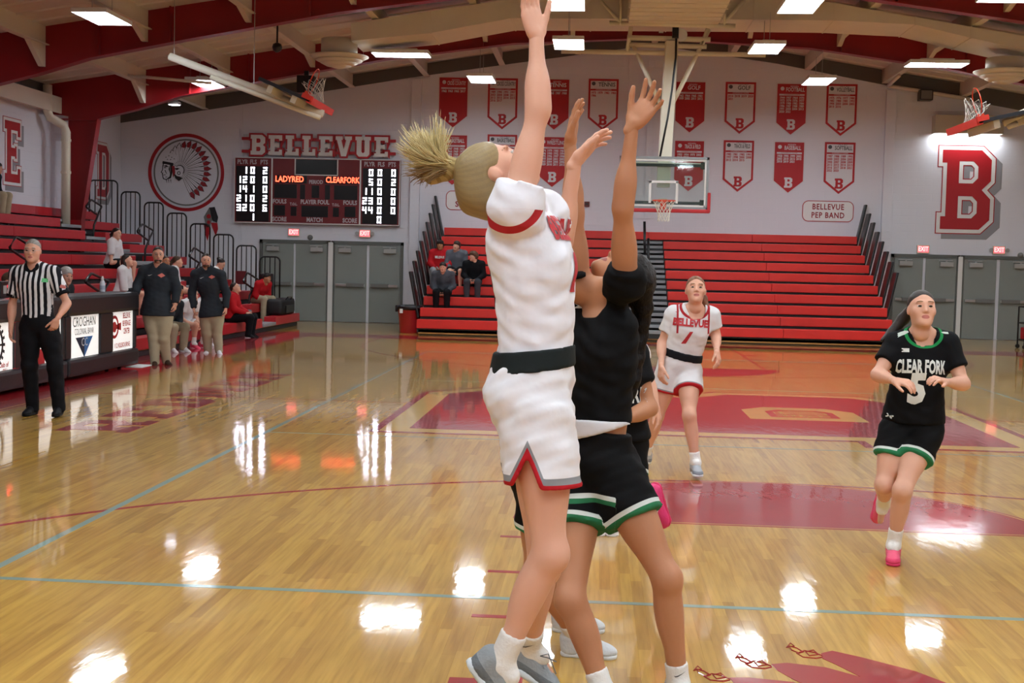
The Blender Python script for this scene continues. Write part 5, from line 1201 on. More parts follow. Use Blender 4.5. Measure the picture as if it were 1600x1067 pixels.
    G_ = dict(t=t, bo=bo, torso=torso, sh=sh, legs=legs, arms=arms, J=J, up=up, rC=rC, fC=fC, rP=rP, fP=fP, sp=sp, L=L, hb=hb, r=r, f=f, u=u, s=s, bulk=b, neckd=nrm(hb-nk), nk=nk, detail=detail)
    if hair: make_hair(G_, **hair)
    if top: make_top(G_, **top)
    if bottom: make_bottom(G_, **bottom)
    if socks: make_socks(G_, **socks)
    if shoes: make_shoes(G_, **shoes)
    return G_
def wobble(seed, amp, fr=24.):
    rs = np.random.RandomState(seed); K = rs.normal(size=(5, 3))*fr; ph = rs.rand(5)*6.28
    return lambda q: amp*sum(np.sin(q @ K[i]*(1+.5*i)+ph[i])/(1+.4*i) for i in range(5))/2
def make_hair(G_, style='short', col='4a3524', tail=None, extra=(), h=None, name='hair', low=.0):
    hb, r, f, u, s = (G_[k] for k in ('hb', 'r', 'f', 'u', 's')); at_ = lambda x, y, z: hb+(r*x+f*y+u*z)*s; R = [r, f, u]; sz = lambda *a: tuple(x*s for x in a)
    m = gmat('hair_'+col, col, [('strand', 'stripe', 90, tuple(c*.75 for c in lin(col)[:3]))], rough=.5, bump=.2, bscale=60, spec=.4)
    P_ = [el(at_(0, -.016, .035), R, sz(.0805, .0995, .0915), .02)]
    if style == 'short':
        P_.append(el(at_(0, .012, .062), R, sz(.076, .09, .07), .03)); P_.append(el(at_(0, .092, -.052), R, sz(.067, .092, .100), .015, op='s')); P_.append(el(at_(0, -.02, -.12), R, sz(.12, .12, .095), .02, op='s'))
    elif style == 'buzz':
        P_ = [el(at_(0, -.015, .035), R, sz(.079, .098, .0905), .02), el(at_(0, .098, -.046), R, sz(.069, .096, .120), .012, op='s'), el(at_(0, -.02, -.12), R, sz(.12, .12, .09), .02, op='s')]
    elif style == 'mop':
        P_.append(el(at_(0, .02, .07), R, sz(.088, .094, .066), .03)); P_.append(el(at_(0, -.03, .0), R, sz(.095, .085, .085), .03)); P_.append(el(at_(0, .10, -.058), R, sz(.064, .085, .085), .02, op='s'))
    else:                                               # pulled back
        P_.append(el(at_(0, .100, -.045), R, sz(.064, .090, .122), .012, op='s')); P_.append(el(at_(0, .0, -.155), R, sz(.13, .15, .08), .02, op='s'))
    for e in extra: P_.append(rc(at_(*e[0]), at_(*e[1]), e[2]*s, e[3]*s, .02))
    if tail:
        for (a, ra), (b, rb) in zip(tail, tail[1:]): P_.append(rc(a, b, ra, rb, .015))
    v = grow(P_, h or (.0075 if G_['detail'] < .012 else min(.013, G_['detail'])), wob=wobble(3, .0025*s, 40) if style == 'mop' else None)
    def st(q): l = (q-hb) @ np.array([r, f, u]).T/s; return np.arctan2(l[:, 2]-.03, l[:, 0])*.05+l[:, 0]*.4
    return mesh_obj(name, [v], m, G_['t'], {'strand': st})
def make_top(G_, col='ffffff', m=None, sleeve='short', ease=.014, hem=-.12, neck_r=.078, neck_drop=.03, layers=(), fields=None, name='jersey', h=None, amp=.003, sl=.62, vneck=0., flare=.0, seed=1, hemw=1.):
    J, up, sp, L, s = G_['J'], G_['up'], G_['sp'], G_['L'], G_['s']
    m = m or gmat('cloth_'+name+'_'+col, col, layers)
    P_ = [infl(p, ease) for p in G_['torso']]+[infl(p, ease) for p in G_['sh']]
    if flare: P_.append(el(sp(.02), [G_['rP'], G_['fP'], up], (.165*s*G_['bulk']+flare, .12*s*G_['bulk']+flare, .16*s), .08))
    if hem < .06: P_.append(el(sp(hem+.03), [G_['rP'], G_['fP'], up], (.158*s*G_['bulk']*hemw+ease, .116*s*G_['bulk']*hemw+ease, .26*s), .08))
    for S_ in 'RL':
        a, e, w = J['sh'+S_], J['el'+S_], J['wr'+S_]; d = nrm(e-a)
        if sleeve == 'short':
            b = a+(e-a)*sl; P_.append(rc(a, b+d*.06, .058*s*G_['bulk']+ease, .050*s+ease+.006, .03, cut=(b, d)))
        elif sleeve == 'long':
            d2 = nrm(w-e); P_.append(rc(a, e, .055*s*G_['bulk']+ease, .046*s+ease, .03)); P_.append(rc(e, w+d2*.04, .046*s+ease, .036*s+ease*.6, .03, cut=(w-d2*.005, d2)))
    hp = sp(hem); nd = G_['neckd']; nc = G_['nk']+up*.03; fC = G_['fC']
    P_.append(rc(nc-nd*neck_drop+fC*neck_drop*.6, nc+nd*.2, neck_r*s, neck_r*s*1.1, .01, op='s'))
    if vneck: P_.append(rc(nc-up*vneck+fC*.10, nc+fC*.05+up*.06, .012, .06*s, .01, op='s'))
    def clip(q, d): return np.maximum(d, (hp-q) @ up)
    v = grow(P_, h or G_['detail'], clip, wobble(seed, amp))
    o = mesh_obj(name, [v], m, G_['t'], fields); G_['top'] = o; return o
def make_bottom(G_, col='ffffff', m=None, kind='shorts', ease=.02, waist=.10, layers=(), fields=None, name=None, h=None, hemt=.72, hem_clip=None, amp=.004, seed=2, leg=.098, band=None):
    J, up, sp, s, b = G_['J'], G_['up'], G_['sp'], G_['s'], G_['bulk']
    name = name or kind; m = m or gmat('cloth_'+name+'_'+col, col, layers)
    wp = sp(waist)
    P_ = [cutp(infl(p, ease*.7), wp, up) for p in G_['torso'][:2]]+[cutp(infl(p, ease*.7), wp, up) for p in G_['torso'][-2:]]
    for S_ in 'RL':
        h_, kn, an = J['hip'+S_], J['kn'+S_], J['an'+S_]; d = nrm(kn-h_); d2 = nrm(an-kn); lg = G_['legs'][S_]
        if kind == 'shorts':
            e = h_+(kn-h_)*hemt; P_.append(cutp(infl(lg[1], ease*.7), e, d)); P_.append(rc(h_, e+d*.08, .090*s*b+ease, leg*s+ease, .022, cut=(e, d)))
        else:
            P_ += [infl(p, ease*.6) for p in lg[:2]]+[cutp(infl(p, ease*.6), an+d2*.04*s, d2) for p in lg[2:5]]
            P_.append(rc(h_, kn, .090*s*b+ease*.6, .062*s+ease*.6, .03)); P_.append(rc(kn, an+d2*.04, .062*s+ease*.6, .050*s+ease*.6, .03, cut=(an+d2*.055*s, d2)))
    def clip(q, d): return hem_clip(q, d) if hem_clip else d
    v = grow(P_, h or G_['detail'], clip, wobble(seed, amp)); o = mesh_obj(name, [v], m, G_['t'], fields); G_['bottom'] = o
    if band:
        P2 = [infl(p, ease*.7+.007) for p in G_['torso'][:3]]; lo_, hi_ = sp(band[0]), sp(band[1])
        v = grow(P2, h or G_['detail'], lambda q, d: np.maximum(np.maximum(d, (lo_-q) @ up), (q-hi_) @ up)); mesh_obj('waistband', [v], gmat('cloth_band_'+band[2], band[2]), G_['t'])
    return o
def make_socks(G_, col='e6e4e0', top=.26, name='sock'):
    for S_ in 'RL':
        J = G_['J']; kn, an = J['kn'+S_], J['an'+S_]; d = nrm(an-kn); a = an-d*top*.42; fw = nrm(J.get('toe'+S_, an+G_['fP'])-an)
        v = grow([rc(a-d*.03, an, .046*G_['s'], .043*G_['s'], .01, cut=(a, -d)), rc(an, an+fw*.05, .043*G_['s'], .038*G_['s'], .02)], min(.009, G_['detail'])); mesh_obj(name, [v], gmat('cloth_sock_'+col, col, bump=.4, bscale=60), G_['t'])
def make_shoes(G_, col='d8d8d8', sole='e8e8e8', lace='ffffff', name='shoe', h=None, accent=None):
    for S_ in 'RL':
        J = G_['J']; s = G_['s']; kn, an = J['kn'+S_], J['an'+S_]; fw = nrm(J['toe'+S_]-an) if 'toe'+S_ in J else nrm(G_['fP'])
        shd = nrm(an-kn); dn = J.get('down'+S_, V3((0, 0, -1))); dn = nrm(V3(dn)-fw*(V3(dn) @ fw)); sd = np.cross(fw, dn)
        R = [fw, sd, -dn]; Pz = lambda x, y, z: an+(fw*x+sd*y-dn*z)*s
        up_ = [rc(Pz(-.035, 0, -.015), Pz(-.03, 0, -.06), .042*s, .037*s, .02), rc(Pz(-.02, 0, -.055), Pz(.13, .004, -.066), .038*s, .034*s, .03), rc(Pz(-.005, 0, .0), Pz(.10, 0, -.050), .044*s, .030*s, .03), el(Pz(.125, .004, -.064), R, (.055*s, .043*s, .026*s), .02)]
        sp_ = Pz(0, 0, -.078)
        hh = h or min(.009, G_['detail'])
        v = grow(up_, hh, lambda q, d: np.maximum(np.maximum(d, (q-sp_) @ dn), (q-Pz(0, 0, .034)) @ -dn))
        o = mesh_obj(name, [v], gmat('shoe_'+col, col, [('acc', .0, 1., accent)] if accent else (), rough=.6, bump=.3, bscale=80), G_['t'], {'acc': lambda q: ((q-an) @ dn)/s-.045} if accent else None)
        sl = [rc(Pz(-.035, 0, -.079), Pz(.04, 0, -.079), .038*s, .036*s, .01), rc(Pz(.04, 0, -.079), Pz(.135, .004, -.079), .036*s, .044*s, .02)]
        v = grow(sl, hh, lambda q, d: np.maximum(np.maximum(d, (q-Pz(0, 0, -.094)) @ dn), (q-Pz(0, 0, -.068)) @ -dn)); mesh_obj('sole', [v], gmat('sole_'+sole, sole, rough=.5), o)
        mb = MB()
        for k in range(4):
            x = .045+.022*k; z = -.005-.0125*k
            mb.tube([Pz(x, -.026, z-.012), Pz(x+.006, 0, z+.004), Pz(x, .026, z-.012)], .0042*s, 5)
        obj('lace', mb, gmat('lace_'+lace, lace), o)
def project_text(G_, garment, txt, c, rv, uv, nv, size, m, name='lettering', bold=.0, width=1., arch=0., lift=.003, slant=0.):
    """lettering laid on the cloth: each point is dropped on to the garment along -nv"""
    vs, fs = text_geo(txt, size, bold=bold, width=width) if isinstance(txt, str) else txt
    bm = bmesh.new(); bv = [bm.verts.new((x+slant*y, y+arch*x*x, 0)) for x, y in vs]
    for f_ in fs:
        try: bm.faces.new([bv[i] for i in f_])
        except ValueError: pass
    bmesh.ops.triangulate(bm, faces=bm.faces[:])
    for _ in range(3):
        es = [e for e in bm.edges if e.calc_length() > max(.012, size*.16)]
        if not es: break
        bmesh.ops.subdivide_edges(bm, edges=es, cuts=1); bmesh.ops.triangulate(bm, faces=bm.faces[:])
    gv, gf = ob_geo[garment.name]; tree = BVHTree.FromPolygons([Vector(v) for v in gv], [tuple(q) for q in gf])
    c, rv, uv, nv = Vector(c), Vector(nrm(rv)), Vector(nrm(uv)), Vector(nrm(nv)); mb = MB(); out = []
    for v in bm.verts:
        p = c+rv*v.co.x+uv*v.co.y; hit, n_, i_, d_ = tree.ray_cast(p+nv*.35, -nv); out.append((hit+n_*lift if n_.dot(nv) > 0 else hit-n_*lift) if hit is not None else p)
    bm.verts.index_update(); mb.add(out, [[v.index for v in f_.verts] for f_ in bm.faces]); bm.free()
    return obj(name, mb, m, garment)
def loc_pose(base, yaw, s=1., sit=None, over=None, lean=0., male=False):
    """default joints standing or sitting at base, facing yaw (0 = +y), scaled; over: local offsets (right, forward, up)"""
    sw = .195 if male else .168
    if sit is None:
        D = dict(pelvis=(0, 0, .97), neck=(0, -.01, 1.46), head=(0, .02, 1.60), shR=(sw, -.01, 1.41), shL=(-sw, -.01, 1.41), elR=(sw+.06, -.03, 1.13), elL=(-sw-.06, -.03, 1.13), wrR=(sw+.07, .06, .88), wrL=(-sw-.07, .06, .88),
                 hipR=(.09, 0, .92), hipL=(-.09, 0, .92), knR=(.105, .02, .49), knL=(-.105, .02, .49), anR=(.11, -.02, .09), anL=(-.11, -.02, .09), toeR=(.13, .15, .06), toeL=(-.13, .15, .06))
    else:
        z = sit; D = dict(pelvis=(0, 0, z+.11), neck=(0, .03, z+.61), head=(0, .07, z+.755), shR=(sw, .03, z+.56), shL=(-sw, .03, z+.56), elR=(sw+.05, .10, z+.30), elL=(-sw-.05, .10, z+.30), wrR=(.09, .33, z+.20), wrL=(-.09, .33, z+.20),
                 hipR=(.09, .02, z+.10), hipL=(-.09, .02, z+.10), knR=(.13, .44, z+.12), knL=(-.13, .44, z+.12), anR=(.13, .40, .09), anL=(-.13, .40, .09), toeR=(.15, .57, .06), toeL=(-.15, .57, .06))
    if lean:
        for k in ('neck', 'head', 'shR', 'shL', 'elR', 'elL', 'wrR', 'wrL'):
            x, y, z = D[k]; p0 = D['pelvis']; dy, dz = y-p0[1], z-p0[2]; c, sn = math.cos(lean), math.sin(lean); D[k] = (x, p0[1]+dy*c+dz*sn, p0[2]-dy*sn+dz*c)
    for k, v in (over or {}).items(): D[k] = v
    c, sn = math.cos(yaw), math.sin(yaw); b = V3(base)
    out = {}
    for k, v in D.items():
        x, y, z = (V3(v)*s) if k not in () else v
        out[k] = b+V3((x*c-y*sn, x*sn+y*c, z))
    return out
t1 = time.time()
def PX(d, Y):
    """joints given as pixel (x, y[, depth offset]) of the photograph at depth Y"""
    return {k: V3(P(v[0], v[1], Y+(v[2] if len(v) > 2 else 0))) for k, v in d.items()}
def dup_dir(J, R, L_):
    J['toeR'] = J['anR']+nrm(R)*.2; J['toeL'] = J['anL']+nrm(L_)*.2; return J
M_PRW = mat('print_white', 'd9dcd8', .6); M_PRR = mat('print_red', 'b5202a', .6)
def hem_fields(G_, hemt):
    J = G_['J']; out = []
    for S_ in 'RL':
        h_, kn = J['hip'+S_], J['kn'+S_]; d = nrm(kn-h_); out.append((h_+(kn-h_)*hemt, d, h_))
    def fn(q):
        dr = np.linalg.norm(np.cross(q-out[0][2], out[0][1]), axis=1); dl = np.linalg.norm(np.cross(q-out[1][2], out[1][1]), axis=1)
        return np.where(dr < dl, -((q-out[0][0]) @ out[0][1]), -((q-out[1][0]) @ out[1][1]))
    return fn
TRIM_G = [('hemf', -.5, .014, '2c7a52'), ('hemf', .014, .030, 'd4dcd6')]
TRIM_R = [('hemf', -.5, .012, 'b5202a'), ('hemf', .012, .022, '8e8e92')]
M_BKS = gmat('black_shorts_green_trim', '070709', TRIM_G, bump=.3); M_WHS = gmat('white_shorts_red_trim', 'dcdcde', TRIM_R, bump=.35)
def collar(nk, dy, dz, r, sq=.72, f=(0, -1, 0)):
    c = V3(nk)+V3(f)*dy+V3((0, 0, dz)); return lambda q: np.linalg.norm((q-c)/V3((1, 1.2, sq)), axis=1)-r
def logo_bars(s_): return ([(-s_, -s_*.5), (-s_*.7, -s_*.5), (-s_*.1, s_*.1), (-s_*.1, -s_*.1), (s_*.7, -s_*.5), (s_, -s_*.5), (s_, -s_*.3), (s_*.2, 0), (s_, s_*.3), (s_, s_*.5), (s_*.7, s_*.5), (-s_*.2, 0), (-s_*.7, s_*.5), (-s_, s_*.5), (-s_, s_*.3), (-s_*.4, 0), (-s_, -s_*.3)], [tuple(range(17))])
def swoosh(s_): return ([(-s_, .02*s_), (-s_*.75, -.28*s_), (-s_*.3, -.25*s_), (s_, .35*s_), (-s_*.35, -.05*s_), (-s_*.7, -.08*s_)], [tuple(range(6))])
def head_at(J, f, up_): return (f, up_)

# ---------------------------------------------------------------- number 5, running
J = PX(dict(pelvis=(1427, 662, .12), neck=(1440, 525, .08), head=(1440, 484, .03), shR=(1402, 538, .10), shL=(1479, 538, .08), elR=(1371, 585, .0), elL=(1506, 600, -.02), wrR=(1398, 595, -.18), wrL=(1476, 597, -.18),
    hipR=(1402, 672, .12), hipL=(1446, 672, .10), knR=(1382, 757, .0), knL=(1410, 766, -.14), anR=(1381, 785, .30), anL=(1396, 853, .0)), 4.95)
J['toeR'] = J['anR']+V3((-.03, .05, -.2)); J['downR'] = V3((0, .9, .2)); J['toeL'] = J['anL']+V3((-.05, -.2, -.0))
H5 = dict(R=dict(d=(.6, -.7, -.05), n=(.2, .2, -1), t=(.3, -.8, .3), curl=(18, 26, 16), spread=6), L=dict(d=(-.65, -.6, .25), n=(-.2, .2, -1), t=(-.3, -.8, .3), curl=(18, 26, 16), spread=6))
nk5 = J['neck']; hd = J['head']
G5 = figure('person', 'player in black number 5 jersey and pink shoes running towards the camera', J, ((.0, -.95, .22), (0, .22, 1)), .0105, SK_FAIR, s=.96,
    hair=dict(style='back', col='2a1c14', tail=[(hd+V3((-.02, .1, .02)), .03), (hd+V3((-.07, .14, -.06)), .035), (hd+V3((-.14, .13, -.15)), .03), (hd+V3((-.20, .10, -.19)), .012)]),
    top=dict(col='0c0c10', name='jersey', ease=.014, hem=.03, neck_r=.080, neck_drop=.05, vneck=.07, sl=.62, amp=.0035, m=gmat('black_jersey_green_collar', '08080b', [('neckf', -.010, .008, '1f8a4c'), ('yoke', -1, .0, 'c8d4cc')]),
        fields=dict(neckf=collar(nk5, .045, .02, .104, .85), yoke=lambda q: np.where((np.abs(np.abs(q[:, 0]-nk5[0])-.115) < .035) & (np.abs(q[:, 2]-nk5[2]+.028) < .06), np.abs(q[:, 1]-nk5[1]+.035)-.012, 1.))),
    hands=H5, socks=dict(col='e8e6e2', top=.30), shoes=dict(col='e8607e', sole='d83a66', lace='f0e6ea', accent='e0486e'))
make_bottom(G5, m=M_BKS, kind='shorts', ease=.024, waist=.06, hemt=.50, leg=.086, fields=dict(hemf=hem_fields(G5, .50)))
fr5 = V3((0, -1, 0)); project_text(G5, G5['top'], 'CLEAR FORK', V3(P(1441, 574, 4.9)), (1, 0, 0), (0, 0, 1), fr5, .105, M_PRW, bold=.004, width=.46, arch=-.3)
project_text(G5, G5['top'], '5', V3(P(1435, 610, 4.9)), (1, 0, .03), (0, 0, 1), fr5, .235, M_PRW, 'number', bold=.012, width=.85, slant=.05)
project_text(G5, G5['top'], logo_bars(.022), V3(P(1418, 548, 4.9)), (1, 0, 0), (0, 0, 1), fr5, .1, M_PRW, 'chest_mark')
project_text(G5, G5['bottom'], logo_bars(.022), V3(P(1390, 650, 4.9)), (1, 0, -.4), (.4, 0, 1), fr5, .1, M_PRW, 'hip_mark')

# ---------------------------------------------------------------- number 1, waiting beyond
J = PX(dict(pelvis=(1062, 572), neck=(1085, 486, -.05), head=(1087, 454, -.09), shR=(1054, 492, -.02), shL=(1110, 494, -.02), elR=(1034, 536), elL=(1119, 526), wrR=(1033, 573, -.2), wrL=(1120, 549, -.22),
    hipR=(1045, 584), hipL=(1076, 585), knR=(1027, 649), knL=(1077, 649, -.25), anR=(1009, 708, .2), anL=(1087, 723, -.25)), 8.05)
dup_dir(J, (-.45, -.9, 0), (.05, -1, 0)); nk1 = J['neck']; hd = J['head']; aL, aR = J['shL'], J['shR']
G1 = figure('person', 'player in white number 1 jersey with black waistband looking up at mid court', J, ((.0, -.95, .28), (0, .28, 1)), .0115, SK_FAIR,
    hair=dict(style='back', col='7a4a28', tail=[(hd+V3((.03, .09, .0)), .03), (hd+V3((.07, .09, -.07)), .036), (hd+V3((.09, .05, -.14)), .03), (hd+V3((.095, .03, -.19)), .012)]),
    top=dict(col='dedee0', ease=.016, hem=.12, neck_r=.080, neck_drop=.055, sl=.62, flare=.0, amp=.0035, m=gmat('white_jersey_red_trim', 'dcdcde', [('neckf', -.012, .010, 'a8262e'), ('arm', -.008, .008, 'a8262e')], bump=.35),
        fields=dict(neckf=collar(nk1, .05, .045, .118, .95), arm=lambda q: np.where((q[:, 2] > nk1[2]-.19) & (q[:, 1] < nk1[1]+.02), np.abs(np.abs((q[:, 0]-(aL[0]+aR[0])/2))-.128), 1.))),
    hands=dict(R=dict(n=(.8, .5, 0), t=(.1, -.9, .3), curl=(20, 25, 15), d=(0, -.35, -1)), L=dict(n=(-.8, .5, 0), t=(-.4, -.8, .2), curl=(20, 25, 15), d=(.15, -.5, -.8))),
    socks=dict(col='e8e6e2', top=.22), shoes=dict(col='b4bac0', sole='dfe4e8', lace='6a6e74', accent='8a9098'))
make_bottom(G1, m=M_WHS, kind='shorts', ease=.026, waist=.20, hemt=.42, leg=.094, fields=dict(hemf=hem_fields(G1, .42)), band=(.14, .28, '15161a'))
project_text(G1, G1['top'], 'BELLEVUE', V3(P(1079, 505, 7.9)), (1, 0, -.06), (.06, 0, 1), fr5, .082, M_PRR, bold=.004, width=.78, lift=.005)
project_text(G1, G1['top'], ([(-.05, -.05), (-.012, -.05), (.045, .05), (.018, .05)], [(0, 1, 2, 3)]), V3(P(1074, 527.5, 7.9)), (1, 0, 0), (0, 0, 1), fr5, .15, M_PRR, 'number')
project_text(G1, G1['top'], swoosh(.022), V3(P(1060, 487, 7.9)), (1, 0, 0), (0, 0, 1), fr5, .1, M_PRR, 'chest_mark')

# ---------------------------------------------------------------- referee
J = PX(dict(pelvis=(60, 505), neck=(54, 419), head=(51, 392, -.04), shR=(27, 428), shL=(83, 427), elR=(19, 478, .02), elL=(105, 474, -.02), wrR=(17, 515, -.08), wrL=(89, 499, -.22),
    hipR=(48, 512), hipL=(75, 512), knR=(46, 572, -.05), knL=(86, 572, -.03), anR=(51, 634, .02), anL=(92, 635)), 10.38)
dup_dir(J, (-.1, -1, 0), (.15, -1, 0)); ctr = J['neck']; ckR, ckL = J['shR'], J['shL']
def refu(q):
    x = q[:, 0]-ctr[0]; side = np.clip(np.abs(x)-.175, 0, 1); return x-np.sign(x)*side*.0+np.where(np.abs(x) > .19, (q[:, 2]-ctr[2])*.22*np.sign(x), 0)
GR = figure('person', 'referee in black and white striped shirt standing before the scorer table', J, ((.16, -1, -.02), (0, 0, 1)), .0105, SK_PINK, male=True, bulk=1.05,
    hair=dict(style='buzz', col='8e8a84'), top=dict(name='shirt', ease=.016, hem=.10, neck_r=.066, vneck=.05, sl=.72, amp=.0035, m=gmat('referee_stripes', 'd8d8dc', [('u', 'stripe', 18., '14141a'), ('dark', -1, 0, '111116')], bump=.35),
        fields=dict(u=refu, dark=lambda q: np.minimum(collar(ctr, .04, .01, .088)(q), np.minimum((q-(ckR+(J['elR']-ckR)*.66)) @ -nrm(J['elR']-ckR), 1) if False else np.where(np.abs(q[:, 0]-ctr[0]) > .2, -((q-np.where((q[:, :1] < ctr[0]), ckR+(J['elR']-ckR)*.62, ckL+(J['elL']-ckL)*.62))*np.where(q[:, :1] < ctr[0], nrm(J['elR']-ckR), nrm(J['elL']-ckL))).sum(1), 1.)))),
    bottom=dict(col='0d0d12', kind='trousers', ease=.022, waist=.16, amp=.0035), hands=dict(R=dict(n=(.9, .2, 0), t=(.2, -.9, 0), curl=(18, 25, 15)), L=dict(n=(-.6, .7, 0), t=(-.8, -.5, .2), curl=(28, 35, 25), d=(-.3, -.15, -1))), shoes=dict(col='101014', sole='0a0a0c', lace='1a1a1e'))
mb = MB(); hb_ = GR['hb']; rr_, ff_, uu_ = GR['r'], GR['f'], GR['u']
for sx in (-1, 1): mb.tube([hb_+(rr_*(sx*.033+.024*math.cos(a))+ff_*.103+uu_*(.002+.017*math.sin(a))) for a in [2*PI*k/14 for k in range(14)]], .0016, 5, closed=True); mb.tube([hb_+rr_*sx*.057+ff_*.10+uu_*.006, hb_+rr_*sx*.080+ff_*.02+uu_*.006], .0016, 4)
mb.tube([hb_-rr_*.009+ff_*.107+uu_*.006, hb_+rr_*.009+ff_*.107+uu_*.006], .0016, 4); obj('glasses', mb, M_LGREY, GR['t'])
project_text(GR, GR['top'], ([(-.028, -.02), (.028, -.02), (.028, .02), (-.028, .02)], [(0, 1, 2, 3)]), V3(P(71, 438, 10.3)), (1, 0, 0), (0, 0, 1), fr5, .1, mat('badge_green', '58b878', .6), 'green_badge', lift=.004)
project_text(GR, GR['top'], ([(-.025, -.016), (.025, -.016), (.025, .016), (-.025, .016)], [(0, 1, 2, 3)]), V3(P(97, 448, 10.3)), (1, 0, -.3), (.3, 0, 1), fr5, .1, mat('patch_red', 'b8645e', .6), 'flag_patch', lift=.004)

# ---------------------------------------------------------------- two coaches
M_KHAKI = gmat('khaki_cloth', 'a89c82', bump=.35, bscale=10); M_CHAR = gmat('charcoal_pullover', '2b3037', bump=.3, bscale=10)
def coach(px, Y, lab, glasses, J, toesd, skin_m, haircol, bulk, s, shoe, hands):
    G_ = figure('person', lab, J, ((.35, -.93, -.0), (0, 0, 1)), .0165, skin_m, male=True, bulk=bulk, s=s, hair=dict(style='buzz', col=haircol),
        top=dict(name='pullover', m=M_CHAR, sleeve='long', ease=.026, hem=-.045, neck_r=.066, vneck=.03, amp=.0045, hemw=1.17), bottom=dict(m=M_KHAKI, kind='trousers', ease=.028, waist=.05, amp=.0035), hands=hands, shoes=shoe)
    return G_
J = PX(dict(pelvis=(246, 490), neck=(247, 417), head=(247, 398, -.03), shR=(226, 425), shL=(268, 426), elR=(215, 445, -.05), elL=(276, 451), wrR=(212, 459, -.22), wrL=(274, 474, -.05), hipR=(237, 493), hipL=(257, 493), knR=(240, 528, -.03), knL=(256, 528), anR=(242, 564), anL=(260, 562, .15)), 16.95)
dup_dir(J, (.3, -1, 0), (.6, -.8, 0))
GC1 = coach(245, 17, 'big bearded coach in charcoal pullover and khakis leaning a hand on the table', True, J, None, SK_PINK, '2c2420', 1.22, 1.05, dict(col='3e2c22', sole='2a1e18', lace='2a1e18'), dict(R=dict(n=(0, 0, -1), t=(0, -1, 0), curl=5, d=(-.6, -.6, -.1))))
J = PX(dict(pelvis=(331, 492), neck=(324, 422), head=(322, 407, -.03), shR=(306, 429), shL=(345, 430), elR=(300, 457), elL=(354, 459), wrR=(303, 482, -.08), wrL=(353, 482, -.08), hipR=(322, 494), hipL=(340, 494), knR=(323, 522, -.03), knL=(339, 522), anR=(325, 548, .05), anL=(342, 547, -.05)), 19.65)
dup_dir(J, (-.2, -1, 0), (.4, -.9, 0))
GC2 = coach(330, 19.65, 'slimmer bearded coach in charcoal pullover, hands at his sides, white shoes', False, J, None, SK_PINK, '3a2c24', 1.06, 1.02, dict(col='dcdcde', sole='e6e6e6', lace='f0f0f0'), True)
for G_, g_ in ((GC1, 1), (GC2, 0)):
    hb_, r_, f_, u_ = G_['hb'], G_['r'], G_['f'], G_['u']; R_3 = [r_, f_, u_]
    v = grow([el(hb_+f_*.05-u_*.088, R_3, (.058, .058, .040), .02), el(hb_+f_*.095-u_*.047, R_3, (.03, .014, .007), .01), el(hb_+f_*.02-u_*.03, R_3, (.07, .075, .055), .02, op='s'), el(hb_+f_*.108-u_*.064, R_3, (.022, .02, .008), .008, op='s')], .009)
    mesh_obj('beard', [v], gmat('beard_dark', '4a3a30', bump=.4, bscale=90), G_['t'])
    if g_:
        mb = MB()
        for sx in (-1, 1): mb.tube([hb_+(r_*(sx*.033+.025*math.cos(a))+f_*.106+u_*(.002+.018*math.sin(a))) for a in [2*PI*k/12 for k in range(12)]], .0018, 5, closed=True)
        mb.tube([hb_-r_*.01+f_*.108, hb_+r_*.01+f_*.108], .0018, 4); obj('glasses', mb, M_BLACK, G_['t'])
    fc = G_['fC']; c = G_['nk']-G_['up']*.13+G_['rC']*-.10+fc*.1; project_text(G_, G_['top'], ([(-.055, 0), (0, -.035), (.055, 0), (0, .035)], [(0, 1, 2, 3)]), c, -V3(G_['rC']), G_['up'], fc, .1, mat('print_salmon', 'c8685e', .6), 'chest_emblem', lift=.010)
    project_text(G_, G_['top'], swoosh(.04), G_['nk']-G_['up']*.13+G_['rC']*.07+fc*.1, -V3(G_['rC']), G_['up'], fc, .1, M_PRW, 'chest_mark', lift=.008)

# ---------------------------------------------------------------- people seated along the left side
def lseat(px, py, row, lab, hair, top, bottom, skin_m='fair', yaw=-PI/2, s=.97, look=None, over=None, lean=.12, male=False, dx=0, shoes=None, dz=0, detail=.017, group=None, bulk=1., hands=True, socks=None, sit=None):
    X_ = LX0-LRUN*row-.16+dx; q = at(px, py, 'X', X_); z0 = LZ0+LRISE*row; fl = z0-.215-.02 if row else 0.0
    seat = (z0-(LZ0+LRISE*(row-1)-.215)) if row else z0
    fz = (LZ0+LRISE*(row-1)-.215) if row else 0.
    if sit is not None: fz, seat = sit
    J = loc_pose((X_, q.y, fz+dz), yaw, s, sit=seat/s, lean=lean, male=male, over=over)
    fwd = V3((-math.sin(yaw), math.cos(yaw), 0)); lk = look or (fwd, (0, 0, 1))
    return figure('person', lab, J, lk, detail, SKINS[skin_m], hair=hair, top=top, bottom=bottom, male=male, s=s, shoes=shoes, bulk=bulk, hands=hands, socks=socks, group=None)
PONY = lambda c, hx=0: dict(style='back', col=c, extra=[((0, -.10, .02), (0, -.14, -.03), .04, .035), ((0, -.14, -.03), (.02, -.12, -.14), .034, .018)])
LONG = lambda c: dict(style='back', col=c, extra=[((.06, -.04, .0), (.075, -.02, -.17), .035, .03), ((-.06, -.04, 0), (-.075, -.02, -.17), .035, .03), ((0, -.07, 0), (0, -.08, -.2), .06, .05)])
W_SHOE = dict(col='dcdcde', sole='e8e8e8', lace='f0f0f0'); B_SHOE = dict(col='16161a', sole='d8d8d8', lace='2a2a2e'); P_SHOE = dict(col='e0506e', sole='e8a0b0', lace='f0d8dc')
WT = dict(name='tee', col='d4d2d4', ease=.018, hem=-.05, amp=.0035)
JW = dict(name='jersey', ease=.016, hem=-.02, amp=.0035, m=gmat('white_jersey_plain', 'dcdade', bump=.35))
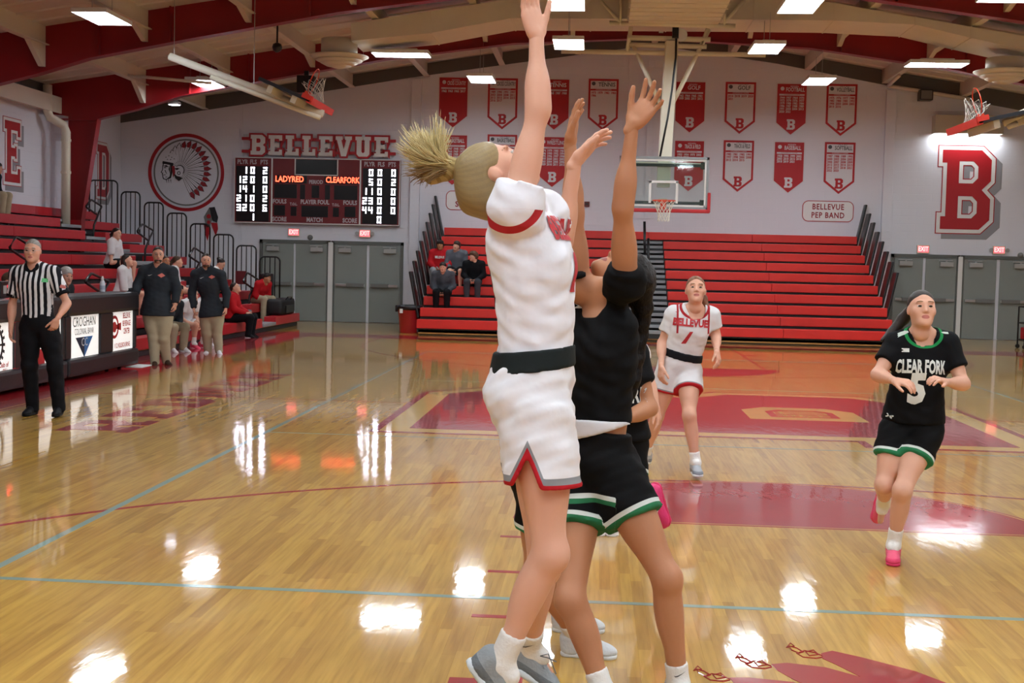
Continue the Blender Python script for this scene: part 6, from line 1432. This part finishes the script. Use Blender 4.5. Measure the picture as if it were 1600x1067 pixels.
M_WHP = gmat('white_shorts_plain', 'd8d8da', bump=.35)
lseat(252, 512, 0, 'seated assistant in black pullover and khakis behind the big coach, white shoes', dict(style='buzz', col='2a2220'), dict(name='pullover', m=M_CHAR, sleeve='long', ease=.022, hem=-.1, neck_r=.066), dict(m=M_KHAKI, kind='trousers', ease=.026, waist=.05), 'ruddy', yaw=-PI/2-.5, s=1.03, male=True, lean=.45, shoes=W_SHOE)
lseat(283, 505, 0, 'seated player in white with dark hair, head turned, between the two coaches', LONG('2c1d16'), JW, dict(m=M_WHP, kind='shorts', ease=.024, waist=.1, hemt=.55), 'fair', yaw=-PI/2-.35, look=((.75, -.65, 0), (0, 0, 1)), lean=.35, shoes=P_SHOE, socks=dict(top=.3))
lseat(300, 500, 0, 'seated player in white with long blond curls just left of the slimmer coach', LONG('a8824e'), JW, dict(m=M_WHP, kind='shorts', ease=.024, waist=.1, hemt=.55), 'fair', yaw=-PI/2-.15, look=((.9, -.4, 0), (0, 0, 1)), lean=.4, shoes=W_SHOE, socks=dict(top=.3))
RH = dict(name='hoodie', col='b01820', sleeve='long', ease=.026, hem=-.06, neck_r=.07, amp=.0035)
G_ = lseat(363, 492, 0, 'girl in red hoodie and black sweatpants seated right of the slimmer coach', PONY('2a1a16'), RH, dict(name='sweatpants', col='101014', kind='trousers', ease=.026, waist=.05), 'fair', look=((.9, -.1, .35), (-.35, 0, 1)), lean=-.02, shoes=B_SHOE)
lseat(401, 478, 1, 'person in red hoodie and khakis leaning on the knees at the bleacher end', dict(style='short', col='1c1614'), dict(RH, name='hoodie'), dict(m=M_KHAKI, kind='trousers', ease=.026, waist=.05), 'tan', lean=.5, yaw=-PI/2-.6, shoes=B_SHOE, look=((.9, -.4, .0), (0, 0, 1)))
lseat(175, 444, 4, 'girl in white T-shirt on an upper row braiding hair', PONY('221814'), WT, dict(name='shorts', col='121216', kind='shorts', ease=.02, waist=.05, hemt=.6), 'fair', yaw=-PI/2-.1, over=dict(elR=(.24, .10, .62), wrR=(.12, .34, .68), elL=(-.22, .12, .6), wrL=(-.05, .36, .68)), lean=.05, look=((.9, -.3, -.05), (0, 0, 1)), shoes=W_SHOE)
lseat(190, 470, 2, 'girl in white T-shirt with long dark hair seated below the braiding girl', LONG('2a1c16'), dict(WT), dict(name='shorts', col='121216', kind='shorts', ease=.02, waist=.05, hemt=.6), 'fair', yaw=-PI/2+.05, over=dict(elR=(.2, .16, .42), wrR=(.05, .36, .58), elL=(-.2, .16, .42), wrL=(-.05, .36, .6)), lean=.05, look=((1, -.0, .15), (-.1, 0, 1)), shoes=W_SHOE)
lseat(250, 455, 2, 'girl with dark hair whose face shows right behind the big coach', LONG('33231a'), dict(WT), dict(name='shorts', col='121216', kind='shorts', ease=.02, waist=.05, hemt=.6), 'tan', yaw=-PI/2-.4, look=((.7, -.7, 0), (0, 0, 1)), shoes=W_SHOE)
lseat(266, 455, 2, 'girl in white T-shirt seen in profile, hand at her neck, behind the big coach', PONY('4a3424'), dict(WT), dict(name='shorts', col='121216', kind='shorts', ease=.02, waist=.05, hemt=.6), 'fair', yaw=-PI/2+.35, look=((.95, .3, 0), (0, 0, 1)), over=dict(elR=(.2, .2, .62), wrR=(.08, .12, .78)), shoes=W_SHOE)
lseat(328, 455, 2, 'girl with hair bun looking down behind the slimmer coach', dict(style='back', col='241a16', extra=[((0, -.09, .06), (0, -.11, .07), .045, .045)]), dict(WT), dict(name='shorts', col='121216', kind='shorts', ease=.02, waist=.05, hemt=.6), 'fair', look=((.85, -.1, -.5), (.5, 0, .85)), lean=.3, shoes=W_SHOE)
# table crew
lseat(78, 450, 1, dz=0, s=1.09, lab='white-haired man with glasses in dark shirt seated behind the scorer table', hair=dict(style='short', col='c4c2be'), top=dict(name='shirt', col='2b2c30', ease=.02, hem=-.05, sl=.75), bottom=dict(name='trousers', col='22242a', kind='trousers', ease=.024, waist=.05), skin_m='ruddy', male=True, lean=.3, over=None, yaw=-PI/2-.2, shoes=B_SHOE, look=((.75, -.62, -.1), (0, 0, 1)))
lseat(-6, 440, 1, 'person in green sweater behind the table, cut by the left edge', dict(style='short', col='5a4a3a'), dict(name='sweater', col='1d5a34', sleeve='long', ease=.024, hem=-.05), dict(name='trousers', col='22242a', kind='trousers', ease=.024, waist=.05), 'ruddy', male=True, lean=.2, shoes=B_SHOE)
lseat(-22, 318, 9, dx=.12, lab='person in dark jacket on the top bleacher row at the left edge', hair=dict(style='short', col='2a221c'), top=dict(name='jacket', col='14161c', sleeve='long', ease=.03, hem=-.05), bottom=dict(m=M_KHAKI, kind='trousers', ease=.03, waist=.05), skin_m='ruddy', male=True, lean=.3, shoes=B_SHOE)

# ---------------------------------------------------------------- four boys on the far bleachers
def fseat(px, row, lab, hair, top, bottom, skin_m, yaw=PI, s=1., look=None, lean=.2, over=None, shoes=B_SHOE, socks=None):
    y, z = frow(row); y += .14; q = at(px, 420, 'Y', y); fz = FZ0+FRISE*(row-1)-.215
    J = loc_pose((q.x, y, fz), yaw, s, sit=(z-fz)/s, lean=lean, male=True, over=over); fwd = V3((-math.sin(yaw), math.cos(yaw), 0))
    return figure('person', lab, J, look or (fwd, (0, 0, 1)), .018, SKINS[skin_m], hair=hair, top=top, bottom=bottom, male=True, s=s, shoes=shoes, socks=socks)
GB = fseat(688, 4, 'boy in red hoodie with curly black hair on the far bleachers, farthest left', dict(style='mop', col='17110e'), dict(RH), dict(name='sweatpants', col='85888c', kind='trousers', ease=.026, waist=.05), 'brown', lean=.1)
project_text(GB, GB['top'], 'BELLEVUE', GB['nk']-GB['up']*.14+GB['fC']*.2, -V3(GB['rC']), GB['up'], GB['fC'], .075, M_PRW, bold=.004, width=.7)
fseat(714, 4, 'boy in grey hoodie with mop of brown hair on the far bleachers', dict(style='mop', col='3a2a20'), dict(name='hoodie', col='5c6068', sleeve='long', ease=.026, hem=-.05, neck_r=.07, amp=.0035), dict(name='shorts', col='141418', kind='shorts', ease=.028, waist=.05, hemt=.8), 'fair', lean=.2, over=dict(wrL=(-.02, .30, .52), elL=(-.26, .12, .36)), look=((-.1, -1, .1), (0.25, 0, 1)), shoes=W_SHOE, socks=dict(top=.3))
fseat(741, 3, 'boy in black sweater turning his head left on the far bleachers', dict(style='mop', col='5a3c28'), dict(name='sweater', col='0e0e12', sleeve='long', ease=.024, hem=-.05, neck_r=.07, amp=.0035), dict(name='jeans', col='3a3e44', kind='trousers', ease=.022, waist=.05), 'fair', lean=.15, look=((-.85, -.5, 0), (0, 0, 1)), yaw=PI+.0)
GB = fseat(694, 2, 'boy in dark camouflage hoodie seated lowest on the far bleachers', dict(style='short', col='1c1512'), dict(name='hoodie', sleeve='long', ease=.026, hem=-.05, neck_r=.07, amp=.0035, m=mat('camouflage_cloth', '4a4e58', .85, noise=1., nscale=9)), dict(name='sweatpants', col='0e0e12', kind='trousers', ease=.024, waist=.05), 'ruddy', lean=.3, shoes=W_SHOE)
print('persons', time.time()-t1)
# ---------------------------------------------------------------- the two players in the foreground and those behind them
def swirl(n, a, b, c): pass
# A: the shooter in white, off the floor, facing +x, head thrown back
YA = 1.5
J = PX(dict(pelvis=(829, 600), neck=(803, 322), head=(774, 274), shR=(806, 328, -.155), shL=(850, 338, .16), elR=(841, 172, -.13), elL=(878, 378, .40), wrR=(838, 60, -.09), wrL=(899, 254, .34),
    hipR=(838, 652, -.085), hipL=(838, 655, .10), knR=(860, 866, -.12), knL=(850, 885, .12), anR=(782, 1036, -.08), anL=(826, 1014, .40)), YA)
J['toeR'] = J['anR']+V3((.12, -.02, -.16)); J['downR'] = V3((-.8, 0, -.6)); J['toeL'] = J['anL']+V3((.17, -.02, -.10)); J['downL'] = V3((-.5, 0, -.85))
lkA = (nrm((.64, .10, .76)), nrm((-.76, 0, .64)))
shA = J['shR']; elA = J['elR']; dA = nrm(elA-shA); nkA = J['neck']
M_WJ = gmat('white_jersey_armhole', 'e4e4ea', [('arm', -.011, .011, 'b02a30')], bump=.5, bscale=9)
ac = V3(P(798, 312, 1.33)); acz = float(P(798, 326, 1.33).z)
J['bow'] = V3((.04, 0, 0))
GA = figure('person', 'leaping player in white with blond ponytail, right arm stretched straight up', J, lkA, .0085, SK_FAIR,
    hair=None, face=True, top=dict(name='jersey', m=M_WJ, ease=.022, hem=.165, neck_r=.078, sl=.26, amp=.005,
        fields=dict(arm=lambda q: np.where((q[:, 1] < YA-.02) & (q[:, 2] < acz), np.linalg.norm((q-ac)*V3((1., .25, 1.)), axis=1)-.098, 1.))),
    hands=dict(R=dict(d=(-.24, .05, 1), n=(.65, -.75, .1), t=(.75, .65, .1), curl=(6, 10, 8), spread=2, thumb=30, s=1.0), L=dict(d=(.62, .1, .75), n=(.75, -.3, -.6), t=(-.3, -.9, .1), curl=(10, 14, 10), spread=9, thumb=35)),
    socks=dict(col='e2e0dc', top=.28), shoes=dict(col='8f9598', sole='c8d0d4', lace='4a4e52', accent='6a7074', h=.0075))
for o_ in [c for c in GA['t'].children if c.name.startswith('sock')][1:2]: project_text(GA, o_, swoosh(.022), GA['J']['anL']+V3((0, 0, .035)), (1, 0, .1), (0, 0, 1), fr5, .1, M_BLACK, 'sock_mark')
hipz = float(P(840, 748, YA).z); xn = float(P(829, 700, YA).x); zn = .13
def hemA(q, d):
    """hem with the slit notch on the near side"""
    x = q[:, 0]-xn; notch = np.clip(1-np.abs(x)/.045, 0, 1)*.10*(q[:, 1] < YA+.01); return np.maximum(d, (hipz+notch-q[:, 2])*.75)
def hemAf(q):
    x = q[:, 0]-xn; notch = np.clip(1-np.abs(x)/.055, 0, 1)*.12*(q[:, 1] < YA+.01); return (q[:, 2]-hipz-notch)*.75
make_bottom(GA, m=gmat('white_shorts_notch_trim', 'e4e4e8', [('hemf', -.5, .012, 'b5202a'), ('hemf', .012, .028, '8c8e92')], bump=.45, bscale=9), kind='shorts', ease=.036, waist=.085, hemt=.60, leg=.090, hem_clip=hemA, amp=.006, fields=dict(hemf=hemAf), band=(.085, .205, '1c2222'), h=.0078)
project_text(GA, GA['top'], 'BELLEVUE', V3(P(886, 360, 1.5))+V3((0, .03, 0)), (0, 1, 0), (0, 0, 1), (1, 0, 0), .10, M_PRR, bold=.004, width=.62, lift=.005)
project_text(GA, GA['top'], ([(-.065, -.065), (-.015, -.065), (.065, .065), (.02, .065)], [(0, 1, 2, 3)]), V3(P(890, 425, 1.5)), (0, 1, 0), (0, 0, 1), (1, 0, 0), .2, M_PRR, 'number')
project_text(GA, GA['top'], '1', V3(P(750, 440, 1.5)), (0, -1, 0), (0, 0, 1), (-1, 0, 0), .24, M_PRR, 'back_number', bold=.012)
# hair: cap combed back to the tie, then a flying tail of locks
hb, r, f, u, s = (GA[k] for k in ('hb', 'r', 'f', 'u', 's')); tie = V3(P(716, 262, 1.5)); at_ = lambda x, y, z: hb+(r*x+f*y+u*z)
M_BLOND = gmat('hair_blond', '8f7a52', [('strand', 'stripe', 62, '897550')], rough=.5, bump=.15, bscale=60, spec=.4)
hp_ = [el(at_(0, -.016, .034), [r, f, u], (.085, .104, .096), .02), el(at_(0, .106, -.045), [r, f, u], (.080, .094, .118), .012, op='s'), el(at_(0, .02, -.165), [r, f, u], (.13, .13, .07), .02, op='s'), rc(at_(0, -.08, .0), V3(P(735, 318, 1.52)), .062, .035, .05), el(at_(0, -.085, -.02), [r, f, u], (.07, .06, .09), .04), rc(at_(0, -.05, .09), tie+V3((.01, 0, 0)), .05, .022, .04), rc(hb+r*.079-f*.006-u*.004, hb+r*.10-f*.006-u*.004, .022, .03, .01, op='s')]
strf = lambda q: np.arctan2((q-tie) @ r, np.abs((q-tie) @ V3((.5, 0, -.85)))+.02)*.10+((q-tie) @ V3((.1, .2, 1)))*.25
mesh_obj('hair', [grow(hp_, .0075)], M_BLOND, GA['t'], {'strand': strf}, relax=3)
mb = MB(); mb.tube([tie+V3((0, .022*math.cos(a), .022*math.sin(a))) for a in [2*PI*k/14 for k in range(14)]], .008, 6, closed=True); obj('hair_tie', mb, M_BLACK, GA['t'], True)
rs = random.Random(4); tails = [[], [], []]
core = [(tie, .018), (V3(P(700, 259, 1.5)), .026), (V3(P(684, 256, 1.5)), .030), (V3(P(668, 250, 1.5)), .024), (V3(P(656, 244, 1.5)), .008)]
core2 = [(tie, .018), (V3(P(695, 268, 1.5)), .026), (V3(P(676, 271, 1.5)), .028), (V3(P(654, 271, 1.5)), .010)]
cp = []
for ch in (core, core2):
    for (a, ra), (b, rb) in zip(ch, ch[1:]): cp.append(rc(a, b, ra, rb, .03))
mesh_obj('ponytail', [grow(cp, .0075, wob=wobble(11, .003, 45))], gmat('hair_tail', 'a8925e', [('strand', 'stripe', 55, '8c7646')], rough=.5, bump=.2, bscale=60), GA['t'], {'strand': lambda q: q[:, 2]*.9+q[:, 0]*.35+q[:, 1]*.5}, relax=2)
locks = [MB(), MB(), MB()]
CL = [(627, 224), (636, 208), (648, 199), (660, 202), (672, 206), (686, 187), (697, 203), (632, 238), (640, 250), (637, 268), (652, 281), (668, 287), (645, 260)]
for i in range(760):
    cx_, cy2 = CL[rs.choice((0, 1, 2, 3, 4, 5, 6, 0, 1, 2, 3, 7, 8, 9, 10, 11, 12, 9, 10))]; ex, ey = rs.gauss(cx_, 5.5), rs.gauss(cy2, 5.5)
    dY = rs.gauss(0, .035); e = V3(P(ex, ey, 1.5+dY)); o = V3((0, rs.uniform(-.018, .018), rs.uniform(-.018, .018)))
    e = tie+(e-tie)*rs.uniform(.7, 1.08); m1 = V3(P(697+rs.uniform(-4, 4), 261+rs.uniform(-9, 9)+(ey-240)*.08, 1.5+dY*.5)); m2 = V3(P(668+rs.uniform(-8, 8)+(ex-655)*.35, 256+rs.uniform(-10, 10)+(ey-240)*.30, 1.5+dY))
    rr = rs.uniform(.0018, .0038); pts = []
    for k in range(12):
        t_ = k/11; pts.append((tie+o)*(1-t_)**3+m1*3*t_*(1-t_)**2+m2*3*t_*t_*(1-t_)+e*t_**3)
    locks[0 if ey < 226 else 2 if ey > 264 else 1].tube(pts, [rr*(1.15-1.0*(k/11)**2) for k in range(12)], 4)
for m_, c_ in zip(locks, ('c8b682', 'ad965f', '7e6038')):
    o = obj('ponytail_lock', m_, gmat('hair_lock_'+c_, c_, rough=.5, bump=.2, bscale=200, spec=.4), GA['t'], True); o['kind'] = 'stuff'
mb = MB()
for k in range(2):
    b0 = J['anL']+V3((.045, -.045, -.01)); mb.tube([b0, b0+V3((.03, -.02, .015*k)), b0+V3((.06, -.03, -.01-.045*k))], .0022, 5)
obj('loose_lace', mb, gmat('lace_6a6e72', '6a6e72'), GA['t'])

# B: the defender in black, standing, both arms up, facing the camera
YB_ = 2.3
J = PX(dict(pelvis=(930, 722), neck=(942, 464, .06), head=(974, 432, .17), shR=(903, 450, .06), shL=(977, 442, -.10), elR=(897, 336, .02), elL=(973, 325, -.25), wrR=(891, 224, .02), wrL=(988, 198, -.28),
    hipR=(910, 748, .04), hipL=(958, 744, -.04), knR=(891, 938, -.22), knL=(1042, 904, -.18), anR=(944, 1092, -.28), anL=(1060, 1075, -.13)), YB_)
dup_dir(J, (-.5, -.85, 0), (.25, -1, 0)); J['anR'][2] = .095; J['anL'][2] = .095
GB_ = figure('person', 'defender in black with long dark hair, both hands raised beside the shooter', J, (nrm((-.26, -.28, .93)), nrm((.86, .26, .32))), .0085, SK_TAN,
    hair=None, top=dict(name='jersey', col='060608', ease=.016, hem=.24, neck_r=.084, neck_drop=.06, vneck=.04, sl=.22, amp=.006), face=True,
    hands=dict(L=dict(d=(.55, -.1, .80), n=(-.35, -.9, .2), t=(-.85, .2, .5), curl=(8, 12, 10), spread=14, thumb=34, s=1.08), R=dict(d=(.14, 0, 1), n=(.95, -.2, -.1), t=(-.15, -1, .1), curl=(6, 10, 8), spread=5, thumb=30, s=1.05)),
    socks=dict(col='e2e0dc', top=.22), shoes=dict(col='cfd2d4', sole='e0e4e6', lace='e8e8e8', h=.0075))
for o_ in [c for c in GB_['t'].children if c.name.startswith('sock')][1:2]: project_text(GB_, o_, swoosh(.022), GB_['J']['anL']+V3((0, -.0, .055)), (1, 0, .25), (0, 0, 1), fr5, .1, M_BLACK, 'sock_mark')
MB_UND = gmat('white_undershirt', 'd6d4d8', bump=.3)
sp_ = GB_['sp']; v = grow([infl(p, .020) for p in GB_['torso'][:3]]+[el(sp_(.15), [GB_['rP'], GB_['fP'], GB_['up']], (.150, .118, .2), .05)], .0085, lambda q, d: np.maximum(np.maximum(d, (V3(P(930, 674, YB_))-q) @ V3((-.30, 0, .95))), (q-sp_(.255)) @ GB_['up'])); mesh_obj('undershirt_hem', [v], MB_UND, GB_['t'])
hb4 = hem_fields(GB_, .42)
make_bottom(GB_, m=gmat('black_shorts_double_trim', '060608', [('hemf', -.5, .014, '2a6e48'), ('hemf', .014, .032, 'cdd3ce'), ('vent', -.010, .008, '2a6e48'), ('vent', .008, .026, 'cdd3ce')], bump=.3), kind='shorts', ease=.026, waist=.16, hemt=.42, leg=.094, amp=.005,
    fields=dict(hemf=hb4, vent=lambda q: np.where((q[:, 0] < float(P(962, 770, YB_).x)) & (q[:, 1] < YB_-.04) & (q[:, 0] > float(P(888, 770, YB_).x)), q[:, 2]-float(P(930, 772, YB_).z)+.25*np.abs(q[:, 0]-float(P(930, 772, YB_).x))**1.5, 1.)))
hb, r, f, u = (GB_[k] for k in ('hb', 'r', 'f', 'u')); at_ = lambda x, y, z: hb+(r*x+f*y+u*z)
tl = [(V3(P(1000, 440, 2.42)), .05), (V3(P(1004, 480, 2.46)), .042), (V3(P(1000, 520, 2.47)), .034), (V3(P(994, 560, 2.45)), .032), (V3(P(990, 595, 2.43)), .028), (V3(P(986, 625, 2.42)), .012)]
hp_ = [el(at_(0, -.016, .034), [r, f, u], (.086, .104, .097), .02), el(at_(0, .100, -.045), [r, f, u], (.079, .094, .120), .012, op='s'), el(at_(0, .02, -.165), [r, f, u], (.13, .13, .07), .02, op='s'), rc(at_(0, -.06, .03), tl[0][0], .07, .05, .05)]
for (a, ra), (b, rb) in zip(tl, tl[1:]): hp_.append(rc(a, b, ra, rb, .012))
mesh_obj('hair', [grow(hp_, .008, wob=wobble(8, .004, 50))], gmat('hair_darkbrown', '1a1310', [('strand', 'stripe', 90, '0f0b09')], rough=.5, bump=.4, bscale=90), GB_['t'], {'strand': lambda q: q[:, 0]+q[:, 1]*.6+q[:, 2]*.1})
project_text(GB_, GB_['top'], logo_bars(.02), V3(P(905, 480, 2.2)), (1, 0, 0), (0, 0, 1), fr5, .1, M_PRW, 'chest_mark')

# C: team mate of the defender, running behind her, one foot kicked back
J = PX(dict(pelvis=(955, 690), neck=(952, 528), head=(944, 488), shR=(917, 545, .05), shL=(984, 546, .0), elR=(905, 610), elL=(1016, 638, -.06), wrR=(918, 640, -.2), wrL=(958, 662, -.28),
    hipR=(938, 705), hipL=(974, 702), knR=(908, 790, -.05), knL=(980, 800, -.1), anR=(888, 885), anL=(1014, 782, .36)), 3.5)
J['toeR'] = J['anR']+V3((-.05, -.2, 0)); J['toeL'] = J['anL']+V3((.05, .02, -.19)); J['downL'] = V3((.6, .8, .1)); J['anR'][2] = .09
GC = figure('person', 'player in black behind the defender, only forearm, chest lettering and a pink shoe showing', J, ((-.5, -.85, .1), (0, 0, 1)), .0115, SK_TAN,
    hair=dict(style='back', col='1a1310'), top=dict(name='jersey', col='0c0c10', ease=.016, hem=.02, sl=.60, amp=.005), hands=dict(L=dict(d=(-1, -.3, -.1), n=(0, -.2, -1), t=(0, -1, .3))), socks=dict(top=.28), shoes=dict(col='e0407a', sole='d83a66', lace='f0e6ea'))
make_bottom(GC, m=M_BKS, kind='shorts', ease=.024, waist=.06, hemt=.46, leg=.090, fields=dict(hemf=hem_fields(GC, .46)))
project_text(GC, GC['top'], 'CLEAR FORK', V3(P(952, 617, 3.4)), (1, 0, 0), (0, 0, 1), fr5, .105, M_PRW, bold=.003, width=.60)
# D: player in white behind C, only an arm showing
J = PX(dict(pelvis=(958, 668), neck=(960, 540), head=(958, 505), shR=(932, 552), shL=(996, 552, -.03), elR=(925, 605), elL=(1014, 600, .02), wrR=(935, 640, -.1), wrL=(1025, 635, -.05),
    hipR=(946, 675), hipL=(970, 675), knR=(938, 745, -.1), knL=(955, 745, -.1), anR=(935, 820), anL=(952, 820)), 5.5)
J['anR'][2] = J['anL'][2] = .09; dup_dir(J, (0, -1, 0), (.1, -1, 0))
GD = figure('person', 'player in white hidden behind the defender, only a bare arm and hand showing', J, ((0, -1, 0), (0, 0, 1)), .0125, SK_FAIR, hair=dict(style='back', col='6a4a2c'), top=dict(name='jersey', col='dcdcde', ease=.014, hem=-.02, sl=.25), bottom=dict(m=M_WHP, kind='shorts', ease=.02, waist=.08, hemt=.5),
    hands=dict(L=dict(d=(.25, -.2, -1), n=(-.9, .3, 0), t=(-.2, -1, 0), curl=(15, 20, 12), spread=8)), socks=dict(top=.25), shoes=W_SHOE)
# E: player in black hidden behind the shooter, one leg showing between the legs
J = PX(dict(pelvis=(848, 722), neck=(840, 510), head=(840, 468), shR=(838, 528, -.15), shL=(840, 528, .16), elR=(840, 600, -.15), elL=(842, 600, .17), wrR=(855, 655, -.12), wrL=(857, 655, .14),
    hipR=(850, 748, -.08), hipL=(852, 748, .09), knR=(838, 898, -.02), knL=(858, 905, .25), anR=(900, 1046, .12), anL=(885, 1010, .5)), 2.68)
J['anR'][2] = J['anL'][2] = .09; dup_dir(J, (1, -.1, 0), (1, 0, 0))
GE = figure('person', 'player in black hidden behind the shooter, one bare leg showing', J, ((1, 0, .1), (-.1, 0, 1)), .0105, SK_TAN, hair=dict(style='back', col='1a1310'), top=dict(name='jersey', col='0c0c10', ease=.014, hem=.03, sl=.5), hands=True, socks=dict(top=.2), shoes=dict(col='cfd2d4', sole='e0e4e6', lace='e8e8e8'))
make_bottom(GE, m=M_BKS, kind='shorts', ease=.022, waist=.06, hemt=.50, leg=.088, fields=dict(hemf=hem_fields(GE, .50)))
print('all', time.time()-T00)
